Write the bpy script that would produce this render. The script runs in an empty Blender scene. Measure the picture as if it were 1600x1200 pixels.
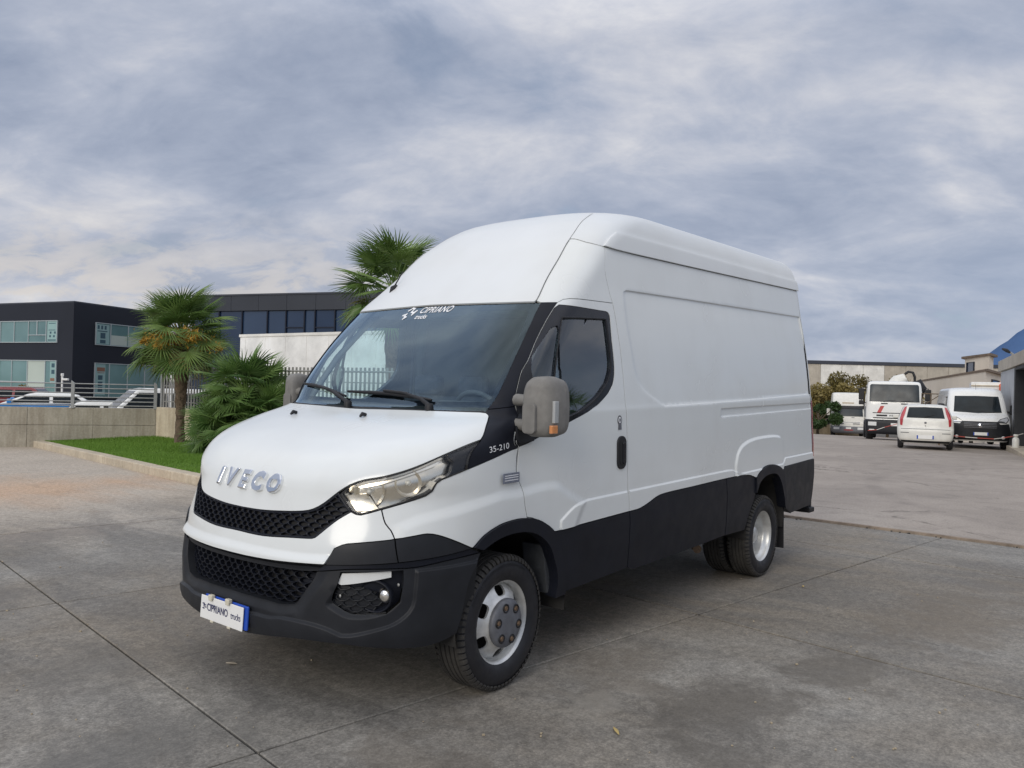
import bpy, bmesh, math, random
import numpy as np
from mathutils import Vector, Matrix
from mathutils.geometry import delaunay_2d_cdt
random.seed(7)
rng = np.random.default_rng(7)
scene = bpy.context.scene
C = scene.collection

# ------------------------------------------------------------------ camera
CAM = (3.2357, 3.5549, 1.5639)
YAW, PITCH, ROLL, FPX = 0.67288, 0.005769, 0.02567, 1245.17
_f = Vector((-math.cos(YAW)*math.cos(PITCH), -math.sin(YAW)*math.cos(PITCH), math.sin(PITCH)))
_r = _f.cross(Vector((0, 0, 1))).normalized()
_u = _r.cross(_f)
_r2 = _r*math.cos(ROLL) + _u*math.sin(ROLL)
_u2 = _u*math.cos(ROLL) - _r*math.sin(ROLL)
cam = bpy.data.cameras.new('camera')
cam_o = bpy.data.objects.new('camera', cam)
C.objects.link(cam_o)
cam.sensor_width = 36.0
cam.lens = 36.0*FPX/1600.0
cam.clip_start = 0.05
cam.clip_end = 6000
cam_o.matrix_world = Matrix(((_r2.x, _u2.x, -_f.x, CAM[0]), (_r2.y, _u2.y, -_f.y, CAM[1]),
                             (_r2.z, _u2.z, -_f.z, CAM[2]), (0, 0, 0, 1)))
scene.camera = cam_o

# ------------------------------------------------------------------ light
SUN_EL, SUN_AZ = math.radians(25), math.radians(10)      # azimuth from +x towards +y
sun = bpy.data.lights.new('sun', 'SUN')
sun.energy = 1.5
sun.angle = math.radians(30)
sun.color = (1.0, 0.93, 0.82)
sun_o = bpy.data.objects.new('sun', sun)
C.objects.link(sun_o)
_sd = Vector((math.cos(SUN_EL)*math.cos(SUN_AZ), math.cos(SUN_EL)*math.sin(SUN_AZ), math.sin(SUN_EL)))
sun_o.rotation_euler = _sd.to_track_quat('Z', 'Y').to_euler()
sun_o.location = (20, 15, 30)

world = bpy.data.worlds.new('World')
scene.world = world
world.use_nodes = True
wn, wl = world.node_tree.nodes, world.node_tree.links
wn.clear()
def W(t, **k):
    n = wn.new(t)
    for a, b in k.items():
        setattr(n, a, b)
    return n
def wmath(op, a, b=None, clamp=False):
    n = W('ShaderNodeMath', operation=op, use_clamp=clamp)
    for i, v in enumerate((a, b)):
        if v is None: continue
        if isinstance(v, (int, float)): n.inputs[i].default_value = v
        else: wl.new(v, n.inputs[i])
    return n.outputs[0]
def wramp(src, stops, interp='EASE'):
    n = W('ShaderNodeValToRGB')
    n.color_ramp.interpolation = interp
    e = n.color_ramp.elements
    while len(e) < len(stops): e.new(0.5)
    for k, (p, c) in zip(e, stops):
        k.position = p
        k.color = (*c, 1) if len(c) == 3 else c
    wl.new(src, n.inputs[0])
    return n.outputs[0]
def wmix(f, a, b):
    n = W('ShaderNodeMix', data_type='RGBA')
    for i, v in ((0, f), (6, a), (7, b)):
        if isinstance(v, (int, float)): n.inputs[i].default_value = v
        elif isinstance(v, tuple): n.inputs[i].default_value = (*v, 1)
        else: wl.new(v, n.inputs[i])
    return n.outputs[2]
tc = W('ShaderNodeTexCoord')
sep = W('ShaderNodeSeparateXYZ')
wl.new(tc.outputs['Generated'], sep.inputs[0])
dx, dy, dz = sep.outputs
zc = wmath('MAXIMUM', dz, 0.0)
den = wmath('ADD', zc, 0.36)
comb = W('ShaderNodeCombineXYZ')
# cloud plane axes: rolls of cloud lie across the yard, roughly square to the view down it
ca_ = wmath('ADD', wmath('MULTIPLY', dx, -0.56), wmath('MULTIPLY', dy, 0.83))
cb_ = wmath('ADD', wmath('MULTIPLY', dx, -0.83), wmath('MULTIPLY', dy, -0.56))
wl.new(wmath('DIVIDE', ca_, den), comb.inputs[0])
wl.new(wmath('DIVIDE', cb_, den), comb.inputs[1])
def wnoise(scale, detail, rough, dist, rot, sc, loc=(0, 0, 0)):
    m = W('ShaderNodeMapping')
    m.inputs['Rotation'].default_value = (0, 0, math.radians(rot))
    m.inputs['Scale'].default_value = sc
    m.inputs['Location'].default_value = loc
    wl.new(comb.outputs[0], m.inputs[0])
    n = W('ShaderNodeTexNoise')
    n.inputs['Scale'].default_value = scale
    n.inputs['Detail'].default_value = detail
    n.inputs['Roughness'].default_value = rough
    n.inputs['Distortion'].default_value = dist
    wl.new(m.outputs[0], n.inputs['Vector'])
    return n.outputs['Fac']
n_big = wnoise(0.9, 5, 0.5, 0.3, 0, (0.8, 1.2, 1), (3.1, 1.2, 0))
n_mid = wnoise(2.7, 9, 0.58, 0.35, 14, (0.85, 1.15, 1), (0.3, 5.2, 0))
n_fin = wnoise(8.0, 9, 0.62, 0.4, 22, (0.80, 1.1, 1), (7.7, 0.4, 0))
cl = wmath('ADD', wmath('MULTIPLY', n_big, 0.42), wmath('ADD', wmath('MULTIPLY', n_mid, 0.42), wmath('MULTIPLY', n_fin, 0.16)))
cloud = wramp(cl, [(0.39, (0.285, 0.335, 0.450)), (0.455, (0.370, 0.418, 0.530)), (0.505, (0.455, 0.495, 0.597)), (0.555, (0.58, 0.60, 0.67)), (0.62, (0.77, 0.765, 0.78))], 'LINEAR')
# near the horizon: pale warm bank on one side, slate blue rain cloud on the other (azimuth)
az = wmath('ADD', wmath('MULTIPLY', dx, -0.15), wmath('MULTIPLY', dy, -0.99))      # +1 towards -y
hor = wramp(zc, [(0.0, (1, 1, 1)), (0.10, (0.75,)*3), (0.22, (0, 0, 0))])
warm_m = wmath('MULTIPLY', hor, wramp(az, [(0.62, (0, 0, 0)), (0.86, (1, 1, 1))]))
warm_m = wmath('MULTIPLY', warm_m, wramp(n_fin, [(0.40, (0.15,)*3), (0.56, (1,)*3)]))
slate_m = wmath('MULTIPLY', hor, wramp(az, [(0.10, (1, 1, 1)), (0.55, (0, 0, 0))]))
cloud2 = wmix(wmath('MULTIPLY', warm_m, 0.85), cloud, (0.68, 0.63, 0.585))
cloud2 = wmix(wmath('MULTIPLY', slate_m, 0.72), cloud2, (0.275, 0.36, 0.52))
# overcast sky is brighter overhead
boost = wramp(zc, [(0.0, (0.36,)*3), (0.40, (0.36,)*3), (0.9, (0.80,)*3)], 'LINEAR')
boost = wmath('MULTIPLY', boost, 2.78)
# the deck overhead is thicker and greyer than the blue-tinted cloud low in the frame
high = wramp(zc, [(0.80, (0, 0, 0)), (0.97, (1, 1, 1))])
bwn = W('ShaderNodeRGBToBW'); wl.new(cloud2, bwn.inputs[0])
grey = W('ShaderNodeVectorMath', operation='SCALE'); grey.inputs[0].default_value = (1.03, 1.0, 0.96); wl.new(bwn.outputs[0], grey.inputs['Scale'])
cloud2 = wmix(high, cloud2, grey.outputs[0])
vm = W('ShaderNodeVectorMath', operation='SCALE')
wl.new(cloud2, vm.inputs[0]); wl.new(boost, vm.inputs['Scale'])
sky = W('ShaderNodeTexSky', sky_type='NISHITA')
sky.sun_disc = False
sky.sun_elevation = SUN_EL
sky.sun_rotation = math.radians(90) - SUN_AZ
bg1 = W('ShaderNodeBackground'); bg1.inputs[1].default_value = 0.10
wl.new(sky.outputs[0], bg1.inputs[0])
bg2 = W('ShaderNodeBackground'); bg2.inputs[1].default_value = 1.0
wl.new(vm.outputs[0], bg2.inputs[0])
cover = wramp(n_mid, [(0.30, (0.78,)*3), (0.42, (0.97,)*3)])
ms = W('ShaderNodeMixShader')
wl.new(cover, ms.inputs[0]); wl.new(bg1.outputs[0], ms.inputs[1]); wl.new(bg2.outputs[0], ms.inputs[2])
wo = W('ShaderNodeOutputWorld')
wl.new(ms.outputs[0], wo.inputs[0])
scene.view_settings.view_transform = 'Standard'
scene.view_settings.look = 'None'
scene.view_settings.exposure = 0.0
scene.view_settings.gamma = 1.0
scene.view_settings.use_curve_mapping = False
scene.cycles.max_bounces = 8
scene.cycles.transparent_max_bounces = 16

# ------------------------------------------------------------------ materials
class NT:
    def __init__(s, name):
        s.m = bpy.data.materials.new(name)
        s.m.use_nodes = True
        s.n, s.l = s.m.node_tree.nodes, s.m.node_tree.links
        s.b = s.n['Principled BSDF']
    def new(s, t, **k):
        x = s.n.new(t)
        for a, b in k.items(): setattr(x, a, b)
        return x
    def put(s, sock, v):
        if isinstance(v, (int, float)): sock.default_value = v
        elif isinstance(v, tuple): sock.default_value = (*v, 1) if len(v) == 3 and sock.type == 'RGBA' else v
        else: s.l.new(v, sock)
    def coord(s, kind='Object', scale=(1, 1, 1), rot=0.0, loc=(0, 0, 0)):
        if kind == 'World':
            src = s.new('ShaderNodeNewGeometry').outputs['Position']
        else:
            src = s.new('ShaderNodeTexCoord').outputs[kind]
        m = s.new('ShaderNodeMapping')
        m.inputs['Scale'].default_value = scale
        m.inputs['Rotation'].default_value = (0, 0, rot)
        m.inputs['Location'].default_value = loc
        s.l.new(src, m.inputs[0])
        return m.outputs[0]
    def noise(s, co, scale, detail=5, rough=0.55, dist=0.0):
        n = s.new('ShaderNodeTexNoise')
        for k, v in (('Scale', scale), ('Detail', detail), ('Roughness', rough), ('Distortion', dist)):
            n.inputs[k].default_value = v
        s.l.new(co, n.inputs['Vector'])
        return n.outputs['Fac']
    def voro(s, co, scale, feature='F1', out='Distance', rnd=1.0):
        n = s.new('ShaderNodeTexVoronoi', feature=feature)
        n.inputs['Scale'].default_value = scale
        n.inputs['Randomness'].default_value = rnd
        s.l.new(co, n.inputs['Vector'])
        return n.outputs[out]
    def ramp(s, src, stops, interp='LINEAR'):
        n = s.new('ShaderNodeValToRGB')
        n.color_ramp.interpolation = interp
        e = n.color_ramp.elements
        while len(e) < len(stops): e.new(0.5)
        for k, (p, c) in zip(e, stops):
            k.position = p
            k.color = (c, c, c, 1) if isinstance(c, (int, float)) else (*c, 1)
        s.l.new(src, n.inputs[0])
        return n.outputs[0]
    def mix(s, f, a, b, mode='MIX'):
        n = s.new('ShaderNodeMix', data_type='RGBA', blend_type=mode)
        s.put(n.inputs[0], f); s.put(n.inputs[6], a); s.put(n.inputs[7], b)
        return n.outputs[2]
    def math(s, op, a, b=None, clamp=False):
        n = s.new('ShaderNodeMath', operation=op, use_clamp=clamp)
        s.put(n.inputs[0], a)
        if b is not None: s.put(n.inputs[1], b)
        return n.outputs[0]
    def bump(s, h, strength=0.2, dist=0.01):
        n = s.new('ShaderNodeBump')
        n.inputs['Strength'].default_value = strength
        n.inputs['Distance'].default_value = dist
        s.l.new(h, n.inputs['Height'])
        s.l.new(n.outputs[0], s.b.inputs['Normal'])
        return n
    def set(s, **k):
        for a, v in k.items(): s.put(s.b.inputs[a.replace('_', ' ')], v)

def plain(name, col, rough=0.5, metal=0.0, var=0.12, scale=6.0, bump=0.0, bscale=60.0, coat=0.0, kind='Object', spec=None):
    t = NT(name)
    co = t.coord(kind)
    n = t.noise(co, scale, 6, 0.6)
    lo = tuple(max(c*(1-var), 0) for c in col); hi = tuple(min(c*(1+var), 1) for c in col)
    t.set(Base_Color=t.ramp(n, [(0.3, lo), (0.7, hi)]), Metallic=metal)
    t.set(Roughness=t.ramp(t.noise(co, scale*2.3, 4), [(0.3, max(rough-0.06, 0.02)), (0.7, min(rough+0.06, 1))]))
    if coat: t.set(Coat_Weight=coat, Coat_Roughness=0.06)
    if spec is not None: t.set(Specular_IOR_Level=spec)
    if bump: t.bump(t.noise(co, bscale, 3), bump, 0.004)
    return t.m

def glassy(name, tint, gloss_rough=0.02, dark=0.0, ior=1.5, k=1.25, gcol=(0.95, 0.97, 1.0)):
    """thin tinted pane: tinted see-through plus fresnel mirror"""
    t = NT(name)
    tr = t.new('ShaderNodeBsdfTransparent'); tr.inputs[0].default_value = (*tint, 1)
    gl = t.new('ShaderNodeBsdfGlossy'); gl.inputs['Roughness'].default_value = gloss_rough
    gl.inputs[0].default_value = (*gcol, 1)
    # a single sheet: seen from inside it must mirror like it does from outside
    fr = t.new('ShaderNodeFresnel')
    bf = t.new('ShaderNodeNewGeometry').outputs['Backfacing']
    t.l.new(t.math('ADD', t.math('MULTIPLY', bf, 1/ior-ior), ior), fr.inputs[0])
    f = t.math('MULTIPLY', fr.outputs[0], k, True)
    mx = t.new('ShaderNodeMixShader')
    t.l.new(f, mx.inputs[0]); t.l.new(tr.outputs[0], mx.inputs[1]); t.l.new(gl.outputs[0], mx.inputs[2])
    t.l.new(mx.outputs[0], t.n['Material Output'].inputs[0])
    return t.m

M = {}
def paint(name, col, rough=0.28, dirt=(0.36, 0.33, 0.28), amount=0.10):
    t = NT(name)
    co = t.coord('Object')
    n = t.noise(co, 2.2, 3, 0.5)
    n2 = t.noise(t.coord('Object', (1, 1, 0.25)), 5, 2, 0.5)
    f = t.math('MULTIPLY', t.ramp(n, [(0.45, 0.0), (0.8, 1.0)]), amount*2)
    f = t.math('ADD', f, t.math('MULTIPLY', t.ramp(n2, [(0.5, 0.0), (0.8, 1.0)]), amount), True)
    # road film that gathers low down on the body
    sp = t.new('ShaderNodeSeparateXYZ'); t.l.new(t.new('ShaderNodeTexCoord').outputs['Object'], sp.inputs[0])
    low = t.ramp(t.math('MULTIPLY', sp.outputs[2], 0.5), [(0.30, 0.16), (0.62, 0.0)])
    f = t.math('ADD', f, t.math('MULTIPLY', low, t.ramp(n, [(0.3, 0.4), (0.7, 1.0)])), True)
    t.set(Base_Color=t.mix(f, col, dirt), Roughness=t.ramp(n, [(0.3, rough-0.05), (0.7, rough+0.1)]), Coat_Weight=0.22, Coat_Roughness=0.08)
    return t.m
M['white'] = paint('white_van_paint', (0.725, 0.75, 0.745), 0.2, amount=0.05)
M['roofwhite'] = paint('white_roof_paint', (0.70, 0.72, 0.72), 0.36, amount=0.04)
M['white2'] = plain('white_car_paint', (0.78, 0.78, 0.75), 0.3, coat=0.6, var=0.04)
M['white3'] = plain('aged_white_paint', (0.72, 0.71, 0.66), 0.45, coat=0.2, var=0.08)
M['plastic'] = plain('charcoal_bumper_plastic', (0.0165, 0.018, 0.022), 0.48, var=0.22, scale=5, bump=0.10, bscale=420, spec=0.28)
M['plastic_d'] = plain('black_trim_plastic', (0.0095, 0.011, 0.017), 0.42, var=0.22, scale=4, spec=0.20)
M['plastic_b'] = plain('black_matt_plastic', (0.010, 0.010, 0.012), 0.6, var=0.2)
M['piano'] = plain('gloss_black_trim', (0.010, 0.011, 0.016), 0.25, var=0.2, spec=0.4)
M['frit'] = plain('black_glass_print', (0.008, 0.009, 0.014), 0.6, var=0.1, spec=0.05)
M['grey_mirror'] = plain('weathered_grey_plastic', (0.185, 0.178, 0.165), 0.62, var=0.13, scale=22, bump=0.1, bscale=200)
M['shell_l'] = plain('grey_liner_felt', (0.042, 0.046, 0.052), 0.9, var=0.3, scale=20)
M['shell'] = plain('dark_underseal', (0.012, 0.012, 0.013), 0.8)
M['under'] = plain('chassis_black', (0.02, 0.019, 0.018), 0.8, var=0.4)
M['interior'] = plain('cab_grey_trim', (0.055, 0.06, 0.068), 0.75, var=0.1)
M['interior_l'] = plain('cab_light_trim', (0.20, 0.21, 0.22), 0.8, var=0.1)
M['seat'] = plain('seat_cloth', (0.035, 0.042, 0.06), 0.9, var=0.3, scale=40)
M['chrome'] = plain('chrome', (0.80, 0.81, 0.83), 0.08, 1.0, var=0.03)
M['reflector'] = plain('lamp_reflector', (0.90, 0.87, 0.81), 0.2, 1.0, var=0.06, scale=20)
M['alu'] = plain('painted_steel_rim', (0.66, 0.66, 0.64), 0.36, 0.5, var=0.20, scale=16, bump=0.05)
M['alu_rear'] = plain('silver_rim_barrel', (0.62, 0.62, 0.60), 0.38, 0.6, var=0.18, scale=10)
M['hubcap'] = plain('grey_hub_cap', (0.125, 0.13, 0.145), 0.5, 0.1, var=0.25, scale=18)
M['rust'] = plain('rusty_bolt', (0.16, 0.105, 0.065), 0.7, 0.3, var=0.4, scale=80)
M['amber'] = plain('amber_lens', (0.66, 0.27, 0.10), 0.2, var=0.1, coat=0.5)
M['red_lens'] = plain('red_lamp_lens', (0.42, 0.03, 0.035), 0.2, var=0.15, coat=0.6)
M['plate_w'] = plain('white_plate', (0.80, 0.80, 0.78), 0.4, var=0.03)
M['blue'] = plain('plate_blue', (0.015, 0.07, 0.42), 0.4, var=0.1)
M['navy'] = plain('navy_print', (0.035, 0.04, 0.12), 0.5, var=0.05)
M['clip'] = plain('cream_clip', (0.62, 0.58, 0.46), 0.5)
M['decal'] = plain('white_vinyl', (0.82, 0.83, 0.84), 0.5, var=0.02)
M['badge'] = plain('grey_badge', (0.22, 0.24, 0.30), 0.35, 0.4, var=0.25, scale=60)
M['glass'] = glassy('windscreen_glass', (0.80, 0.93, 0.95), k=1.9, gcol=(0.66, 0.85, 1.0))
M['glass_s'] = glassy('side_glass', (0.78, 0.90, 0.88), k=2.2)
M['lens'] = glassy('clear_lamp_lens', (0.97, 0.95, 0.90), ior=1.35)
M['drl'] = plain('frosted_lamp_strip', (0.66, 0.67, 0.66), 0.25, var=0.06, coat=0.5)
M['carglass'] = plain('dark_car_glass', (0.014, 0.020, 0.025), 0.08, var=0.4, scale=1.5, spec=0.3)
M['sideglass'] = plain('dark_tinted_car_glass', (0.010, 0.014, 0.017), 0.2, var=0.3, spec=0.12)
M['smoke'] = plain('smoky_mirror_lens', (0.40, 0.41, 0.41), 0.25, var=0.06)
M['lorryglass'] = plain('dusty_lorry_glass', (0.020, 0.028, 0.034), 0.34, var=0.6, scale=1.2, spec=0.4)

def tyre_mat():
    t = NT('tyre_rubber')
    co = t.coord('Object')
    t.set(Base_Color=t.ramp(t.noise(co, 9, 6, 0.65), [(0.3, (0.006, 0.006, 0.009)), (0.72, (0.018, 0.018, 0.021))]), Roughness=t.ramp(t.noise(co, 14, 4), [(0.3, 0.42), (0.7, 0.72)]))
    t.bump(t.noise(co, 160, 3), 0.15, 0.003)
    return t.m
M['tyre'] = tyre_mat()
def tread_mat():
    t = NT('dusty_tread')
    co = t.coord('Object')
    t.set(Base_Color=t.ramp(t.noise(co, 12, 6, 0.7), [(0.3, (0.020, 0.019, 0.018)), (0.75, (0.060, 0.055, 0.048))]), Roughness=0.85)
    t.bump(t.noise(co, 90, 3), 0.2, 0.004)
    return t.m
M['tread'] = tread_mat()

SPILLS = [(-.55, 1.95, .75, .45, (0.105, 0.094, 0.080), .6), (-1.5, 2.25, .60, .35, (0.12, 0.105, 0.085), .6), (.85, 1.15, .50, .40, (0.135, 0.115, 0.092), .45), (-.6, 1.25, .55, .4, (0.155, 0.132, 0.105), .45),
          (-.2, 1.45, .34, .22, (0.36, 0.335, 0.29), .35), (.8, -7.2, 1.2, .7, (0.12, 0.095, 0.085), .6), (.2, -5.0, 2.0, .5, (0.15, 0.13, 0.115), .45), (1.3, -2.6, .7, .5, (0.12, 0.11, 0.10), .45), (-3.3, 2.5, 1.3, .6, (0.17, 0.14, 0.105), .45),
          (1.6, .2, .8, .35, (0.13, 0.125, 0.115), .5), (1.2, -.9, .5, .5, (0.12, 0.112, 0.10), .4), (-4.6, 3.2, 1.2, .8, (0.15, 0.13, 0.105), .4)]
def concrete(name, base, stain=1.0, joints=False, warm=True):
    t = NT(name)
    co = t.coord('World')
    cs = t.coord('World', (1.0, 0.32, 1.0), math.radians(12))
    big = t.noise(co, 0.42, 6, 0.6, 0.5)
    mid = t.noise(co, 1.7, 8, 0.66, 0.4)
    strk = t.noise(cs, 1.5, 7, 0.62, 0.8)
    fin = t.noise(co, 18, 6, 0.7)
    grit = t.noise(co, 95, 3, 0.7)
    b = base
    c = t.ramp(mid, [(0.28, tuple(x*0.60 for x in b)), (0.47, tuple(x*0.90 for x in b)), (0.62, b), (0.80, tuple(min(x*1.25, 1) for x in b))])
    c = t.mix(t.math('MULTIPLY', t.ramp(big, [(0.40, 0.0), (0.60, 1.0)]), 0.70*stain), c, (b[0]*0.66, b[1]*0.58, b[2]*0.48))
    c = t.mix(t.math('MULTIPLY', t.ramp(strk, [(0.42, 1.0), (0.56, 0.0)]), 0.55*stain), c, (b[0]*0.50, b[1]*0.50, b[2]*0.51))
    if warm:
        # iron-coloured soil by the lawn; grazing-light paleness of far concrete put into colour
        sp = t.new('ShaderNodeSeparateXYZ'); t.l.new(co, sp.inputs[0])
        d2 = t.math('ADD', t.math('MULTIPLY', sp.outputs[1], -0.10), t.math('MULTIPLY', strk, 0.5))
        c = t.mix(t.math('MULTIPLY', t.ramp(d2, [(0.65, 0.0), (1.25, 1.0)]), 0.75), c, (0.50, 0.43, 0.35))
        d = t.math('ADD', t.math('MULTIPLY', t.math('ABSOLUTE', t.math('ADD', sp.outputs[1], 8.6)), 0.22), t.math('MULTIPLY', t.math('ABSOLUTE', t.math('ADD', sp.outputs[0], 0.9)), 0.14))
        d = t.math('ADD', d, t.math('MULTIPLY', strk, 0.9))
        c = t.mix(t.math('MULTIPLY', t.ramp(d, [(0.55, 1.0), (1.25, 0.0)]), 0.80), c, (0.50, 0.335, 0.215))
    # damp brown blotches and pale scoured patches a hand or two across
    sm_ = t.noise(co, 3.6, 8, 0.68, 0.6)
    c = t.mix(t.math('MULTIPLY', t.ramp(sm_, [(0.56, 0.0), (0.70, 1.0)]), 0.28*stain), c, (b[0]*0.50, b[1]*0.45, b[2]*0.38))
    c = t.mix(t.math('MULTIPLY', t.ramp(sm_, [(0.28, 1.0), (0.42, 0.0)]), 0.22*stain), c, (min(1, b[0]*1.28), min(1, b[1]*1.28), min(1, b[2]*1.26)))
    c = t.mix(0.62, c, t.ramp(fin, [(0.3, 0.25), (0.7, 0.77)]), 'OVERLAY')
    fin2 = t.noise(co, 62, 5, 0.8)
    c = t.mix(0.6, c, t.ramp(fin2, [(0.34, 0.22), (0.5, 0.5), (0.66, 0.82)]), 'OVERLAY')
    ag = t.voro(co, 46, 'F1', 'Distance')
    agm = t.math('MULTIPLY', t.ramp(ag, [(0.10, 1.0), (0.30, 0.0)]), t.ramp(t.noise(co, 2.3, 5, 0.6), [(0.46, 0.0), (0.64, 0.55)]))
    c = t.mix(agm, c, (0.42, 0.38, 0.32))
    # separate spills and scuffs: place (x, y), reach, colour, strength
    if warm:
        wob = t.noise(co, 2.6, 7, 0.68, 0.8); sp2 = t.new('ShaderNodeSeparateXYZ'); t.l.new(co, sp2.inputs[0])
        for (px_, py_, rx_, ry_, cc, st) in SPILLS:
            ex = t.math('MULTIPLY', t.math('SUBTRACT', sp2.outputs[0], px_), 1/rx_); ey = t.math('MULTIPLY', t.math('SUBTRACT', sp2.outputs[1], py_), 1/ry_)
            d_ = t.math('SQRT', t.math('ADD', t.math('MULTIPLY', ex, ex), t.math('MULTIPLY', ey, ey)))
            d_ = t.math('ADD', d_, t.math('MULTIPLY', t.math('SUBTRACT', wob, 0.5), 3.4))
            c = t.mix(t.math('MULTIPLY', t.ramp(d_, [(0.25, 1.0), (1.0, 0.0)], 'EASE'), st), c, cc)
    pit = t.math('MULTIPLY', t.ramp(t.voro(co, 120), [(0.08, 1.0), (0.2, 0.0)]), 0.30)
    c = t.mix(pit, c, tuple(x*0.3 for x in b))
    # tyre rubber left in sweeping bands
    ring = t.new('ShaderNodeTexWave', wave_type='RINGS', rings_direction='SPHERICAL')
    t.l.new(t.coord('World', (1, 1, 0), 0, (3.0, 6.0, 0)), ring.inputs[0])
    ring.inputs['Scale'].default_value = 0.17; ring.inputs['Distortion'].default_value = 5.0; ring.inputs['Detail'].default_value = 3; ring.inputs['Detail Scale'].default_value = 0.6
    c = t.mix(t.math('MULTIPLY', t.ramp(ring.outputs[1], [(0.80, 0.0), (0.97, 1.0)]), 0.07*stain), c, (0.07, 0.065, 0.06))
    t.set(Base_Color=c, Roughness=t.ramp(mid, [(0.3, 0.62), (0.7, 0.85)]), Specular_IOR_Level=0.35)
    h = t.math('ADD', t.math('MULTIPLY', grit, 0.6), t.math('MULTIPLY', fin, 0.6))
    t.bump(h, 0.35, 0.006)
    return t.m
M['slab'] = concrete('worn_concrete', (0.278, 0.262, 0.233))
M['joint'] = plain('dirty_joint_filler', (0.035, 0.032, 0.028), 0.9, kind='World', var=0.4, scale=3)

def asphalt():
    t = NT('sun_bleached_asphalt')
    co = t.coord('World')
    n = t.noise(co, 0.30, 7, 0.6, 0.3); f = t.noise(co, 38, 4, 0.75); m2 = t.noise(co, 2.4, 6, 0.6)
    c = t.ramp(n, [(0.3, (0.27, 0.236, 0.205)), (0.55, (0.345, 0.302, 0.262)), (0.75, (0.40, 0.355, 0.308))])
    c = t.mix(0.45, c, t.ramp(f, [(0.3, 0.25), (0.7, 0.75)]), 'OVERLAY')
    c = t.mix(t.math('MULTIPLY', t.ramp(m2, [(0.35, 1.0), (0.5, 0.0)]), 0.22), c, (0.12, 0.105, 0.095))
    ring = t.new('ShaderNodeTexWave', wave_type='RINGS', rings_direction='SPHERICAL')
    t.l.new(t.coord('World', (1, 1, 0), 0, (14.0, -6.5, 0)), ring.inputs[0])
    ring.inputs['Scale'].default_value = 0.11; ring.inputs['Distortion'].default_value = 1.2
    c = t.mix(t.math('MULTIPLY', t.ramp(ring.outputs[1], [(0.965, 0.0), (0.995, 1.0)]), 0.11), c, (0.08, 0.07, 0.065))
    ck = t.voro(t.coord('World', (0.28, 0.16, 0.2)), 1.0, 'DISTANCE_TO_EDGE')
    ck2 = t.math('ADD', ck, t.math('MULTIPLY', t.math('SUBTRACT', t.noise(co, 3, 5), 0.5), 0.10))
    ckm = t.math('MULTIPLY', t.ramp(t.math('ABSOLUTE', ck2), [(0.0, 1.0), (0.008, 0.0)]), t.ramp(n, [(0.45, 0.0), (0.55, 0.6)]))
    c = t.mix(ckm, c, (0.07, 0.06, 0.05))
    t.set(Base_Color=c, Roughness=0.88, Specular_IOR_Level=0.3)
    t.bump(f, 0.4, 0.008)
    return t.m
M['asphalt'] = asphalt()

def wallmat(name, base, dark, streak=0.6):
    t = NT(name)
    co = t.coord('World'); cv = t.coord('World', (3.0, 3.0, 0.28))
    n = t.noise(co, 1.1, 7, 0.62); s = t.noise(cv, 2.6, 7, 0.65); f = t.noise(co, 24, 5, 0.7)
    c = t.ramp(n, [(0.3, tuple(x*0.74 for x in base)), (0.6, base), (0.8, tuple(min(1, x*1.15) for x in base))])
    c = t.mix(t.math('MULTIPLY', t.ramp(s, [(0.40, 1.0), (0.58, 0.0)]), streak), c, dark)
    c = t.mix(0.35, c, t.ramp(f, [(0.3, 0.3), (0.7, 0.7)]), 'OVERLAY')
    t.set(Base_Color=c, Roughness=0.9)
    t.bump(f, 0.3, 0.01)
    return t.m
M['wall_a'] = wallmat('weathered_wall_concrete', (0.42, 0.385, 0.31), (0.22, 0.185, 0.135), 0.45)
M['wall_b'] = wallmat('streaked_wall_concrete', (0.62, 0.54, 0.40), (0.34, 0.26, 0.17), 0.45)
M['kerb'] = wallmat('kerb_concrete', (0.55, 0.48, 0.37), (0.34, 0.26, 0.18), 0.3)

def green(name, a, b, trans=0.25, rough=0.5):
    t = NT(name)
    co = t.coord('World'); oi = t.new('ShaderNodeObjectInfo')
    n = t.noise(co, 5.0, 5, 0.6)
    f = t.math('ADD', t.math('MULTIPLY', n, 0.7), t.math('MULTIPLY', oi.outputs['Random'], 0.5))
    c = t.ramp(f, [(0.3, a), (0.8, b)])
    t.set(Base_Color=c, Roughness=rough, Specular_IOR_Level=0.35)
    tl = t.new('ShaderNodeBsdfTranslucent'); t.l.new(c, tl.inputs[0])
    mx = t.new('ShaderNodeMixShader'); mx.inputs[0].default_value = trans
    t.l.new(t.b.outputs[0], mx.inputs[1]); t.l.new(tl.outputs[0], mx.inputs[2])
    t.l.new(mx.outputs[0], t.n['Material Output'].inputs[0])
    return t.m
M['palm'] = green('fan_palm_leaf', (0.080, 0.155, 0.035), (0.205, 0.300, 0.085), 0.25, 0.38)
M['palm_y'] = green('yellowed_palm_leaf', (0.13, 0.15, 0.04), (0.24, 0.21, 0.07))
M['bush'] = green('bush_palm_leaf', (0.072, 0.150, 0.038), (0.190, 0.295, 0.085), 0.25, 0.4)
M['grass'] = green('lawn_blade', (0.105, 0.225, 0.028), (0.20, 0.345, 0.055), 0.35, 0.6)
M['soil'] = plain('lawn_soil', (0.075, 0.125, 0.028), 0.95, kind='World', var=0.35, scale=5)
M['autumn'] = green('autumn_leaf', (0.145, 0.120, 0.035), (0.27, 0.215, 0.075), 0.2)
M['leaf_g'] = green('shrub_leaf', (0.030, 0.062, 0.020), (0.070, 0.115, 0.035), 0.2)
M['flower'] = green('palm_flower', (0.44, 0.26, 0.04), (0.66, 0.42, 0.09), 0.2)
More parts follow.
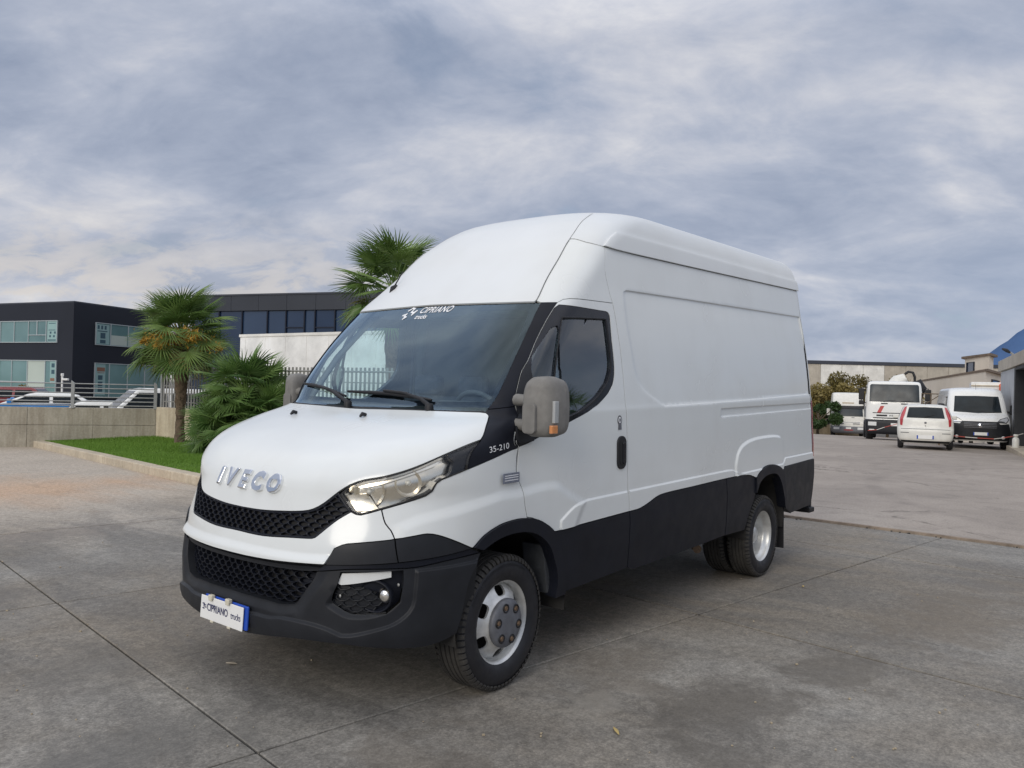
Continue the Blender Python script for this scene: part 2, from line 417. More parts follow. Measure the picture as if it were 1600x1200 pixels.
M['trunk'] = plain('fibrous_palm_trunk', (0.135, 0.098, 0.066), 0.95, var=0.5, scale=18, bump=0.8, bscale=40)
M['bark'] = plain('twig_bark', (0.10, 0.075, 0.05), 0.9, var=0.3)

def cladding(name, col, rough=0.45, var=0.12):
    t = NT(name)
    co = t.coord('World')
    n = t.noise(co, 0.25, 4, 0.5)
    t.set(Base_Color=t.ramp(n, [(0.3, tuple(c*(1-var) for c in col)), (0.7, tuple(c*(1+var) for c in col))]), Roughness=rough, Specular_IOR_Level=0.3)
    return t.m
M['clad'] = cladding('black_facade_panel', (0.017, 0.020, 0.029), 0.55)
M['clad_b'] = cladding('anthracite_facade_panel', (0.040, 0.045, 0.056), 0.5)
M['coping'] = cladding('parapet_capping', (0.06, 0.065, 0.08), 0.4)
M['frame_g'] = cladding('aluminium_frame', (0.42, 0.47, 0.48), 0.4)
M['frame_d'] = cladding('dark_mullion', (0.012, 0.016, 0.03), 0.4)
def pane(name, a, b, rough=0.06):
    t = NT(name)
    oi = t.new('ShaderNodeObjectInfo')
    n = t.noise(t.coord('World'), 0.35, 4, 0.5)
    f = t.math('ADD', t.math('MULTIPLY', n, 0.5), t.math('MULTIPLY', oi.outputs['Random'], 0.55))
    t.set(Base_Color=t.ramp(f, [(0.25, a), (0.8, b)]), Roughness=rough, Specular_IOR_Level=0.7)
    return t.m
M['pane_t'] = pane('teal_window_glass', (0.075, 0.15, 0.155), (0.22, 0.36, 0.355))
M['pane_n'] = pane('navy_window_glass', (0.012, 0.026, 0.060), (0.030, 0.055, 0.105), 0.10)
M['blind'] = cladding('roller_blind', (0.44, 0.50, 0.45), 0.7)
M['poster'] = cladding('window_poster', (0.27, 0.41, 0.40), 0.6)
M['poster_d'] = cladding('poster_print', (0.05, 0.10, 0.13), 0.6)
M['poster_r'] = cladding('poster_red_print', (0.24, 0.13, 0.09), 0.6)
M['galv'] = plain('galvanised_steel', (0.36, 0.365, 0.36), 0.5, 0.4, var=0.15, scale=3)
M['galv_d'] = plain('weathered_galvanised_steel', (0.30, 0.295, 0.28), 0.55, 0.25, var=0.2, scale=3)
M['boxwhite'] = wallmat('truck_box_panel', (0.90, 0.895, 0.86), (0.74, 0.72, 0.67), 0.1)
M['carblue'] = plain('bright_blue_paint', (0.02, 0.20, 0.52), 0.3, coat=0.6, var=0.05)
M['carred'] = plain('dark_red_paint', (0.20, 0.018, 0.022), 0.3, coat=0.6, var=0.05)
M['carnavy'] = plain('navy_paint', (0.012, 0.016, 0.05), 0.3, coat=0.6, var=0.05)
M['cream_pl'] = wallmat('sand_concrete_panel', (0.52, 0.47, 0.39), (0.38, 0.335, 0.27), 0.3)
M['white_pl'] = wallmat('white_wall_panel', (0.84, 0.82, 0.76), (0.66, 0.64, 0.58), 0.15)
M['peach'] = plain('peach_render', (0.85, 0.75, 0.61), 0.9, kind='World', var=0.05, scale=0.5)
M['rooftile'] = plain('brown_roof_tile', (0.20, 0.145, 0.10), 0.85, var=0.3, scale=3)
M['shed'] = plain('grey_shed_sheet', (0.50, 0.51, 0.53), 0.5, 0.2, var=0.08, scale=1)
M['shed_d'] = plain('shed_dark_frame', (0.022, 0.024, 0.028), 0.6)
M['orange'] = plain('orange_tarpaulin', (0.62, 0.12, 0.05), 0.7, var=0.2)
M['redstripe'] = plain('red_paint', (0.45, 0.05, 0.045), 0.4)
M['tape_w'] = plain('white_tape', (0.7, 0.68, 0.65), 0.5)
M['tape_r'] = plain('red_tape', (0.50, 0.10, 0.08), 0.5)
M['stone'] = wallmat('low_wall_stone', (0.46, 0.38, 0.26), (0.28, 0.22, 0.15), 0.4)
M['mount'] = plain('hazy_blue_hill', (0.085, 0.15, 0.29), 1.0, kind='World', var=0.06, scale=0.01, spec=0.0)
M['ground'] = plain('yard_base', (0.14, 0.13, 0.115), 0.95, kind='World')
M['straw'] = plain('dry_leaf', (0.48, 0.36, 0.14), 0.8)

# ------------------------------------------------------------------ object helpers
def link(o, parent=None):
    C.objects.link(o)
    if parent is not None: o.parent = parent
    return o
def empty(name, label, cat, loc=(0, 0, 0), rz=0.0, group=None):
    o = bpy.data.objects.new(name, None)
    o.empty_display_size = 0.2
    link(o)
    o.location = loc; o.rotation_euler = (0, 0, rz)
    o['label'] = label; o['category'] = cat
    if group: o['group'] = group
    return o
def tag(o, label=None, cat=None, group=None, kind=None):
    if label: o['label'] = label
    if cat: o['category'] = cat
    if group: o['group'] = group
    if kind: o['kind'] = kind
    return o

class MB:
    def __init__(s): s.v, s.f, s.sm = [], [], []
    def add(s, vs, fs, smooth=False):
        b = len(s.v)
        s.v += [tuple(map(float, p)) for p in vs]
        s.f += [tuple(i+b for i in f) for f in fs]
        s.sm += [smooth]*len(fs)
        return s
    def box(s, c, d, rz=0.0, rot=None):
        x, y, z = (k/2 for k in d)
        R = Matrix.Rotation(rz, 3, 'Z') if rot is None else rot
        pts = [Vector(c) + R @ Vector(p) for p in ((-x, -y, -z), (x, -y, -z), (x, y, -z), (-x, y, -z), (-x, -y, z), (x, -y, z), (x, y, z), (-x, y, z))]
        return s.add(pts, [(0, 3, 2, 1), (4, 5, 6, 7), (0, 1, 5, 4), (1, 2, 6, 5), (2, 3, 7, 6), (3, 0, 4, 7)])
    def tube(s, pts, r, n=8, caps=True, smooth=True):
        pts = [Vector(p) for p in pts]
        rs = r if isinstance(r, (list, tuple)) else [r]*len(pts)
        rings = []
        up = Vector((0, 0, 1))
        for i, p in enumerate(pts):
            t = (pts[min(i+1, len(pts)-1)] - pts[max(i-1, 0)]).normalized()
            a = t.cross(up)
            if a.length < 1e-3: a = t.cross(Vector((1, 0, 0)))
            a.normalize(); b = t.cross(a)
            rings.append([p + (a*math.cos(2*math.pi*k/n) + b*math.sin(2*math.pi*k/n))*rs[i] for k in range(n)])
        vs = [q for rg in rings for q in rg]
        fs = []
        for i in range(len(pts)-1):
            for k in range(n):
                k2 = (k+1) % n
                fs.append((i*n+k, i*n+k2, (i+1)*n+k2, (i+1)*n+k))
        s.add(vs, fs, smooth)
        if caps:
            s.add(rings[0], [tuple(range(n))]); s.add(rings[-1], [tuple(range(n))[::-1]])
        return s
    def lathe(s, prof, n=48, c=(0, 0, 0), axis='Y', smooth=True, closed=False):
        """prof = [(radius, along axis)]"""
        vs, fs = [], []
        for r, a in prof:
            for k in range(n):
                t = 2*math.pi*k/n
                if axis == 'Y': p = (r*math.cos(t), a, r*math.sin(t))
                elif axis == 'Z': p = (r*math.cos(t), r*math.sin(t), a)
                else: p = (a, r*math.cos(t), r*math.sin(t))
                vs.append((p[0]+c[0], p[1]+c[1], p[2]+c[2]))
        m = len(prof)
        for i in range(m if closed else m-1):
            j = (i+1) % m
            for k in range(n):
                k2 = (k+1) % n
                fs.append((i*n+k, i*n+k2, j*n+k2, j*n+k))
        return s.add(vs, fs, smooth)
    def prism(s, poly, fn, a, b, smooth=False):
        """poly 2-D, fn(p, t) -> 3-D; extruded between t=a and t=b"""
        n = len(poly)
        vs = [fn(p, a) for p in poly] + [fn(p, b) for p in poly]
        fs = [tuple(range(n))[::-1], tuple(range(n, 2*n))] + [(i, (i+1) % n, n+(i+1) % n, n+i) for i in range(n)]
        return s.add(vs, fs, smooth)
    def build(s, name, mat, parent=None, bevel=0.0, seg=2, smooth=None, ang=40):
        me = bpy.data.meshes.new(name)
        me.from_pydata(s.v, [], s.f)
        bm = bmesh.new(); bm.from_mesh(me)
        bmesh.ops.recalc_face_normals(bm, faces=bm.faces)
        bm.to_mesh(me); bm.free()
        me.polygons.foreach_set('use_smooth', [True if smooth else (False if smooth is False else q) for q in s.sm])
        me.materials.append(M[mat] if isinstance(mat, str) else mat)
        o = bpy.data.objects.new(name, me)
        link(o, parent)
        if bevel:
            md = o.modifiers.new('bevel', 'BEVEL')
            md.width = bevel; md.segments = seg; md.limit_method = 'ANGLE'; md.angle_limit = math.radians(ang)
            md.harden_normals = False
            me.polygons.foreach_set('use_smooth', [False]*len(me.polygons))
        return o
def copy_tree(root, loc, rz=None, label=None):
    r = root.copy(); C.objects.link(r); r.location = loc
    if rz is not None: r.rotation_euler = (0, 0, rz)
    if label: r['label'] = label
    for ch in list(root.children):
        c = ch.copy(); C.objects.link(c); c.parent = r
        for g in list(ch.children):
            d = g.copy(); C.objects.link(d); d.parent = c
    return r
def text_mesh(txt, size, bold=0.0, depth=0.0, shear=0.0, align='CENTER', bev=0.0, spacing=1.0, res=8):
    cu = bpy.data.curves.new('t', 'FONT')
    cu.body = txt; cu.size = size; cu.align_x = align; cu.align_y = 'CENTER'
    cu.offset = bold; cu.extrude = depth; cu.shear = shear; cu.bevel_depth = bev; cu.bevel_resolution = 1
    cu.space_character = spacing; cu.resolution_u = res
    o = bpy.data.objects.new('t', cu)
    C.objects.link(o)
    dg = bpy.context.evaluated_depsgraph_get(); dg.update()
    me = bpy.data.meshes.new_from_object(o.evaluated_get(dg))
    v = [tuple(p.co) for p in me.vertices]; f = [tuple(p.vertices) for p in me.polygons]
    bpy.data.objects.remove(o); bpy.data.curves.remove(cu); bpy.data.meshes.remove(me)
    return v, f

# ================================================================== SETTING
def struct(o): o['kind'] = 'structure'; return o
# base terrain out to the horizon
mb = MB()
for i in range(16):
    a0, a1 = i*math.pi/8, (i+1)*math.pi/8
    P = [(-20+r*math.cos(a), -20+r*math.sin(a), z) for r, z in ((0.1, -1.75), (90, -1.75), (600, -1.9), (4500, -6)) for a in (a0, a1)]
    mb.add(P, [(0, 2, 3, 1), (2, 4, 5, 3), (4, 6, 7, 5)])
struct(mb.build('ground', 'ground'))

def az(x):                                    # the far yard falls away gently
    return 0.0 if x > -22 else (-0.022*(-22-x) if x > -35 else -0.286-0.042*(-35-x))
def ymin(x): return -4.0-0.40*max(0, -7-x)
def strip_x(y): return -7.04+0.058*(y+0.04)
mb = MB()
xs = [0.02, 4, 8, 12, 15, 18, 21, 24, 27, 30, 34, 38, 44, 52, 60, 70, 85]
rows = []
for dx_ in xs:
    row = []
    for k in range(9):
        t = k/8
        x0 = -7.0-dx_
        y = ymin(x0)*(1-t)+42*t
        x = strip_x(y)-dx_ if dx_ < 8 else x0
        row.append((x, y, az(x)-0.004))
    rows.append(row)
vs = [p for r in rows for p in r]
fs = [(i*9+k, i*9+k+1, (i+1)*9+k+1, (i+1)*9+k) for i in range(len(xs)-1) for k in range(8)]
mb.add(vs, fs, True)
asph = mb.build('asphalt_yard', 'asphalt')
struct(asph)

# concrete apron of sawn slabs; joints are real gaps over a sunken bed
yard = MB().box((2.2, 0.0, -0.075), (18.6, 36, 0.02)).build('concrete_apron', 'joint')
struct(yard)
E1, E2, O0, SA, SB, GAP = (-0.9905, 0.1373), (0.1300, 0.9915), (1.24, 0.64), 3.30, 2.985, 0.0062
def clip(poly, f):
    out = []
    for i, p in enumerate(poly):
        q = poly[(i+1) % len(poly)]
        a, b = f(p), f(q)
        if a >= 0: out.append(p)
        if a*b < 0:
            t = a/(a-b); out.append((p[0]+(q[0]-p[0])*t, p[1]+(q[1]-p[1])*t))
    return out
for i in range(-3, 3):
    for j in range(-6, 5):
        # old saw cuts: some have opened and chipped wider than others
        gx = lambda k: 0.0115 if k in (1, 2) else GAP
        gy = lambda k: 0.0110 if k < 0 else GAP
        ux0, ux1 = i*SA+gx(i), (i+1)*SA-gx(i+1)
        uy0, uy1 = j*SB+gy(j), (j+1)*SB-gy(j+1)
        q = [(O0[0]+a*E1[0]+b*E2[0], O0[1]+a*E1[1]+b*E2[1]) for a, b in ((ux0, uy0), (ux1, uy0), (ux1, uy1), (ux0, uy1))]
        cx = sum(p[0] for p in q)/4; cy = sum(p[1] for p in q)/4
        if cx < -4.4 and cy < -5.0: continue
        q = clip(q, lambda p: p[0]-strip_x(p[1])-0.05)
        q = clip(q, lambda p: p[0]+6.2 if p[1] < -4.6 else 1)
        if len(q) < 3: continue
        dz_ = rng.uniform(-0.0015, 0.0015)
        o = MB().prism(q, lambda p, t: (p[0], p[1], t), -0.06, dz_).build('slab', 'slab', yard, bevel=0.004, seg=1)
# steel-edged expansion strip between the apron and the asphalt
mb = MB()
ys = np.arange(-3.9, 16, 1.4)
for y0, y1 in zip(ys[:-1], ys[1:]):
    j0, j1 = rng.uniform(-.003, .003, 2)
    P = [(strip_x(y0)-0.02+j0, y0), (strip_x(y0)+0.035+j0, y0), (strip_x(y1)+0.035+j1, y1), (strip_x(y1)-0.02+j1, y1)]
    mb.prism(P, lambda p, t: (p[0], p[1], t), -0.05, 0.026)
t_ = NT('rusty_edge_strip'); co = t_.coord('World')
t_.set(Base_Color=t_.ramp(t_.noise(co, 3.0, 6, 0.7), [(0.30, (0.11, 0.085, 0.065)), (0.62, (0.33, 0.265, 0.205))]), Roughness=0.85)
M['strip'] = t_.m
struct(mb.build('expansion_strip', 'strip'))
mb = MB()
for k in range(90):                       # grit that has collected along the strip
    y = rng.uniform(-3.5, 8); x = strip_x(y)+0.055+abs(rng.normal(0, .02)); s = rng.uniform(.005, .016)
    mb.box((x, y, s*.3), (s, s*1.3, s*.8), rng.uniform(0, 3))
tag(mb.build('grit', 'joint'), kind='stuff')

# lower car park behind the wall
mb = MB().add([(-6.5, -5.0, -0.6), (-6.5, -13.9, -0.6), (6, -20.5, -0.6), (0, -90, -0.6), (-70, -90, -0.6), (-60, -27.5, -0.6), (-30, -15.5, -0.6)], [(0, 1, 2, 3, 4, 5, 6)])
struct(mb.build('car_park', 'asphalt'))

# ---- kerb and lawn
KP = [(-4.06, -16.41), (-3.82, -14.08), (-3.55, -11.41), (-3.30, -9.06), (-3.17, -7.54), (-3.02, -5.6), (-2.95, -4.6)]
def along(P, s):
    for a, b in zip(P[:-1], P[1:]):
        L = math.dist(a, b)
        if s <= L: return (a[0]+(b[0]-a[0])*s/L, a[1]+(b[1]-a[1])*s/L)
        s -= L
    return P[-1]
KL = sum(math.dist(a, b) for a, b in zip(KP[:-1], KP[1:]))
kerb = bpy.data.objects.new('kerb', None); link(kerb); kerb['kind'] = 'structure'
s = 0.0
while s < KL-0.1:
    L = min(1.0, KL-s)
    a, b = along(KP, s+0.006), along(KP, s+L-0.006)
    d = Vector((b[0]-a[0], b[1]-a[1])).normalized(); n = Vector((-d.y, d.x))
    w = 0.22; h = 0.135+rng.uniform(-.006, .006)
    q = [a, b, (b[0]+n.x*w, b[1]+n.y*w), (a[0]+n.x*w, a[1]+n.y*w)]
    MB().prism(q, lambda p, t: (p[0], p[1], t), -0.04, h).build('kerb_stone', 'kerb', kerb, bevel=0.018, seg=2)
    s += L
WA, WC, WE = (-3.44, -16.01), (-6.10, -14.43), (-6.38, -4.2)
def lawn_z(x, y):
    # rises from the kerb to the wall
    kx = np.interp(y, [p[1] for p in KP], [p[0] for p in KP])-0.2
    t = np.clip((kx-x)/2.0, 0, 1)
    return 0.115+0.10*t
mb = MB()
NY, NX = 26, 8
for i in range(NY+1):
    y = -16.6+12.0*i/NY
    kx = float(np.interp(y, [p[1] for p in KP], [p[0] for p in KP]))-0.19
    for k in range(NX+1):
        x = kx+(-6.5-kx)*k/NX
        mb.v.append((x, y, float(lawn_z(x, y))))
for i in range(NY):
    for k in range(NX):
        a = i*(NX+1)+k
        mb.f.append((a, a+1, a+NX+2, a+NX+1)); mb.sm.append(True)
struct(mb.build('lawn', 'soil'))
N = 95000
yy = -16.5+11.5*rng.random(N)**1.0
kx = np.interp(yy, [p[1] for p in KP], [p[0] for p in KP])-0.20
wx = np.where(yy < -14.43, -3.44+(yy+16.01)*(-2.66/1.58), -6.10-(yy+14.43)*0.027)
ok = wx < kx-0.05
yy, kx, wx = yy[ok], kx[ok], wx[ok]
xx = kx+(wx+0.04-kx)*rng.random(len(yy))
zz = lawn_z(xx, yy)
n = len(xx)
ang = rng.uniform(0, 2*np.pi, n); h = rng.uniform(.025, .062, n)*(1+0.35*np.sin(xx*3.1+yy*1.7)); w = rng.uniform(.004, .0075, n)
le = rng.uniform(-.025, .025, (n, 2))
V = np.zeros((n, 3, 3))
V[:, 0] = np.stack([xx-w*np.cos(ang), yy-w*np.sin(ang), zz], 1)
V[:, 1] = np.stack([xx+w*np.cos(ang), yy+w*np.sin(ang), zz], 1)
V[:, 2] = np.stack([xx+le[:, 0], yy+le[:, 1], zz+h], 1)
def raw_mesh(name, V, k, mat, parent=None):
    """V: (n, k, 3) -> one mesh of n k-gons"""
    n = len(V)
    me = bpy.data.meshes.new(name)
    me.vertices.add(n*k); me.vertices.foreach_set('co', np.ascontiguousarray(V, dtype=np.float32).ravel())
    me.loops.add(n*k); me.loops.foreach_set('vertex_index', np.arange(n*k, dtype=np.int32))
    me.polygons.add(n); me.polygons.foreach_set('loop_start', np.arange(0, n*k, k, dtype=np.int32))
    me.update(calc_edges=True)
    me.materials.append(M[mat])
    o = bpy.data.objects.new(name, me)
    return link(o, parent)
tag(raw_mesh('grass', V, 3, 'grass'), kind='stuff')

# ---- boundary walls
def wall_run(root, P0, P1, z0, z1, courses, plen, mat, th, jit=0.0):
    d = Vector((P1[0]-P0[0], P1[1]-P0[1])); L = d.length; d.normalize(); n = Vector((-d.y, d.x))
    k = max(1, round(L/plen))
    for i in range(k):
        a, b = L*i/k+0.0015, L*(i+1)/k-0.0015
        for (za, zb) in zip(courses[:-1], courses[1:]):
            off = rng.uniform(-jit, jit)
            c = Vector(P0)+d*(a+b)/2+n*(th/2+off)
            MB().box((c.x, c.y, (za+zb)/2), (b-a, th, zb-za-0.006), math.atan2(d.y, d.x)).build('panel', mat, root, bevel=0.006, seg=1)
dA = Vector((WC[0]-WA[0], WC[1]-WA[1])).normalized()
WL = (WA[0]-dA.x*6, WA[1]-dA.y*6)
nA = Vector((-dA.y, dA.x))
low_wall = empty('boundary_wall', 'low stained grey concrete wall carrying the tubular railing behind the lawn', 'wall', (0, 0, 0))
# wall A's face points to the camera; its body lies behind it
wall_run(low_wall, WL, WC, -0.1, 0.885, (-0.1, 0.49, 0.885), 1.22, 'wall_a', 0.24, 0.006)
side_wall = empty('boundary_wall', 'low tan streaked concrete wall carrying the barred fence behind the palms', 'wall', (0, 0, 0))
wall_run(side_wall, WC, WE, 0.0, 0.925, (-0.5, 0.925), 2.4, 'wall_b', 0.24)

railing = empty('railing', 'galvanised railing of six thin horizontal tubes on the grey wall', 'railing')
for z in (0.935, 1.03, 1.125, 1.22, 1.325, 1.425):
    a = Vector(WC)-nA*0.10*0; b = Vector(WL)
    MB().tube([(a.x-nA.x*-0.0+0.0, a.y, z), (b.x, b.y, z)], 0.014, 6).build('rail', 'galv', railing)
for t in (0.02, 1.72, 3.55, 5.4, 7.2, 9.0):
    p = Vector(WC)-dA*t
    mb = MB().prism([(-.035, .87), (.035, .87), (.035, 1.50), (-.035, 1.44)], lambda q, w: (p.x+dA.x*-q[0]+nA.x*w, p.y-dA.y*q[0]+nA.y*w, q[1]), -0.02, 0.02)
    mb.build('post', 'galv', railing, bevel=0.004, seg=1)

fence = empty('fence', 'grey steel fence of upright bars on the tan wall behind the palms', 'fence')
dF = Vector((WE[0]-WC[0], WE[1]-WC[1])); LF = dF.length; dF.normalize(); nF = Vector((-dF.y, dF.x))
bar = MB().box((0, 0, 0.47), (0.010, 0.058, 0.98))
bar0 = bar.build('bar', 'galv_d', fence, bevel=0.003, seg=1)
k = 0; t = 0.10
rz = math.atan2(dF.y, dF.x)-math.pi/2
while t < LF-0.05:
    o = bar0 if k == 0 else bar0.copy()
    if k: C.objects.link(o); o.parent = fence
    p = Vector(WC)+dF*t+nF*0.0
    o.location = (p.x-0.12, p.y, 0.915+rng.uniform(-.004, .004)); o.rotation_euler = (0, 0, rz)
    k += 1; t += 0.115
for z in (1.06, 1.24, 1.42, 1.60, 1.80):
    a = Vector(WC)+dF*0.05; b = Vector(WC)+dF*LF
    MB().tube([(a.x-0.125, a.y, z), (b.x-0.125, b.y, z)], 0.012 if z < 1.7 else 0.02, 6).build('cross_rail', 'galv_d', fence)
t = 0.03
while t < LF:
    p = Vector(WC)+dF*t
    MB().box((p.x-0.12, p.y, 1.40), (0.07, 0.06, 1.0), rz).build('post', 'galv', fence, bevel=0.006, seg=1)
    t += 2.05

# ---- fan palms
def fan_mesh(name, R, pet, nseg, spread, droop, mat, seed, pitch=.22):
    r_ = np.random.default_rng(seed)
    mb = MB()
    # petiole, arching a little
    pp = [(pet*t, 0, 0.06*pet*math.sin(t*math.pi)) for t in (0, .35, .7, 1.0)]
    mb.tube(pp, [.016, .012, .010, .009], 5, caps=False)
    cB, sB = math.cos(pitch), math.sin(pitch)
    sp = math.radians(spread)
    da = sp/nseg
    for k in range(nseg):
        a = -sp/2+da*(k+.5)+r_.normal(0, .012)
        L = R*(1-0.22*abs(a/(sp/2))**2.2)*r_.uniform(.92, 1.04)
        jn = .42*R
        dr = droop*(0.6+0.8*r_.random())
        tip = r_.uniform(.0, .22)
        vs = []
        for f in (0.05, .38, .62, .84, 1.0):
            r = f*L
            hw = (math.tan(da/2)*min(r, jn)*1.02) if r <= jn*1.02 else math.tan(da/2)*jn*max(0.0, (1-(r-jn)/(L-jn)))**0.75*0.80
            hw = max(hw, .0012)
            zc = -dr*R*f*f-(tip*R*max(0, f-.75)**1.5)+0.10*R*(abs(a)/(sp/2))**2*f
            ca, sa = math.cos(a), math.sin(a)
            fold = hw*0.55
            for sgn, z_ in ((-1, -fold), (0, fold*.6), (1, -fold)):
                bx_, bz_ = r*ca-sgn*hw*sa, zc+z_
                vs.append((pet+bx_*cB+bz_*sB, r*sa+sgn*hw*ca, -bx_*sB+bz_*cB))
        fs = []
        for i in range(4):
            b = 3*i
            fs += [(b, b+1, b+4, b+3), (b+1, b+2, b+5, b+4)]
        mb.add(vs, fs, False)
    me_o = mb.build(name, mat)
    me = me_o.data
    bpy.data.objects.remove(me_o)
    return me
LEAF = [fan_mesh('leaf', .60, .58, 28, 240, .14, 'palm', 1), fan_mesh('leaf', .56, .64, 26, 220, .26, 'palm', 2, .4), fan_mesh('leaf', .62, .50, 30, 255, .08, 'palm', 3)]
LEAFY = [fan_mesh('leaf', .58, .50, 24, 200, .34, 'palm_y', 4)]
LEAFB = [fan_mesh('leaf', .42, .40, 19, 210, .10, 'bush', 5), fan_mesh('leaf', .38, .46, 17, 190, .18, 'bush', 6), fan_mesh('leaf', .45, .36, 20, 225, .06, 'bush', 7)]
def put_leaf(root, me, base, yaw, el, roll=0.0, s=1.0):
    o = bpy.data.objects.new('leaf', me)
    link(o, root)
    Rm = Matrix.Rotation(yaw, 4, 'Z') @ Matrix.Rotation(-el, 4, 'Y') @ Matrix.Rotation(roll, 4, 'X')
    o.matrix_local = Matrix.Translation(base) @ Rm @ Matrix.Scale(s, 4)
    return o
def trunk_mesh(root, h, r0, r1, seed, lean=(0, 0)):
    r_ = np.random.default_rng(seed)
    prof = []
    mb = MB()
    n, m = 20, 46
    vs = []
    for i in range(m+1):
        t = i/m
        r = r0+(r1-r0)*min(1, max(0, (t-.25)/.6))**1.1 + (0.035*math.exp(-t*14))
        for k in range(n):
            a = 2*math.pi*k/n
            rr = r*(1+r_.normal(0, .07)+(.12 if (i*3+k*2) % 5 == 0 else 0))
            vs.append((rr*math.cos(a)+lean[0]*t, rr*math.sin(a)+lean[1]*t, h*t))
    fs = [(i*n+k, i*n+(k+1) % n, (i+1)*n+(k+1) % n, (i+1)*n+k) for i in range(m) for k in range(n)]
    mb.add(vs, fs, True)
    # old leaf-base fibres sticking out
    for q in range(260):
        t = r_.random()**.7; a = r_.uniform(0, 2*math.pi)
        r = r0+(r1-r0)*min(1, max(0, (t-.25)/.6))**1.1
        p = Vector((r*math.cos(a)+lean[0]*t, r*math.sin(a)+lean[1]*t, h*t))
        L = r_.uniform(.04, .12); up = r_.uniform(-.9, .9)
        d = Vector((math.cos(a)*.7, math.sin(a)*.7, up)).normalized()
        sd = Vector((-math.sin(a), math.cos(a), 0))*r_.uniform(.006, .014)
        mb.add([p-sd, p+sd, p+d*L], [(0, 1, 2)])
    return mb.build('trunk', 'trunk', root)
def flowers(root, base, yaw, el, L, seed):
    r_ = np.random.default_rng(seed)
    d = Vector((math.cos(yaw)*math.cos(el), math.sin(yaw)*math.cos(el), math.sin(el)))
    mb = MB()
    n = 900
    V = []
    for _ in range(n):
        t = r_.random()**.8
        sp = .20*math.sin(math.pi*min(1, t*.9+.08))
        p = Vector(base)+d*L*t+Vector(r_.normal(0, 1, 3))*sp*.62+Vector((0, 0, -.14*t*t))
        s = r_.uniform(.010, .024)
        q = [p+Vector(r_.normal(0, 1, 3))*s for _ in range(3)]
        V.append(q)
    me = MB()
    for q in V: me.add(q, [(0, 1, 2)])
    me.tube([Vector(base), Vector(base)+d*L*.6, Vector(base)+d*L+Vector((0, 0, -.14))], [.014, .01, .004], 5)
    return me.build('flower_cluster', 'flower', root)
def palm(loc, h, label, seed, nleaf, r0=.085, r1=.17, elmin=-42, group=None, extra=(), flower=True, scale=1.0):
    r_ = np.random.default_rng(seed)
    root = empty('palm_tree', label, 'palm tree', loc)
    trunk_mesh(root, h, r0, r1, seed)
    ga = 2.399963
    for k in range(nleaf):
        t = k/(nleaf-1)
        el = math.radians(86+(elmin-86)*t**1.05)+r_.normal(0, .11)
        yaw = k*ga+r_.normal(0, .15)
        me = LEAFY[0] if (t > .86 and r_.random() < .35) else LEAF[r_.integers(0, 3)]
        b = (0.06*math.cos(yaw), 0.06*math.sin(yaw), h+0.10-0.30*t)
        put_leaf(root, me, b, yaw, el, r_.normal(0, .45), scale*r_.uniform(.88, 1.10))
    for e in extra: put_leaf(root, *e)
    if flower:
        for q, (yw, el) in enumerate(flower): flowers(root, (0.05*math.cos(yw), 0.05*math.sin(yw), h-.02), yw, el, .92, seed+q)
    return root
vis = math.atan2(3.55+13.2, 3.24+6.16)             # yaw from the lawn towards the camera
palm((-5.79, -12.79, 0.19), 2.32, 'fan palm with yellow flower clusters standing alone on the lawn before the walls', 11, 60,
     flower=[(vis-.95, -.02), (vis-.55, -.10), (vis+.25, .12), (vis+.95, -.12)],
     extra=[(LEAF[0], (0.05, 0.08, 2.06), vis+.02, math.radians(-28), .1, .98), (LEAF[1], (0, 0, 2.02), vis-1.45, math.radians(-12), .3, 1.15)])
vis2 = math.atan2(3.55+8.4, 3.24+8.3)
palm((-7.55, -8.05, -0.6), 4.0, 'tall fan palm whose crown rises behind the white van roof', 23, 40, elmin=-35, flower=[], scale=1.06,
     extra=[(LEAF[2], (0, 0, 4.15), vis2-1.35, math.radians(48), .2, 1.1), (LEAF[0], (0, 0, 4.0), vis2-1.5, math.radians(12), .5, 1.1), (LEAFY[0], (0, 0, 3.95), vis2-1.7, math.radians(-14), .2, 1.15)])

def bush_palm(loc, heads, label, seed):
    r_ = np.random.default_rng(seed)
    root = empty('bush_palm', label, 'palm bush', loc)
    for hx, hy, hz, nl, s in heads:
        MB().tube([(hx*.25, hy*.25, -0.05), (hx*.7, hy*.7, hz*.5), (hx, hy, hz)], [.10, .085, .07], 7).build('stem', 'trunk', root)
        for k in range(nl):
            t = k/(nl-1)
            el = math.radians(82-112*t)+r_.normal(0, .1); yaw = k*2.399963+r_.normal(0, .2)
            put_leaf(root, LEAFB[r_.integers(0, 3)], (hx, hy, hz), yaw, el, r_.normal(0, .5), s*r_.uniform(.85, 1.15))
    return root
bush_palm((-5.75, -10.35, 0.17), [(0.10, 0.15, 1.22, 44, 1.15), (-.30, .30, 1.10, 34, 1.05), (.12, -.42, .62, 36, 1.0), (.45, .10, .45, 34, 1.0), (.30, .55, .60, 30, 1.0), (-.1, .75, .75, 26, 1.0), (.25, -.25, .22, 30, .95)],
          'dense clump of low fan palms on the lawn between single palm and white van', 31)

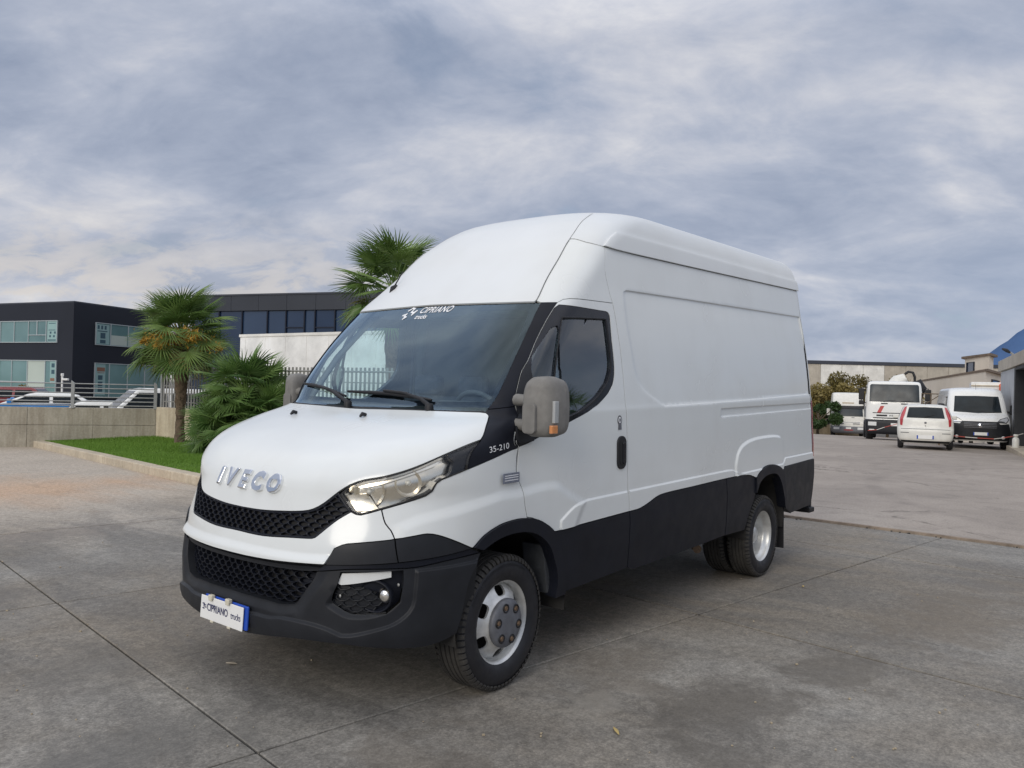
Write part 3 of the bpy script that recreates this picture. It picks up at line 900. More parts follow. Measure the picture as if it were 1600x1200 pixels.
# ---- office buildings beyond the car park
def facade_frame(P0, P1):
    d = Vector((P1[0]-P0[0], P1[1]-P0[1])); d.normalize()
    return d
class Facade:
    """coordinates along a wall: t from P0, z up, w outwards"""
    def __init__(s, P0, P1, out):
        s.P0 = Vector(P0); s.d = Vector((P1[0]-P0[0], P1[1]-P0[1])); s.L = s.d.length; s.d.normalize()
        s.n = Vector((-s.d.y, s.d.x))
        if s.n.dot(Vector(out)-s.P0) < 0: s.n = -s.n
    def p(s, t, z, w): return (s.P0.x+s.d.x*t+s.n.x*w, s.P0.y+s.d.y*t+s.n.y*w, z)
    def slab(s, mb, t0, t1, z0, z1, w0, w1):
        return mb.prism([(t0, z0), (t1, z0), (t1, z1), (t0, z1)], lambda q, w: s.p(q[0], q[1], w), w0, w1)
    def window(s, root, t0, t1, z0, z1, mulls, frame, panes, fw=.055, hsplit=None, name='window'):
        mb = MB()
        for a in [t0]+list(mulls)+[t1]: s.slab(mb, a-fw/2, a+fw/2, z0, z1, 0.0, .09)
        edges = [t0]+list(mulls)+[t1]
        for a, b in zip(edges[:-1], edges[1:]):
            s.slab(mb, a+fw/2, b-fw/2, z0, z0+fw, 0.0, .085); s.slab(mb, a+fw/2, b-fw/2, z1-fw, z1, 0.0, .085)
        for (a, b, z) in (hsplit or []): s.slab(mb, a+fw/2, b-fw/2, z-fw/2, z+fw/2, 0.0, .085)
        w = mb.build(name, frame, root)
        for i, (a, b) in enumerate(zip(edges[:-1], edges[1:])):
            pm = panes[i % len(panes)]
            s.slab(MB(), a+fw/2, b-fw/2, z0+fw, z1-fw, 0.01, .03).build('pane', pm, w)
        return w
camxy = (3.2, 3.5)
A0, AL_, AR_ = (-23.46, -60.77), (-19.6, -76.4), (-33.25, -64.57)
ba = empty('office_building', 'black two storey office block with teal windows on the left', 'building', (0, 0, 0))
back = (A0[0]+(AL_[0]-A0[0])+(AR_[0]-A0[0]), AL_[1]+AR_[1]-A0[1])
MB().prism([A0, AL_, back, AR_], lambda q, z: (q[0], q[1], z), -0.65, 7.32).build('wall', 'clad', ba)
MB().prism([A0, AL_, back, AR_], lambda q, z: (q[0], q[1], z), 7.32, 7.42).build('parapet', 'coping', ba)
fl = Facade(A0, AL_, camxy); fr = Facade(A0, AR_, camxy)
fl.window(ba, 1.78, 8.6, 4.22, 5.95, [3.03, 5.14, 6.88], 'frame_g', ['pane_t', 'pane_t', 'pane_t', 'pane_t'], hsplit=[(3.03, 5.14, 4.82)])
fl.slab(MB(), 4.08, 4.16, 4.85, 5.9, 0.0, .085).build('glazing_bar', 'frame_g', ba)
fl.window(ba, 8.75, 15.0, 4.22, 5.95, [10.4, 12.3], 'frame_g', ['pane_t'])
fl.window(ba, 1.77, 8.62, .35, 2.84, [3.04, 5.17, 7.05], 'frame_g', ['pane_t', 'blind', 'pane_t', 'pane_t'], hsplit=[(3.04, 8.6, 1.12)])
fl.window(ba, 8.75, 15.0, .35, 2.84, [10.4, 12.3], 'frame_g', ['pane_t'], hsplit=[(8.75, 15.0, 1.12)])
fr.window(ba, 2.12, 9.6, 4.18, 5.97, [3.62, 5.5, 7.44], 'frame_g', ['pane_t'])
fr.window(ba, 2.12, 9.6, 0.0, 2.77, [3.58, 5.52, 7.44], 'frame_g', ['pane_t'])
# printed vinyl in the corner panes: flat strips, pictures too small to read
for F_, t0, t1, z0, z1, m_ in ((fl, 1.86, 2.95, 4.32, 5.88, 'poster'), (fl, 1.86, 2.5, 1.1, 2.75, 'poster'), (fr, 2.2, 3.5, 4.28, 5.85, 'poster'), (fr, 2.2, 3.2, .2, 2.68, 'poster')):
    F_.slab(MB(), t0, t1, z0, z1, .031, .034).build('poster', m_, ba)
def blot(F_, t, z, w, h, m_):
    F_.slab(MB(), t-w/2, t+w/2, z-h/2, z+h/2, .036, .039).build('print', m_, ba)
for z_ in (5.72, 5.2): blot(fl, 2.4, z_, .8, .05, 'poster_d')
for t_, z_ in ((2.05, 5.0), (2.55, 5.0), (2.15, 4.72), (2.6, 4.72)): blot(fl, t_, z_, .2, .16, 'poster_d')
blot(fl, 2.4, 4.42, .95, .09, 'poster_d')
for z_ in (2.45, 1.95): blot(fl, 2.15, z_, .36, .32, 'poster_d')
blot(fl, 2.2, 1.35, .5, .22, 'poster_r')
for t_ in (2.4, 2.75, 3.1): blot(fr, t_, 5.6, .2, .3, 'poster_d')
blot(fr, 2.8, 5.3, 1.0, .08, 'poster_d'); blot(fr, 2.85, 4.95, .5, .45, 'poster_d'); blot(fr, 2.85, 4.48, .55, .28, 'poster_d')
blot(fr, 2.75, 2.25, .8, .32, 'poster_r'); blot(fr, 2.75, 1.98, .7, .05, 'poster_r')
for z_ in (1.6, 1.1, .65): blot(fr, 2.7, z_, .46, .36, 'poster_d')
for t0, t1 in ((3.7, 5.4), (5.6, 7.0)):
    fr.slab(MB(), t0, t1, 4.26, 5.05, .031, .034).build('blind', 'blind', ba)

bb = empty('office_building', 'long anthracite office block with navy glazing behind the white box truck', 'building', (0, 0, 0))
B0, B1 = (-30.68, -56.52), (-39.5, -28.8)
fb = Facade(B0, B1, camxy)
off = -5.6
fb.slab(MB(), 0, fb.L, -0.65, 8.20, -10, -0.30).build('wall', 'clad_b', bb)
fb.slab(MB(), 0, fb.L, 8.28, 8.40, -10, .12).build('parapet', 'coping', bb)
t = 0.0
pl = [8.76+off-2.6*3, 8.76+off-2.6*2, 8.76+off-2.6]
edges = [0.0]+[x for x in np.arange(1.3, fb.L-1, 2.62)]+[fb.L]
for a, b in zip(edges[:-1], edges[1:]):
    fb.slab(MB(), a+.012, b-.012, 7.10, 8.28, -.28, .06+rng.uniform(-.004, .004)).build('facade_panel', 'clad_b', bb)
gm = [x+off for x in (5.65, 8.3, 10.54, 12.93, 14.65, 16.33, 17.27, 19.02, 20.72, 22.4, 24.3, 26.0, 28.0, 30.2, 32.5, 34.6)]
for a, b in zip(gm[:-1], gm[1:]):
    m = fb.slab(MB(), a-.05, a+.05, -.6, 7.08, -.28, .0)
    fb.slab(m, a+.05, b-.05, 3.3, 3.6, -.28, -.02); 
    lo = None
    if abs(a-14.65-off) < .1 or abs(a-17.27-off) < .1: fb.slab(m, a+.05, b-.05, 5.74, 5.82, -.28, -.02)
    w = m.build('window', 'frame_d', bb)
    fb.slab(MB(), a+.05, b-.05, 3.6, 7.06, -.26, -.12).build('pane', 'pane_n', w)
    fb.slab(MB(), a+.05, b-.05, -.55, 3.3, -.26, -.12).build('pane', 'pane_n', w)

# ---- far right: warehouse, house, shed, low wall, hill, lamp
def at(px, py, d):
    """a point d metres ahead of the camera position used for setting out"""
    w = Vector(CAM)+(_f+_r2*((px-800)/FPX)-_u2*((py-600)/FPX))*d
    return w
HZ = 1.56
wa, wb = Vector((-92.4, -28.9)), Vector((-110.6, -4.6))
wf = Facade(wa, wb, camxy)
wh = empty('warehouse', 'long sand coloured warehouse with one white bay behind the trees', 'building', (0, 0, 0))
L = wf.L
wf.slab(MB(), 0, L, -1.8, 5.45, -25, -.1).build('wall', 'cream_pl', wh)
wf.slab(MB(), -.3, L+.3, 5.45, 5.85, -25, .12).build('roof', 'coping', wh)
k = 0
tt = 0.0
while tt < L-.2:
    t1 = min(L, tt+2.5)
    mm = 'white_pl' if 0.8 < tt < 9.9 else 'cream_pl'
    if mm == 'white_pl':
        wf.slab(MB(), tt+.02, t1-.02, 2.55, 5.43, -.1, .02).build('panel', mm, wh)
        wf.slab(MB(), tt+.02, t1-.02, -1.8, .9, -.1, .02).build('panel', mm, wh)
        wf.window(wh, tt+.1, t1-.1, .95, 2.5, [(tt+t1)/2], 'frame_d', ['pane_n'])
    else:
        wf.slab(MB(), tt+.02, t1-.02, -1.8, 5.43, -.1, .02).build('panel', mm, wh)
    tt = t1
# peach house: one corner towards us, low tiled roof, stair tower
ho = empty('house', 'peach rendered house with low tiled roof and square stair tower', 'building', (0, 0, 0))
hc, hl_, hr_ = at(1540, 600, 45), at(1420, 600, 86), at(1566, 600, 52.5)
hc, hl_, hr_ = (hc.x, hc.y), (hl_.x, hl_.y), (hr_.x, hr_.y)
hbk = (hl_[0]+hr_[0]-hc[0], hl_[1]+hr_[1]-hc[1])
hcen = ((hl_[0]+hr_[0])/2, (hl_[1]+hr_[1])/2)
def grow(p, d):
    v = Vector(p)-Vector(hcen); return tuple(Vector(hcen)+v*(1+d/v.length))
ZE = 3.22
MB().prism([hc, hl_, hbk, hr_], lambda q, z: (q[0], q[1], z), -2.0, ZE).build('wall', 'peach', ho)
ev = [grow(p, .8) for p in (hc, hl_, hbk, hr_)]
rm = MB().prism(ev, lambda q, z: (q[0], q[1], z), ZE, ZE+.13)
rm.add([(x, y, ZE+.13) for x, y in ev]+[(hcen[0]+(hl_[0]-hc[0])*k, hcen[1]+(hl_[1]-hc[1])*k, ZE+.42) for k in (-.25, .25)], [(0, 1, 5, 4), (1, 2, 5), (2, 3, 4, 5), (3, 0, 4)])
rm.build('roof', 'rooftile', ho)
tc_, tl_, tr_ = at(1545, 600, 50), at(1507, 600, 54.5), at(1551.5, 600, 52)
tc_, tl_, tr_ = (tc_.x, tc_.y), (tl_.x, tl_.y), (tr_.x, tr_.y)
tbk = (tl_[0]+tr_[0]-tc_[0], tl_[1]+tr_[1]-tc_[1])
MB().prism([tc_, tl_, tbk, tr_], lambda q, z: (q[0], q[1], z), 2.6, 4.40).build('tower', 'peach', ho)
hcen = ((tl_[0]+tr_[0])/2, (tl_[1]+tr_[1])/2)
MB().prism([grow(p, .35) for p in (tc_, tl_, tbk, tr_)], lambda q, z: (q[0], q[1], z), 4.40, 4.55).build('tower_roof', 'rooftile', ho)
tf = Facade(tl_, tc_, camxy)
tf.window(ho, tf.L*.12, tf.L*.42, 3.35, 4.12, [], 'frame_d', ['pane_n'], fw=.04)
hf = Facade(hc, hl_, camxy); hf2 = Facade(hc, hr_, camxy)
hf.window(ho, 2.0, 5.6, 1.75, 2.25, [3.8], 'shed_d', ['pane_n'])
hf2.window(ho, hf2.L*.30, hf2.L*.72, 2.35, 2.85, [], 'shed_d', ['pane_n'])

# grey sheet-clad shed on the right edge, its door open
s0, s1 = at(1563.5, 600, 33), at(1640, 600, 20.5)
sf = Facade((s0.x, s0.y), (s1.x, s1.y), camxy)
sh = empty('shed', 'grey sheet metal shed with a tall open doorway at the right edge', 'building', (0, 0, 0))
Ls = sf.L; zt = 2.78
td = Ls*.40
nsh = 3
for i in range(nsh):
    a, b = td*i/nsh, td*(i+1)/nsh
    sf.slab(MB(), a+.012, b-.012, -.3, zt-.02, -.12, 0).build('panel', 'shed', sh, bevel=.01, seg=1)
sf.slab(MB(), td, td+.40, -.3, zt-.05, -.3, .03).build('door_post', 'shed_d', sh)
sf.slab(MB(), td+.40, Ls, zt-.12, zt, -.3, .03).build('door_head', 'shed_d', sh)
sf.slab(MB(), -.05, Ls, zt, zt+.42, -6, .10).build('fascia', 'cream_pl', sh)
for i in range(6):
    a, b = td+.42+(Ls-td-.42)*i/6, td+.42+(Ls-td-.42)*(i+1)/6
    sf.slab(MB(), a+.012, b-.012, -.3, zt-.14, -1.15, -1.05).build('panel', 'shed', sh, bevel=.01, seg=1)
sf.slab(MB(), td+.4, Ls, 1.02, 1.12, -1.04, -.98).build('cross_rail', 'shed_d', sh)
sf.slab(MB(), td+.4, Ls, .30, .34, -1.04, -1.0).build('cross_rail', 'shed_d', sh)
sf.slab(MB(), -.05, Ls, -.4, zt, -6.2, -6.0).build('back_wall', 'shed', sh)
sf.slab(MB(), td+.4, Ls, -.3, .03, -.9, .25).build('threshold', 'kerb', sh)

lamp_p = at(1583, 600, 41)
lamp = empty('street_lamp', 'thin grey street lamp rising behind the grey shed', 'street lamp', (lamp_p.x, lamp_p.y, -0.5))
MB().tube([(0, 0, 0), (0, 0, 4.2), (0, 0, 4.35)], [.06, .045, .04], 8).build('pole', 'galv', lamp)
hd = -Vector((_r2.x, _r2.y, 0)).normalized()
MB().tube([(0, 0, 4.3), tuple(hd*.06+Vector((0, 0, 4.50))), tuple(hd*.22+Vector((0, 0, 4.60)))], [.07, .065, .06], 8).build('arm', 'galv', lamp)
MB().tube([tuple(hd*.20+Vector((0, 0, 4.58))), tuple(hd*.38+Vector((0, 0, 4.68))), tuple(hd*.60+Vector((0, 0, 4.76)))], [.06, .10, .05], 8).build('lamp_head', 'shed_d', lamp)

l0, l1 = at(1255, 600, 60), at(1345, 600, 60)
lf = Facade((l0.x, l0.y), (l1.x, l1.y), camxy)
lw = empty('boundary_wall', 'low pale stone wall at the far edge of the yard', 'wall')
for i in range(3):
    lf.slab(MB(), lf.L*i/3+.01, lf.L*(i+1)/3-.01, -1.6, -.52, -.4, 0).build('panel', 'stone', lw)

# the hill on the far right: a real ridge, two kilometres out
mb = MB()
hp = at(1700, 600, 2400); side = Vector((_r2.x, _r2.y, 0)).normalized(); fwd = Vector((_f.x, _f.y, 0)).normalized()
nx, ny = 46, 12
def hill(sx, sy):
    e = max(0.0, min((sx+.80)*1.25, 1.0-.55*max(0, sx)))
    r1 = e*(1-.05*math.sin(sx*22)-.03*math.sin(sx*51+1))
    return 395*r1*max(0, math.cos(sy*math.pi/2))**.8
vs = []
for i in range(nx+1):
    for j in range(ny+1):
        sx, sy = -1+2*i/nx, -1+2*j/ny
        p = hp+side*(sx*620+60)+fwd*(sy*420)
        vs.append((p.x, p.y, hill(sx, sy)-8))
mb.add(vs, [(i*(ny+1)+j, i*(ny+1)+j+1, (i+1)*(ny+1)+j+1, (i+1)*(ny+1)+j) for i in range(nx) for j in range(ny)], True)
struct(mb.build('hill', 'mount'))

# ---- trees and shrubs on the right
def leafy(root, centres, n, size, mat, seed, name='crown'):
    r_ = np.random.default_rng(seed)
    cs = np.array([c[:3] for c in centres]); rr = np.array([c[3] for c in centres])
    w = rr**2; idx = r_.choice(len(cs), n, p=w/w.sum())
    d = r_.normal(0, 1, (n, 3)); d /= np.linalg.norm(d, axis=1)[:, None]
    p = cs[idx]+d*(rr[idx]*r_.random(n)**.45)[:, None]*np.array([1, 1, .9])
    a = r_.normal(0, 1, (n, 3)); b = r_.normal(0, 1, (n, 3)); s = (size*r_.uniform(.6, 1.4, n))[:, None]
    a = a/np.linalg.norm(a, axis=1)[:, None]*s; b = b/np.linalg.norm(b, axis=1)[:, None]*s*.55
    V = np.stack([p-a, p+b, p+a, p-b], 1)
    return raw_mesh(name, V, 4, mat, root)
def tree(base, h, w, n, size, mat, label, seed, cat='tree', name='broadleaf_tree'):
    r_ = np.random.default_rng(seed)
    root = empty(name, label, cat, tuple(base))
    cen = []
    tr = MB()
    tr.tube([(0, 0, -.2), (.05, .03, h*.3), (0, .06, h*.55)], [.14, .10, .06], 7)
    for k in range(16):
        a = r_.uniform(0, 2*math.pi); q = r_.random()**.6*w
        z = h*(.30+.62*r_.random()*(1-.45*(q/w)**2))
        cen.append((q*math.cos(a), q*math.sin(a), z, h*r_.uniform(.10, .19)))
        tr.tube([(0, .04, h*.35), (q*.5*math.cos(a), q*.5*math.sin(a), h*.3+z*.35), (q*math.cos(a), q*math.sin(a), z)], [.05, .03, .012], 5)
    tr.build('trunk', 'bark', root)
    leafy(root, cen, n, size, mat, seed+1)
    return root
def gz(p): return az(p.x)
for px, d, h, w, m_, lab, sd in ((1300, 62, 4.6, 2.6, 'autumn', 'ochre leaved shrub tree behind the far lorry, left of the taller one', 41),
                                 (1345, 64, 5.5, 3.0, 'autumn', 'tall ochre leaved shrub tree behind the lorries, before the white bay', 42),
                                 (1388, 64, 5.5, 1.9, 'autumn', 'ochre leaved shrub tree rising just behind the near lorry cab', 43)):
    p = at(px, 600, d); tree((p.x, p.y, gz(p)-.2), h, w, 9000, .115, m_, lab, sd)
for px, d, h, w, lab, sd in ((1279, 58, 2.7, 2.3, 'dark green shrub on the low stone wall beside the white van', 51),
                             (1304, 60, 2.7, 2.2, 'dark green shrub behind the far lorry with roof deflector', 52)):
    p = at(px, 600, d); tree((p.x, p.y, gz(p)-.1), h, w, 9000, .10, 'leaf_g', lab, sd, 'shrub', 'shrub')
for px, d, h, w, lab, sd in ((1490, 44, 2.15, 1.3, 'green shrub in front of the peach house wall', 53),
                             (1519, 45, 1.95, 1.0, 'green shrub showing above the roof of the parked black bumpered van', 54)):
    p = at(px, 600, d); tree((p.x, p.y, gz(p)-.1), h, w, 5000, .075, 'leaf_g', lab, sd, 'shrub', 'shrub')
# street furniture seen over the left wall
pb = fl.p(4.6, -.6, 3.0)
p = at(43, 600, 48); tree((p.x, p.y, -.6), 1.75, .55, 500, .12, 'autumn', 'small yellowish planted palm before the ground floor windows of the black office', 61, 'shrub', 'shrub')
p = at(97, 600, 40)
pole = empty('camera_pole', 'white pole with small camera heads before the black office corner', 'pole', (p.x, p.y, -.6))
MB().tube([(0, 0, 0), (0, 0, 2.25)], .05, 8).build('pole', 'white2', pole)
MB().box((-.1, .1, 2.05), (.32, .16, .10), math.radians(128)).box((.0, 0, 2.28), (.12, .12, .14)).build('camera_head', 'white2', pole, bevel=.02)

# ================================================================== THE VAN
# outlines of the body parts as (u, v) on the body surface defined below
F = {
 'door_front': [(1.0417, 5.484), (1.0326, 6.192), (1.0222, 7.516), (1.0034, 9.670), (0.7654, 11.462), (0.6755, 13.262), (0.6603, 14.097), (0.6494, 14.458), (0.6610, 14.644), (0.6576, 15.077), (0.6617, 15.490), (0.6716, 15.825), (0.6810, 16.000), (0.7131, 16.125)],
 'door_top': [(0.7131, 16.125), (0.7871, 16.181), (1.0222, 16.207), (1.0722, 16.217)],
 'door_rear': [(1.0722, 16.217), (1.0997, 15.673), (1.1353, 14.999), (1.1644, 14.306), (1.1750, 12.774), (1.2332, 10.015), (1.2528, 6.345), (1.2594, 5.521), (1.2666, 4.663)],
 'door_rear_low': [(1.2666, 4.663), (1.2720, 1.730)],
 'door_black': [(1.0979, 4.613), (1.2666, 4.663)],
 'flare_out': [(0.8398, 4.800), (0.8919, 5.192), (0.9819, 5.433), (1.0242, 5.501), (1.0511, 5.412), (1.0730, 5.146), (1.0931, 4.653), (1.1067, 3.766), (1.1207, 2.662), (1.1265, 1.978)],
 'flare_in': [(0.8840, 4.624), (0.9423, 4.837), (1.0095, 4.991), (1.0354, 4.962), (1.0579, 4.753), (1.0765, 4.310), (1.0904, 3.612), (1.1029, 2.668), (1.1076, 2.203), (1.1056, 1.591)],
 'wf_top': [(0.7012, 15.927), (0.7396, 15.926), (0.9759, 15.902), (1.0405, 15.880), (1.0658, 15.858), (1.0774, 15.751), (1.0809, 15.680), (1.1013, 15.265), (1.1277, 14.678), (1.1379, 14.349), (1.1388, 14.114), (1.1302, 13.790), (1.1079, 13.321), (1.0696, 12.036), (1.0567, 11.435), (1.0502, 11.082), (1.0202, 10.021), (1.0023, 9.719)],
 'glass': [(0.7983, 15.584), (1.0677, 15.650), (1.0802, 15.443), (1.1148, 14.738), (1.1230, 14.450), (1.1212, 14.163), (1.1048, 13.741), (1.0759, 13.172), (1.0427, 12.030), (1.0288, 11.622)],
 'quarter': [(0.7321, 15.377), (0.7787, 15.430), (0.8116, 15.352), (1.0077, 14.273), (1.0139, 11.868), (0.9311, 11.137), (0.7559, 14.143), (0.6810, 14.744)],
 'sail': [(0.9929, 9.954), (0.7618, 11.463), (0.6787, 13.262), (0.6636, 14.097), (0.6532, 14.454), (0.6685, 14.613), (0.7153, 14.442), (0.7662, 14.143), (1.0202, 10.021)],
 'pillar_in': [(0.5649, 15.983), (0.5769, 14.943), (0.5685, 13.867), (0.5332, 13.018)],
 'cowl_line': [(0.5308, 12.948), (0.6855, 13.298)],
 'fender_top': [(1.0019, 9.675), (0.9288, 9.352), (0.7872, 8.815)],
 'ws_top': [(0.0031, 16.041), (0.0703, 16.013), (0.3382, 15.988), (0.5253, 15.988), (0.5649, 15.983)],
 'ws_clear': [(0.1751, 15.795), (0.4741, 15.789), (0.5058, 15.762), (0.5242, 15.689), (0.5464, 14.819), (0.5372, 13.655), (0.5163, 13.524), (0.4885, 13.505), (0.2568, 13.474), (0.0292, 13.436)],
 'hood_rear': [(0.0270, 12.230), (0.2324, 12.363), (0.5191, 12.333), (0.5479, 12.217), (0.5768, 11.873)],
 'hood_side': [(0.5768, 11.873), (0.6408, 11.247), (0.7162, 10.553), (0.7334, 10.335), (0.6508, 9.684), (0.5700, 9.056), (0.4854, 8.574), (0.4282, 8.364), (0.3956, 8.089), (0.3728, 7.690)],
 'hood_front': [(0.3728, 7.690), (0.3623, 7.428), (0.3394, 6.878), (0.3119, 6.490), (0.2804, 6.322), (0.2055, 6.183), (0.1123, 6.084), (0.0696, 6.054)],
 'hood_frontR': [(-0.0143, 6.048), (-0.1217, 6.033), (-0.2094, 6.114), (-0.2928, 6.216), (-0.3479, 6.482), (-0.4197, 6.874)],
 'grille_bot': [(0.4246, 6.465), (0.3951, 6.075), (0.3657, 5.685), (0.3377, 5.364), (0.3284, 5.327), (0.2665, 5.287), (0.1424, 5.191), (0.1035, 5.196)],
 'grille_botR': [(0.0236, 5.209), (-0.1109, 5.220), (-0.1978, 5.276), (-0.2563, 5.294), (-0.2892, 5.469), (-0.3313, 5.720), (-0.3762, 6.016), (-0.3920, 6.492)],
 'seam_front': [(0.5087, 6.580), (0.5277, 5.926), (0.5490, 5.656), (0.5649, 5.386)],
 'white_bot': [(0.5651, 5.376), (0.4350, 5.231), (0.4213, 5.183), (0.4011, 5.064), (0.3847, 4.480), (0.3268, 4.455), (0.2159, 4.401), (0.0819, 4.361)],
 'white_botR': [(0.0624, 4.380), (-0.1455, 4.372), (-0.2991, 4.406)],
 'trim_top': [(0.5657, 5.375), (0.6261, 5.468), (0.6573, 5.501), (0.6937, 5.427), (0.7551, 5.189), (0.8341, 4.797)],
 'groove': [(0.3792, 4.468), (0.5852, 4.568), (0.6970, 4.638), (0.8376, 4.767)],
 'trim_bot': [(0.3579, 4.180), (0.4565, 4.338), (0.5716, 4.343), (0.6318, 4.331), (0.7334, 4.444), (0.8842, 4.528)],
 'hl': [(0.3750, 7.487), (0.4264, 6.467), (0.4409, 6.335), (0.4539, 6.308), (0.5108, 6.647), (0.5723, 7.024), (0.6328, 7.406), (0.6544, 7.684), (0.6679, 8.143), (0.6844, 8.339), (0.7821, 8.794), (0.7460, 10.239), (0.6508, 9.684), (0.5700, 9.056), (0.4854, 8.574), (0.4282, 8.364), (0.3956, 8.089)],
 'hl_tail': [(0.6639, 9.553), (0.7056, 9.246), (0.7128, 8.716), (0.6990, 8.393)],
 'lg_top': [(0.3586, 4.201), (0.3207, 4.149), (0.2106, 4.123), (0.0807, 4.108)],
 'lg_side': [(0.3586, 4.201), (0.3549, 3.942), (0.3324, 3.208), (0.3118, 2.781), (0.3020, 2.685)],
 'lg_bot': [(0.3020, 2.685), (0.2476, 2.619), (0.2080, 2.651), (0.0833, 2.666)],
 'lg_R': [(-0.2627, 4.163), (-0.1103, 4.104), (0.0600, 4.092), (-0.0554, 2.656), (-0.1992, 2.673)],
 'bump_bot': [(0.1282, 1.455), (0.2248, 1.580), (0.3192, 1.690), (0.3979, 1.674), (0.4561, 1.630), (0.5601, 1.454), (0.6775, 1.317), (0.7438, 1.434)],
 'bump_arch': [(0.8843, 4.505), (0.8382, 3.759), (0.8185, 2.875), (0.8069, 2.116), (0.7906, 1.593), (0.7438, 1.434)],
 'ridge': [(0.1500, 2.266), (0.2292, 2.265), (0.2680, 2.329), (0.3621, 2.269), (0.4138, 2.143), (0.4503, 1.972), (0.4732, 1.980), (0.5241, 2.101), (0.5866, 2.289), (0.6239, 2.563), (0.6368, 2.898), (0.6340, 4.286)],
 'pocket': [(0.4287, 4.226), (0.6019, 4.277), (0.6069, 3.645), (0.6034, 2.866), (0.5675, 2.543), (0.5219, 2.518), (0.4678, 2.538), (0.4180, 2.825), (0.4146, 2.967), (0.4254, 3.691)],
 'chamf': [(0.3919, 2.773), (0.4485, 2.440), (0.4659, 2.391), (0.5226, 2.397), (0.5789, 2.565), (0.6088, 2.875)],
 'drl': [(0.4319, 4.168), (0.5691, 4.263), (0.5711, 3.989), (0.4347, 3.646), (0.4221, 3.734)],
 'fog': [(0.5375, 3.094), (0.4974, 3.116), (0.5771, 3.076), (0.5314, 3.682), (0.5385, 2.662)],
 'foglens': [(0.5658, 3.118)],
 'sill_top': [(1.2665, 4.679), (1.2890, 4.688), (1.3103, 4.844), (1.3366, 5.092), (1.3594, 5.158), (1.4545, 5.157), (1.5632, 5.159), (1.6472, 5.080), (1.6820, 4.781)],
 'rflare_out': [(1.6820, 4.781), (1.6961, 5.084), (1.7249, 5.338), (1.7551, 5.367), (1.7865, 5.204), (1.8069, 4.856), (1.8189, 4.025), (1.8287, 2.852), (1.8511, 1.900), (1.8704, 1.402)],
 'rflare_in': [(1.6541, 1.402), (1.6643, 2.333), (1.6791, 3.088), (1.6834, 3.613), (1.6960, 4.317), (1.7179, 4.678), (1.7479, 4.788), (1.7787, 4.627), (1.7979, 3.989), (1.8159, 2.904), (1.8334, 1.983)],
 'sill_bot': [(1.1288, 1.632), (1.2827, 1.552), (1.4198, 1.499), (1.5753, 1.525), (1.6541, 1.402)],
 'rc': [(1.8233, 5.030), (1.9933, 5.098), (2.0056, 2.726), (2.0126, 1.485), (1.8704, 1.402)],
 'cap_seam': [(0.5310, 16.049), (0.5308, 16.237), (0.5078, 17.551), (0.4932, 19.203), (0.4688, 20.673), (0.4795, 21.891)],
 'gutter': [(0.4837, 19.325), (0.5216, 19.312), (0.6283, 19.083), (0.8291, 18.894), (1.0956, 18.857), (1.9729, 19.092)],
 'lip': [(0.5916, 19.861), (0.9900, 19.734), (1.9898, 19.905)],
 'vseam': [(0.8170, 18.845), (1.0722, 16.217)],
 'stamp': [(1.0904, 16.886), (1.0972, 17.005), (1.9797, 17.187), (2.0057, 13.186), (1.2955, 12.295), (1.2810, 13.001), (1.2156, 14.117), (1.1633, 15.095)],
 'slot': [(1.5091, 11.418), (1.9896, 11.333), (1.9876, 10.458), (1.5281, 10.447)],
 'feat': [(1.1045, 5.085), (1.1326, 5.565), (1.1640, 5.696), (1.2585, 5.687), (1.5682, 5.635), (1.5935, 5.583), (1.6472, 5.080)],
 'fcrease': [(0.5440, 5.923), (0.6285, 6.470), (0.9468, 7.349), (1.0182, 7.306), (1.0593, 7.451), (1.0932, 7.320), (1.1184, 6.598)],
 'rbulge': [(1.5991, 5.885), (1.6066, 6.887), (1.6248, 7.682), (1.6668, 8.192), (1.7404, 8.304), (1.8037, 8.069), (1.8191, 7.433), (1.8190, 4.990)],
 'handle': [(1.2184, 8.645), (1.2506, 8.522), (1.2205, 9.785), (1.2342, 7.217)],
 'emblem': [(1.1671, 11.365), (1.2036, 10.320)],
 'badge': [(0.9658, 8.307), (1.0182, 8.274), (1.0184, 7.685), (0.9640, 7.740)],
 'b35': [(0.8561, 9.606), (0.9453, 9.932)],
 'nozzles': [(-0.2001, 11.303), (0.1000, 11.440)],
 'antenna': [(-0.3836, 17.161), (-0.5919, 17.905)],
 'logo': [(-0.1896, 7.058), (-0.1890, 8.167), (0.1369, 8.308), (0.1720, 7.323), (-0.0045, 7.761)],
 'plate': [(-0.1400, 2.250), (0.1211, 2.349), (0.1275, 1.501), (-0.1605, 1.330)],
 'tail': [(2.0019, 11.507), (1.9972, 5.135)],
 'sticker': [(-0.0793, 15.664), (-0.0637, 15.970), (0.1050, 15.894), (0.0055, 15.793)],
 'wipA': [(-0.0558, 12.315), (-0.1932, 13.713), (-0.4730, 13.905), (-0.1020, 13.435)],
 'wipB': [(0.2828, 12.820), (0.0461, 13.708), (-0.1002, 13.625), (0.2596, 13.438)],
}
RAKE=.026
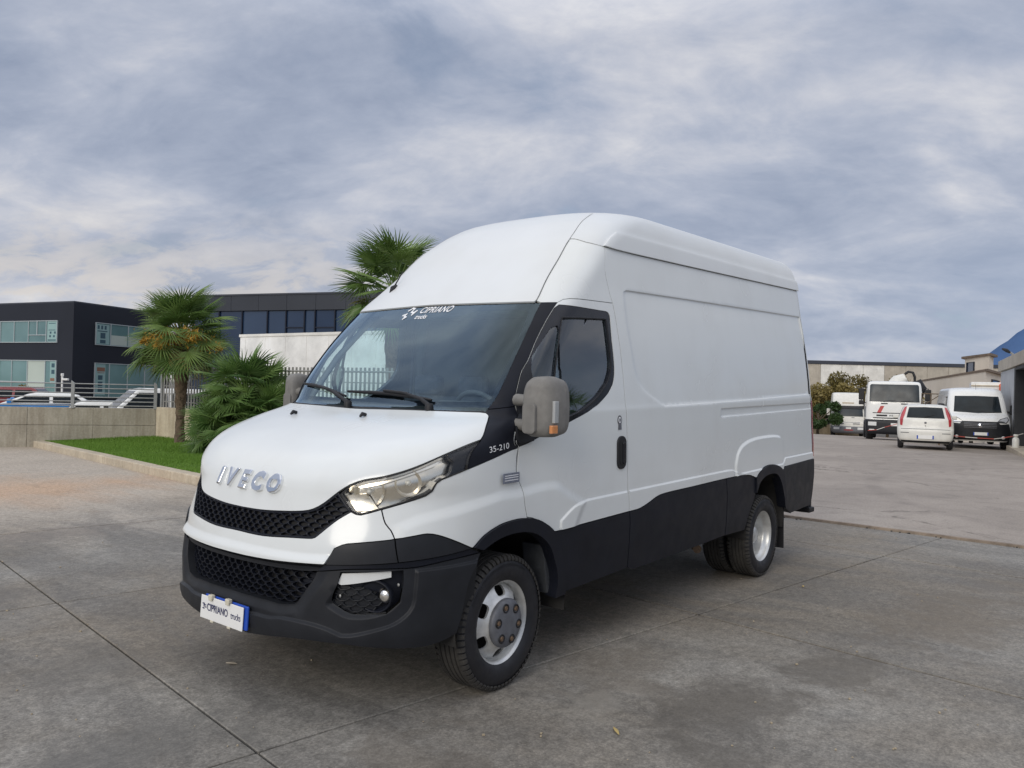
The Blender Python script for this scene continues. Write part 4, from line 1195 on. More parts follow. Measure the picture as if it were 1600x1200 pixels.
LV=np.array([
 [ 0.23 ,  0.86 ,  0.95 ,  0.81 ,  2.52, -4.74 ],
 [ 0.33 ,  0.945,  0.97 ,  0.845,  2.556, -4.76 ],
 [ 0.45 ,  0.988,  0.985,  0.864,  2.612, -4.79 ],
 [ 0.6  ,  0.993,  0.995,  0.88 ,  2.63 , -4.8  ],
 [ 0.699,  0.98 ,  1.   ,  0.877,  2.66 , -4.8  ],
 [ 0.819,  0.959,  1.   ,  0.857,  2.684, -4.79 ],
 [ 0.949,  0.921,  1.   ,  0.843,  2.626, -4.78 ],
 [ 1.031,  0.896,  0.998,  0.85 ,  2.661, -4.77 ],
 [ 1.105,  0.869,  0.997,  0.814,  2.831, -4.76 ],
 [ 1.192,  0.796,  0.995,  0.776,  3.143, -4.75 ],
 [ 1.281,  0.65 ,  0.992,  0.721,  3.4 , -4.75 ],
 [ 1.358,  0.436,  0.988,  0.700,  3.38 , -4.74 ],
 [ 1.418,  0.214,  0.985,  0.625,  3.25, -4.74 ],
 [ 1.449,  0.140,  0.981,  0.53,  3.25, -4.73 ],
 [ 1.561,  0.066,  0.97 ,  0.47 ,  3.337, -4.73 ],
 [ 1.804, -0.127,  0.945,  0.44 ,  3.415, -4.71 ],
 [ 2.058, -0.372,  0.909,  0.41 ,  3.34 , -4.69 ],
 [ 2.193, -0.524,  0.886,  0.395,  3.1, -4.68 ],
 [ 2.341, -0.70,  0.866,  0.379,  3.0, -4.67 ],
 [ 2.464, -0.832,  0.847,  0.37 ,  3.0, -4.66 ],
 [ 2.579, -0.98 ,  0.822,  0.436,  3.1, -4.65 ],
 [ 2.673, -1.115,  0.787,  0.533,  3.1, -4.63 ],
 [ 2.737, -1.24,  0.737,  0.632,  3.1, -4.6  ],
 [ 2.774, -1.40,  0.662,  0.7  ,  3.0, -4.56 ],
 [ 2.786, -1.579,  0.541,  0.692,  2.925, -4.5  ],
 [ 2.791, -1.809,  0.36 ,  0.545,  2.87 , -4.4  ],
 [ 2.793, -2.088,  0.1  ,  0.237,  2.828, -4.3  ]])
def slopes(Y):
    d=np.diff(Y,axis=0);m=np.zeros_like(Y);a=d[:-1];b=d[1:]
    m[1:-1]=np.where(a*b>0,2*a*b/(a+b+np.where(a+b==0,1,0)),0);m[0]=d[0];m[-1]=d[-1];return m
SM=slopes(LV);NL=len(LV)
def lev(v):
    v=np.clip(np.asarray(v,float),0,NL-1-1e-9)
    i=v.astype(int);t=(v-i)[...,None]
    return (2*t**3-3*t**2+1)*LV[i]+(t**3-2*t**2+t)*SM[i]+(3*t**2-2*t**3)*LV[i+1]+(t**3-t**2)*SM[i+1]
_vs=np.linspace(0,NL-1,4001);_zs=lev(_vs)[:,0]
def v_of_z(z): return np.interp(z,_zs,_vs)
def S(u,v):
    L=lev(v);z,xf,w,d,n,xr=[L[...,k] for k in range(6)]
    u=np.asarray(u,float);s=np.where(u<0,-1,1);a=np.abs(u)
    b=np.minimum(a,1);th=(.25*b+.75*b*b*(3-2*b))*np.pi/2
    sy=np.sin(th)**(2/n);cx=np.maximum(1-sy**n,0)**(1/n)
    e=np.maximum(a-1,0)
    x=np.where(a>1,(xf-d)+e*(xr-(xf-d)),xf-d+d*cx)
    y=np.where(a>1,w,w*sy)
    return np.stack([x,s*y,z-RAKE*x],-1)
# ---- metric chart of the body surface, used to lay panels out on it
_hv = np.linspace(0, NL-1, 2001)
_Lh = lev(_hv)
_hh = np.concatenate([[0], np.cumsum(np.hypot(np.diff(_Lh[:, 0]), 0.6*np.diff(_Lh[:, 1])))])
KU1, KU2 = 1.30, 4.55
def to_m(u, v):
    u = np.asarray(u, float); a = np.abs(u)
    s = np.where(a > 1, KU1+(a-1)*KU2, a*KU1)*np.where(u < 0, -1, 1)
    return np.stack([s, np.interp(v, _hv, _hh)], -1)
def from_m(s, h):
    s = np.asarray(s, float); a = np.abs(s)
    u = np.where(a > KU1, 1+(a-KU1)/KU2, a/KU1)*np.where(s < 0, -1, 1)
    return u, np.interp(h, _hh, _hv)
def inside(poly, P):
    P = np.atleast_2d(P); x, y = P[:, 0], P[:, 1]
    c = np.zeros(len(P), bool)
    n = len(poly)
    for i in range(n):
        x1, y1 = poly[i]; x2, y2 = poly[(i+1) % n]
        if y1 == y2: continue
        c ^= ((y1 > y) != (y2 > y)) & (x < (x2-x1)*(y-y1)/(y2-y1)+x1)
    return c
def edge_dist(poly, P, closed=True):
    P = np.atleast_2d(P); d = np.full(len(P), 1e9)
    n = len(poly)
    for i in range(n if closed else n-1):
        a = np.array(poly[i]); b = np.array(poly[(i+1) % n]); ab = b-a
        t = np.clip(((P-a)@ab)/(ab@ab+1e-12), 0, 1)
        d = np.minimum(d, np.linalg.norm(P-(a+t[:, None]*ab), axis=1))
    return d
def sdist(poly, P):
    d = edge_dist(poly, P)
    return np.where(inside(poly, P), d, -d)
def disp_of(disp, P):
    o = np.zeros(len(P))
    for item in disp:
        poly, amt, bl = item[:3]
        x = np.clip((sdist(poly, P)+(item[3] if len(item) > 3 else 0.0))/bl, 0, 1)
        o += amt*x*x*(3-2*x)
    return o
def surf_pts(P, off=0.0, disp=None):
    """metric points -> 3-D point and normal"""
    P = np.atleast_2d(np.asarray(P, float))
    def raw(Q):
        u, v = from_m(Q[:, 0], Q[:, 1])
        return S(u, v)
    e = 0.004
    def nrm(f):
        du = f(P+[e, 0])-f(P-[e, 0]); dv = f(P+[0, e])-f(P-[0, e])
        n = np.cross(du, dv)
        return n/(np.linalg.norm(n, axis=1)[:, None]+1e-12)
    n0 = nrm(raw)
    p0 = raw(P)
    d = off if disp is None else off+disp_of(disp, P)
    p = p0+n0*(np.asarray(d).reshape(-1, 1) if disp is not None else d)
    if disp is not None:
        # slope of the displacement tilts the normal
        e = 0.0007
        Q1, Q2, Q3, Q4 = P+[e, 0], P-[e, 0], P+[0, e], P-[0, e]
        f = lambda Q: raw(Q)+n0*disp_of(disp, Q)[:, None]
        n = np.cross(f(Q1)-f(Q2), f(Q3)-f(Q4)); n /= np.linalg.norm(n, axis=1)[:, None]+1e-12
    else: n = n0
    return p, n
# outward check
_p, _n = surf_pts(to_m(np.array([1.5]), np.array([8.0])))
NSGN = 1.0 if _n[0][1] > 0 else -1.0
_sp = surf_pts
def surf_pts(P, off=0.0, disp=None):
    p, n = _sp(P, off*NSGN, None if disp is None else [(d[0], d[1]*NSGN)+tuple(d[2:]) for d in disp])
    return p, n*NSGN
def catmull(pts, step=0.02, corner=38):
    """smooth an open polyline but keep its corners"""
    pts = [np.array(p, float) for p in pts]
    n = len(pts)
    if n < 3: return pts
    isc = [True]*n
    for i in range(1, n-1):
        a, b = pts[i]-pts[i-1], pts[i+1]-pts[i]
        c = (a@b)/(np.linalg.norm(a)*np.linalg.norm(b)+1e-12)
        isc[i] = math.degrees(math.acos(max(-1, min(1, c)))) > corner
    out = []
    for i in range(n-1):
        p1, p2 = pts[i], pts[i+1]
        p0 = pts[i-1] if i > 0 and not isc[i] else 2*p1-p2
        p3 = pts[i+2] if i+2 < n and not isc[i+1] else 2*p2-p1
        L = np.linalg.norm(p2-p1)
        l0, l3 = np.linalg.norm(p1-p0), np.linalg.norm(p3-p2)
        m1 = (p2-p0)/(l0+L+1e-12)*L; m2 = (p3-p1)/(L+l3+1e-12)*L
        k = max(1, int(L/step))
        for j in range(k):
            t = j/k
            out.append((2*t**3-3*t*t+1)*p1+(t**3-2*t*t+t)*m1+(-2*t**3+3*t*t)*p2+(t**3-t*t)*m2)
    out.append(pts[-1])
    return out
def edge(*pieces):
    """join named / explicit runs of (u, v) into one metric polyline; each run smoothed by itself"""
    out = []
    for q in pieces:
        if isinstance(q, str):
            rev = q.startswith('-'); r = F[q.lstrip('-')]
            r = r[::-1] if rev else r
        else: r = q
        m = to_m(np.array([a for a, b in r]), np.array([b for a, b in r]))
        sm = catmull(list(m))
        for p in sm:
            if not out or np.linalg.norm(p-out[-1]) > 0.004: out.append(p)
    if np.linalg.norm(out[0]-out[-1]) < 0.004: out.pop()
    return [tuple(p) for p in out]
def sub(name, a, b=None): return F[name][a:b]
def mirror(poly): return [(-x, y) for x, y in poly][::-1]
def full(half):
    """half outline from centre line to centre line -> whole symmetric outline"""
    h = [p for p in half]
    h[0] = (0.0, h[0][1]); h[-1] = (0.0, h[-1][1])
    return h+[(-x, y) for x, y in h[1:-1]][::-1]
def area(P): return sum(P[i][0]*P[(i+1) % len(P)][1]-P[(i+1) % len(P)][0]*P[i][1] for i in range(len(P)))/2
def inset_poly(P, d):
    P = np.array(P); s = 1 if area(P) > 0 else -1
    n = len(P); out = []
    for i in range(n):
        a, b, c = P[i-1], P[i], P[(i+1) % n]
        e1 = (b-a)/(np.linalg.norm(b-a)+1e-12); e2 = (c-b)/(np.linalg.norm(c-b)+1e-12)
        n1 = np.array([-e1[1], e1[0]])*s; n2 = np.array([-e2[1], e2[0]])*s
        m = n1+n2; L = np.linalg.norm(m)
        m = m/L if L > 1e-6 else n1
        k = d/max(0.45, m@n1)
        out.append(tuple(b+m*k))
    return out
def densify(P, step):
    out = []
    for i in range(len(P)):
        a, b = np.array(P[i]), np.array(P[(i+1) % len(P)])
        k = max(1, int(round(np.linalg.norm(b-a)/step)))
        out += [tuple(a+(b-a)*j/k) for j in range(k)]
    return out
def panel(name, poly, mat, parent, off=0.0, step=.05, inset=.0024, thick=.012, holes=(), disp=None, hole_thick=None, sharp_top=False):
    poly = inset_poly(poly, inset) if inset else list(poly)
    poly = densify(poly, step)
    hs = [densify(h, step) for h in holes]
    xs = np.array(poly)
    lo, hi = xs.min(0), xs.max(0)
    gx, gy = np.meshgrid(np.arange(lo[0], hi[0], step), np.arange(lo[1], hi[1], step*.9))
    gx = gx+(np.arange(len(gx)) % 2)[:, None]*step*.5
    G = np.stack([gx.ravel(), gy.ravel()], 1)
    ok = inside(poly, G) & (edge_dist(poly, G) > step*.45)
    for h in hs: ok &= ~inside(h, G) & (edge_dist(h, G) > step*.45)
    if disp:
        # rows of vertices along the start, middle and end of every pressed edge
        R_, rows_ = [], []
        for it in disp:
            dp, bl, o_ = it[0], it[2], (it[3] if len(it) > 3 else 0.0)
            for k in (0.0, .25, .5, .75, 1.0):
                w_ = k*bl-o_
                q = np.array(inset_poly(densify(dp, max(step*.6, .014)), w_) if w_ else densify(dp, max(step*.6, .014)))
                kp = np.abs(sdist(dp, q)-w_) < .0015
                kp &= inside(poly, q) & (edge_dist(poly, q) > .004)
                for h in hs: kp &= ~inside(h, q) & (edge_dist(h, q) > .004)
                rows_.append((len(R_), q, kp))
                R_ += [tuple(p) for p in q[kp]]
        R_ = np.array(R_)
        if len(R_):
            for i0 in range(0, len(G), 400):
                q = G[i0:i0+400]
                dd = np.sqrt(((q[:, None]-R_[None])**2).sum(-1)).min(1)
                ok[i0:i0+400] &= dd > step*.45
            G = np.concatenate([G[ok], R_])
        else: G = G[ok]
    else: G = G[ok]
    pts = [Vector(p) for p in poly]; ed = [(i, (i+1) % len(poly)) for i in range(len(poly))]
    for h in hs:
        b = len(pts)
        pts += [Vector(p) for p in h]; ed += [(b+i, b+(i+1) % len(h)) for i in range(len(h))]
    if disp and len(R_):
        g0 = len(pts)+len(G)-len(R_)
        for b, q, kp in rows_:
            idx = np.cumsum(kp)-1
            n_ = len(q)
            for i in range(n_):
                j = (i+1) % n_
                if kp[i] and kp[j]: ed.append((g0+b+int(idx[i]), g0+b+int(idx[j])))
    pts += [Vector(p) for p in G]
    r = delaunay_2d_cdt(pts, ed, [], 0, 1e-5)
    V2 = np.array([tuple(p) for p in r[0]]); T = np.array([tuple(f) for f in r[2] if len(f) == 3])
    cen = V2[T].mean(1)
    keep = inside(poly, cen)
    for h in hs: keep &= ~inside(h, cen)
    T = T[keep]
    p3, n3 = surf_pts(V2, off, disp)
    # orient outward
    a, b, c = p3[T[:, 0]], p3[T[:, 1]], p3[T[:, 2]]
    fn = np.cross(b-a, c-a)
    flip = (fn*n3[T[:, 0]]).sum(1) < 0
    T[flip] = T[flip][:, ::-1]
    verts = [tuple(p) for p in p3]; faces = [tuple(int(k) for k in t) for t in T]
    normals = [tuple(n) for n in n3]
    ntop = len(faces)
    if thick:
        for li, loop in enumerate([poly]+hs):
            th = thick if li == 0 or hole_thick is None else hole_thick
            L = np.array(loop)
            q, nn = surf_pts(L, off, disp)
            q2 = q-nn*th
            b = len(verts); n = len(loop)
            cw = area(loop) > 0
            verts += [tuple(p) for p in q]+[tuple(p) for p in q2]
            for i in range(n):
                j = (i+1) % n
                f = (b+i, b+n+i, b+n+j, b+j)
                faces.append(f)
    me = bpy.data.meshes.new(name)
    me.from_pydata(verts, [], faces)
    sm = np.zeros(len(faces), bool); sm[:ntop] = True
    me.polygons.foreach_set('use_smooth', sm)
    me.materials.append(M[mat])
    ln = []
    for pl in me.polygons:
        if pl.index < ntop: ln += [normals[v] for v in pl.vertices]
        else: ln += [tuple(pl.normal)]*len(pl.vertices)
    me.normals_split_custom_set(ln)
    o = bpy.data.objects.new(name, me)
    return link(o, parent)
def both(name, poly, *a, **k):
    """the same panel on the left and, mirrored, on the right"""
    k2 = dict(k)
    o = panel(name, poly, *a, **k)
    if 'holes' in k2: k2['holes'] = [mirror(h) for h in k2['holes']]
    if k2.get('disp'): k2['disp'] = [(mirror(d[0]),)+tuple(d[1:]) for d in k2['disp']]
    panel(name, mirror(poly), *a, **k2)
    return o
def u_from_y(y, v):
    us = np.linspace(0, 1, 1500)
    ys = S(us, np.full(1500, v))[:, 1]
    return math.copysign(float(np.interp(abs(y), ys, us)), y)
def u_from_x(x, v):
    us = np.concatenate([np.linspace(0, 1, 1500), np.linspace(1, 2, 1500)[1:]])
    xs_ = S(us, np.full(len(us), v))[:, 0]
    return float(np.interp(-x, -xs_, us))
def on_front(pts2, off):
    """(y, body height) -> point on the nose"""
    uv = [(u_from_y(y, float(v_of_z(z))), float(v_of_z(z))) for y, z in pts2]
    m = to_m(np.array([a for a, b in uv]), np.array([b for a, b in uv]))
    return surf_pts(m, off)
def on_side(pts2, off, sgn=1):
    uv = [(u_from_x(x, float(v_of_z(z)))*sgn, float(v_of_z(z))) for x, z in pts2]
    m = to_m(np.array([a for a, b in uv]), np.array([b for a, b in uv]))
    return surf_pts(m, off)
def P3(name, i=0, off=0.0):
    u, v = F[name][i]
    return surf_pts(to_m(np.array([u]), np.array([v])), off)[0][0]
def round_rect(cx, cy, w, h, r, n=5):
    out = []
    for sx, sy, a0 in ((1, 1, 0), (-1, 1, 90), (-1, -1, 180), (1, -1, 270)):
        for k in range(n+1):
            a = math.radians(a0+90*k/n)
            out.append((cx+sx*(w/2-r)+r*math.cos(a), cy+sy*(h/2-r)+r*math.sin(a)))
    return out

van = empty('panel_van', 'large white high roof van with black bumper filling the foreground', 'van')

VZ = lambda z: float(v_of_z(z))
_dv = [v for _, v in F['door_rear']]; _dx = (-1.090, -1.108, -1.128, -1.142, -1.152, -1.159, -1.168, -1.172, -1.180)
F['door_rear'] = [(u_from_x(float(np.interp(-v, [-q for q in _dv], _dx)), v), v) for v in np.linspace(_dv[0], _dv[-1], 46)]
F['vseam'][1] = F['door_rear'][0]
F['door_top'][-1] = F['door_rear'][0]
F['door_rear_low'] = [F['door_rear'][-1], (u_from_x(-1.200, F['door_rear_low'][1][1]), F['door_rear_low'][1][1])]
F['sill_top'][0] = F['door_rear'][-1]
F['door_black'][1] = F['door_rear'][-1]
def row(u0, u1, z, n=2): return [(u0+(u1-u0)*i/(n-1), VZ(z)) for i in range(n)]
# ---------------------------------------------------------------- outlines
glass_p = edge('glass', [F['glass'][-1], F['glass'][0]])
quarter_p = edge('quarter', [F['quarter'][-1], F['quarter'][0]])
wf_p = edge('wf_top', [F['wf_top'][-1]], sub('door_front', 4, 12), [F['wf_top'][0]])
# draw the black frame just inside the door edge
def off_u(lst, du): return [(u+du, v) for u, v in lst]
wf_p = edge('wf_top', off_u(sub('door_front', 4, 12), .006), [F['wf_top'][0]])
ws_half = edge([(0.0, F['ws_top'][1][1])]+sub('ws_top', 2, 5), 'pillar_in', [(F['pillar_in'][-1][0], VZ(1.436)), (0.0, VZ(1.436))])
ws_p = full(ws_half)
clear_half = edge([(0.0, F['ws_clear'][0][1])]+sub('ws_clear', 1, 9)+[(0.0, VZ(1.487))])
lobe = [(0.0, VZ(1.985)), (.16, VZ(1.985)), (.215, VZ(2.0)), (.245, F['ws_clear'][0][1])]
clear_half = edge(lobe, sub('ws_clear', 1, 9)+[(0.0, VZ(1.487))])
clear_p = full(clear_half)
farch = edge('flare_in')
farch_cut = farch+[(farch[-1][0], 0.0), (farch[0][0]-.02, 0.0)]
rarch = edge('rflare_in')
rarch_cut = rarch+[(rarch[-1][0], 0.0), (rarch[0][0], 0.0)]
hl_p = edge('hl', [F['hl'][-1], F['hl'][0]])

lg_half = edge([(0.0, F['lg_top'][-1][1]-.02)]+F['lg_top'][::-1][1:], 'lg_side', sub('lg_bot', 0, 3)+[(0.0, F['lg_bot'][-1][1])])
lg_p = full(lg_half)
pocket_p = edge('pocket', [F['pocket'][-1], F['pocket'][0]])
# ---------------------------------------------------------------- inner shell with window and wheel openings
def shell():
    zb = VZ(0.415)
    end = VZ(2.79)
    us = [2.0, 0.0, -2.0]
    outline = densify([tuple(to_m(2.0, zb)), tuple(to_m(2.0, NL-1.0)), tuple(to_m(-2.0, NL-1.0)), tuple(to_m(-2.0, zb))], .1)
    hs = [inset_poly(glass_p, -.004), inset_poly(quarter_p, -.004), inset_poly(hl_p, .004)]
    hs += [inset_poly(pocket_p, -.004)]
    hs += [mirror(h) for h in hs]+[inset_poly(clear_p, -.006), inset_poly(lg_p, -.006)]
    fa = [tuple(p) for p in farch]; fa = [(x, max(y, to_m(0, zb)[1]-.05)) for x, y in fa]
    return outline, hs
so, sh_ = shell()
# the wheel openings reach the lower edge: splice them into the outline
def splice_bottom(zb):
    h0 = float(to_m(0, VZ(zb))[1])
    fa = [p for p in farch if p[1] > h0+.004]; ra = [p for p in rarch if p[1] > h0+.004]
    right = [(fa[0][0], h0)]+fa+[(fa[-1][0], h0)]
    rear = [(ra[0][0], h0)]+ra+[(ra[-1][0], h0)]
    e = float(to_m(2.0, 0)[0])
    half = right+rear+[(e, h0)]
    top = float(to_m(0, NL-1.0)[1])
    return [(-x, y) for x, y in half][::-1]+half+[(e, top), (-e, top)]
panel('body_shell', splice_bottom(.43), 'shell', van, off=-.016, step=.09, inset=0, thick=0, holes=sh_)

# ---------------------------------------------------------------- pressed shapes in the side
stamp_p = edge('stamp', [F['stamp'][-1], F['stamp'][0]])
slot_p = edge('slot', [F['slot'][-1], F['slot'][0]])
rb_p = edge('rbulge', [(F['rbulge'][-1][0]+.0, VZ(.5)), (F['rbulge'][0][0], VZ(.5))])
U2 = 2.02
low_p = edge(sub('feat', 2, 6), [F['feat'][5], (F['feat'][6][0], F['feat'][6][1]-.2), (1.60, VZ(.86)), (1.82, VZ(.86)), (1.83, VZ(.905)), (U2, VZ(.90)), (U2, VZ(.40)), (F['feat'][0][0], VZ(.40)), F['feat'][0]], sub('feat', 0, 3))
fb_p = edge('fcrease', [F['fcrease'][-1], F['feat'][2]], [(F['feat'][0][0], VZ(.42)), (F['fcrease'][0][0], VZ(.42))])
rear_p = [tuple(to_m(1.984, 0.0)), tuple(to_m(2.1, 0.0)), tuple(to_m(2.1, NL-1.)), tuple(to_m(1.984, NL-1.))]
lip_p = [tuple(to_m(u, VZ(2.572))) for u in (.80, 2.1)]+[tuple(to_m(2.1, VZ(2.40))), tuple(to_m(.80, VZ(2.40)))]
SD = [(stamp_p, -.011, .009), (slot_p, -.010, .011), (rb_p, .015, .030), (low_p, .010, .016), (rear_p, -.030, .06)]
FD = [(fb_p, .013, .07), (low_p, .010, .016)]
# ---------------------------------------------------------------- white panels
hood_half = edge([(0.0, F['hood_rear'][0][1]-.1)]+sub('hood_rear', 1, 5), 'hood_side', sub('hood_front', 0, 7)+[(0.0, F['hood_front'][-1][1])])
hd_m = full(hood_half)
inner_hood = inset_poly(hd_m, .16)
panel('hood', hd_m, 'white', van, off=.009, step=.032, thick=.02)
fender = edge('-fender_top'[0:0] or sub('fender_top', 0, 3), sub('hl', 4, 10)[::-1], 'seam_front', 'trim_top', sub('flare_out', 0, 5), sub('door_front', 0, 4))
both('fender', fender, 'white', van, step=.03, disp=FD)
fp = edge([(0.0, F['grille_bot'][-1][1])]+F['grille_bot'][::-1][1:], sub('hl', 2, 5), 'seam_front', 'white_bot')
fp[-1] = (0.0, fp[-1][1])
roll = edge([(0.0, VZ(.835)), (.42, VZ(.84)), (.47, VZ(.86)), (.60, VZ(.95)), (.62, VZ(.95)), (.62, VZ(.80)), (.50, VZ(.785)), (0.0, VZ(.785))])
panel('front_panel', full(fp), 'white', van, off=.004, step=.028, thick=.03, disp=[(full(edge([(0.0, VZ(.800)), (.47, VZ(.81)), (.56, VZ(.86)), (.66, VZ(.90)), (.70, VZ(.70)), (0.0, VZ(.66))])), .022, .045)])
door = edge('door_front', 'door_top', 'door_rear', '-door_black', sub('flare_out', 4, 7)[::-1])
both('door', door, 'white', van, step=.028, inset=.0032, holes=[inset_poly(wf_p, -.002)], disp=FD)
side = edge('-vseam'[0:0] or [F['vseam'][1]], 'door_rear', 'sill_top', sub('rflare_out', 0, 6), [F['rc'][0], (1.992, F['rc'][1][1]), (1.992, VZ(2.465))], sub('gutter', 3, 6)[::-1], [F['gutter'][3], F['vseam'][1]])
both('side_panel', side, 'white', van, step=.026, disp=SD)
upper = edge([F['ws_top'][4]], sub('cap_seam', 0, 4), sub('gutter', 0, 4), [F['gutter'][3], F['vseam'][1]], '-door_top', [F['door_front'][-2], F['ws_top'][4]])
both('cab_side_panel', upper, 'white', van, step=.03)
capv = 22.25
cap_half = edge([(0.0, F['ws_top'][1][1]+.03)]+sub('ws_top', 2, 4), 'cap_seam', [F['cap_seam'][-1], (F['cap_seam'][-1][0]*.8, capv), (0.0, capv+.1)])
panel('roof_cap', full(cap_half), 'roofwhite', van, off=.005, step=.035, inset=.0035)
roof_half = edge([(0.0, capv+.1), (F['cap_seam'][-1][0]*.8, capv), F['cap_seam'][-1]], sub('cap_seam', 3, 6)[::-1], 'gutter', [(1.992, VZ(2.472)), (1.992, NL-1.0)])
rf = roof_half
rfull = [(0.0, rf[0][1])]+rf[1:]+[(-x, y) for x, y in rf[1:]][::-1]
o = panel('roof', rfull, 'roofwhite', van, off=.004, step=.045, thick=.012, inset=.0004, disp=[(lip_p, .012, .010), (mirror(lip_p), .012, .010)])
# closes the flat crown between the two halves
mb = MB()
cu_ = np.concatenate([np.linspace(0.0, 1, 12), np.linspace(1, 1.992, 14)[1:]])
m_ = to_m(cu_, np.full(len(cu_), NL-1.0)); pa, _ = surf_pts(m_, .004); 
for i in range(len(cu_)-1):
    a, b = pa[i], pa[i+1]
    mb.add([(a[0], a[1], a[2]), (b[0], b[1], b[2]), (b[0], -b[1], b[2]), (a[0], -a[1], a[2])], [(0, 1, 2, 3)], True)
mb.build('roof_crown', 'roofwhite', van)
# tail: two rear doors closing the body
ring_v = np.linspace(VZ(.62), NL-1.0, 60)
rl = surf_pts(to_m(np.full(60, 1.995), ring_v), -.012)[0]
for sg in (1, -1):
    poly = [(y*sg, z) for x, y, z in rl]+[(0.006*sg, rl[-1][2]), (0.006*sg, rl[0][2])]
    mb = MB(); n = len(poly)
    xs_ = [p[0]-.02 for p in rl]+[rl[-1][0]-.03, rl[0][0]-.05]
    mb.add([(x, y, z) for x, (y, z) in zip(xs_, poly)], [tuple(range(n))])
    mb.build('rear_door', 'white', van)
mb = MB()
for i in range(59):
    for sg in (1, -1):
        a, b = rl[i], rl[i+1]
        mb.add([(a[0], a[1]*sg, a[2]), (b[0], b[1]*sg, b[2]), (b[0]-.02, b[1]*sg, b[2]), (a[0]-.02, a[1]*sg, a[2])], [(0, 1, 2, 3)])
mb.build('rear_pillar', 'white', van)

# ---------------------------------------------------------------- black trim
pil = edge([F['ws_top'][4], F['door_front'][-2]], sub('door_front', 5, 13)[::-1], [F['door_front'][5], F['pillar_in'][3]], '-pillar_in')
both('pillar_trim', pil, 'plastic_d', van, off=.003, step=.03, inset=.0018)
cowl = edge([F['pillar_in'][3], F['door_front'][5]], sub('door_front', 3, 6)[::-1], sub('fender_top', 0, 3), sub('hl', 10, 12), sub('hood_side', 0, 3)[::-1], [F['hood_rear'][3], F['pillar_in'][3]])
both('cowl_corner', cowl, 'plastic_d', van, off=.001, step=.03)
cow2 = edge([(0.0, VZ(1.452)), (F['pillar_in'][3][0]+.01, VZ(1.452)), (F['pillar_in'][3][0]+.012, VZ(1.412)), (0.0, VZ(1.412))])
panel('cowl_panel', full(cow2), 'plastic_b', van, off=-.004, step=.05)
tr1 = edge([F['white_bot'][4], F['white_bot'][3], F['white_bot'][2], F['white_bot'][1]], [F['white_bot'][1], F['white_bot'][0]], [F['groove'][1], F['groove'][0]])
both('bumper_trim', tr1, 'plastic', van, off=.012, step=.03, thick=.02)
tr2 = edge('trim_top', [F['trim_top'][-1], F['groove'][3]], sub('groove', 1, 4)[::-1])
both('bumper_trim', tr2, 'plastic', van, off=.010, step=.03, thick=.02)
tr3 = edge('groove', [F['groove'][3], F['trim_bot'][-1]], '-trim_bot')
both('bumper_trim', tr3, 'plastic_d', van, off=.002, step=.03, thick=.02)
bump_half = edge([(0.0, F['white_bot'][-1][1]-.10)]+[(u, v-.10) for u, v in F['white_bot'][5:7][::-1]]+[(F['white_bot'][4][0], F['white_bot'][4][1]-.12)], 'trim_bot', 'bump_arch', '-bump_bot', [F['bump_bot'][0], (0.0, F['bump_bot'][0][1])])
cham_p = edge([F['pocket'][0], F['pocket'][9], F['chamf'][0]], 'chamf', [F['chamf'][-1], F['pocket'][1], F['pocket'][0]])
ridge_half = edge([(0.0, F['ridge'][0][1]-.12)]+F['ridge'], [(F['ridge'][-1][0]+.34, F['ridge'][-1][1]), (F['ridge'][-1][0]+.34, 0.0), (0.0, 0.0)])
upr = edge([(0.0, VZ(.735)), (.50, VZ(.735)), (.50, VZ(.715)), (0.0, VZ(.705))])
panel('bumper', full(bump_half), 'plastic', van, off=.008, step=.026, thick=.03, hole_thick=.085,
      holes=[lg_p, pocket_p, mirror(pocket_p)], disp=[(full(ridge_half), .016, .014), (cham_p, -.020, .028), (mirror(cham_p), -.020, .028), (lg_p, -.016, .05, .05)])
fl_p = edge('flare_out', [F['flare_out'][-1], (F['flare_out'][-1][0], VZ(.40)), F['flare_in'][-1]], '-flare_in')
both('wheel_arch_trim', fl_p, 'plastic_d', van, off=.026, step=.03, thick=.07, inset=.001)
rfl = edge('rflare_out', [F['rflare_out'][-1], F['rflare_in'][-1]], '-rflare_in', [F['rflare_in'][0], F['rflare_in'][3], F['rflare_out'][0]])
rfl = edge('rflare_out', [F['rflare_out'][-1], F['rflare_in'][-1]], sub('rflare_in', 3, 11)[::-1])
both('wheel_arch_trim', rfl, 'plastic_d', van, off=.030, step=.03, thick=.08, inset=.001)
dl = edge('door_black', 'door_rear_low', [F['door_rear_low'][1], (F['flare_out'][-1][0]+.002, VZ(.408))], sub('flare_out', 6, 10)[::-1])
both('door_lower_trim', dl, 'plastic_d', van, off=.012, step=.035, thick=.02)
iS = 6
s1 = edge(sub('sill_top', 0, 7), [F['sill_top'][6], F['sill_bot'][3]], [F['sill_bot'][3], F['sill_bot'][2], F['sill_bot'][1]], '-door_rear_low')
both('sill_panel', s1, 'plastic_d', van, off=.014, step=.035, thick=.02)
s2 = edge(sub('sill_top', 6, 9), sub('rflare_in', 0, 4)[::-1], [F['sill_bot'][4], F['sill_bot'][3]], [F['sill_bot'][3], F['sill_top'][6]])
both('sill_panel', s2, 'plastic_d', van, off=.016, step=.03, thick=.02)
rcp = edge([F['rc'][0], (1.995, F['rc'][1][1])], [(1.995, F['rc'][1][1]), (1.995, F['rc'][3][1])], [(1.995, F['rc'][3][1]), F['rc'][4]], sub('rflare_out', 5, 9)[::-1])
both('rear_corner_trim', rcp, 'plastic', van, off=.022, step=.035, thick=.03, disp=[(rear_p, -.03, .05)])
MB().box((-4.86, 0, .60), (.10, 1.90, .34)).build('rear_bumper', 'plastic', van, bevel=.03)
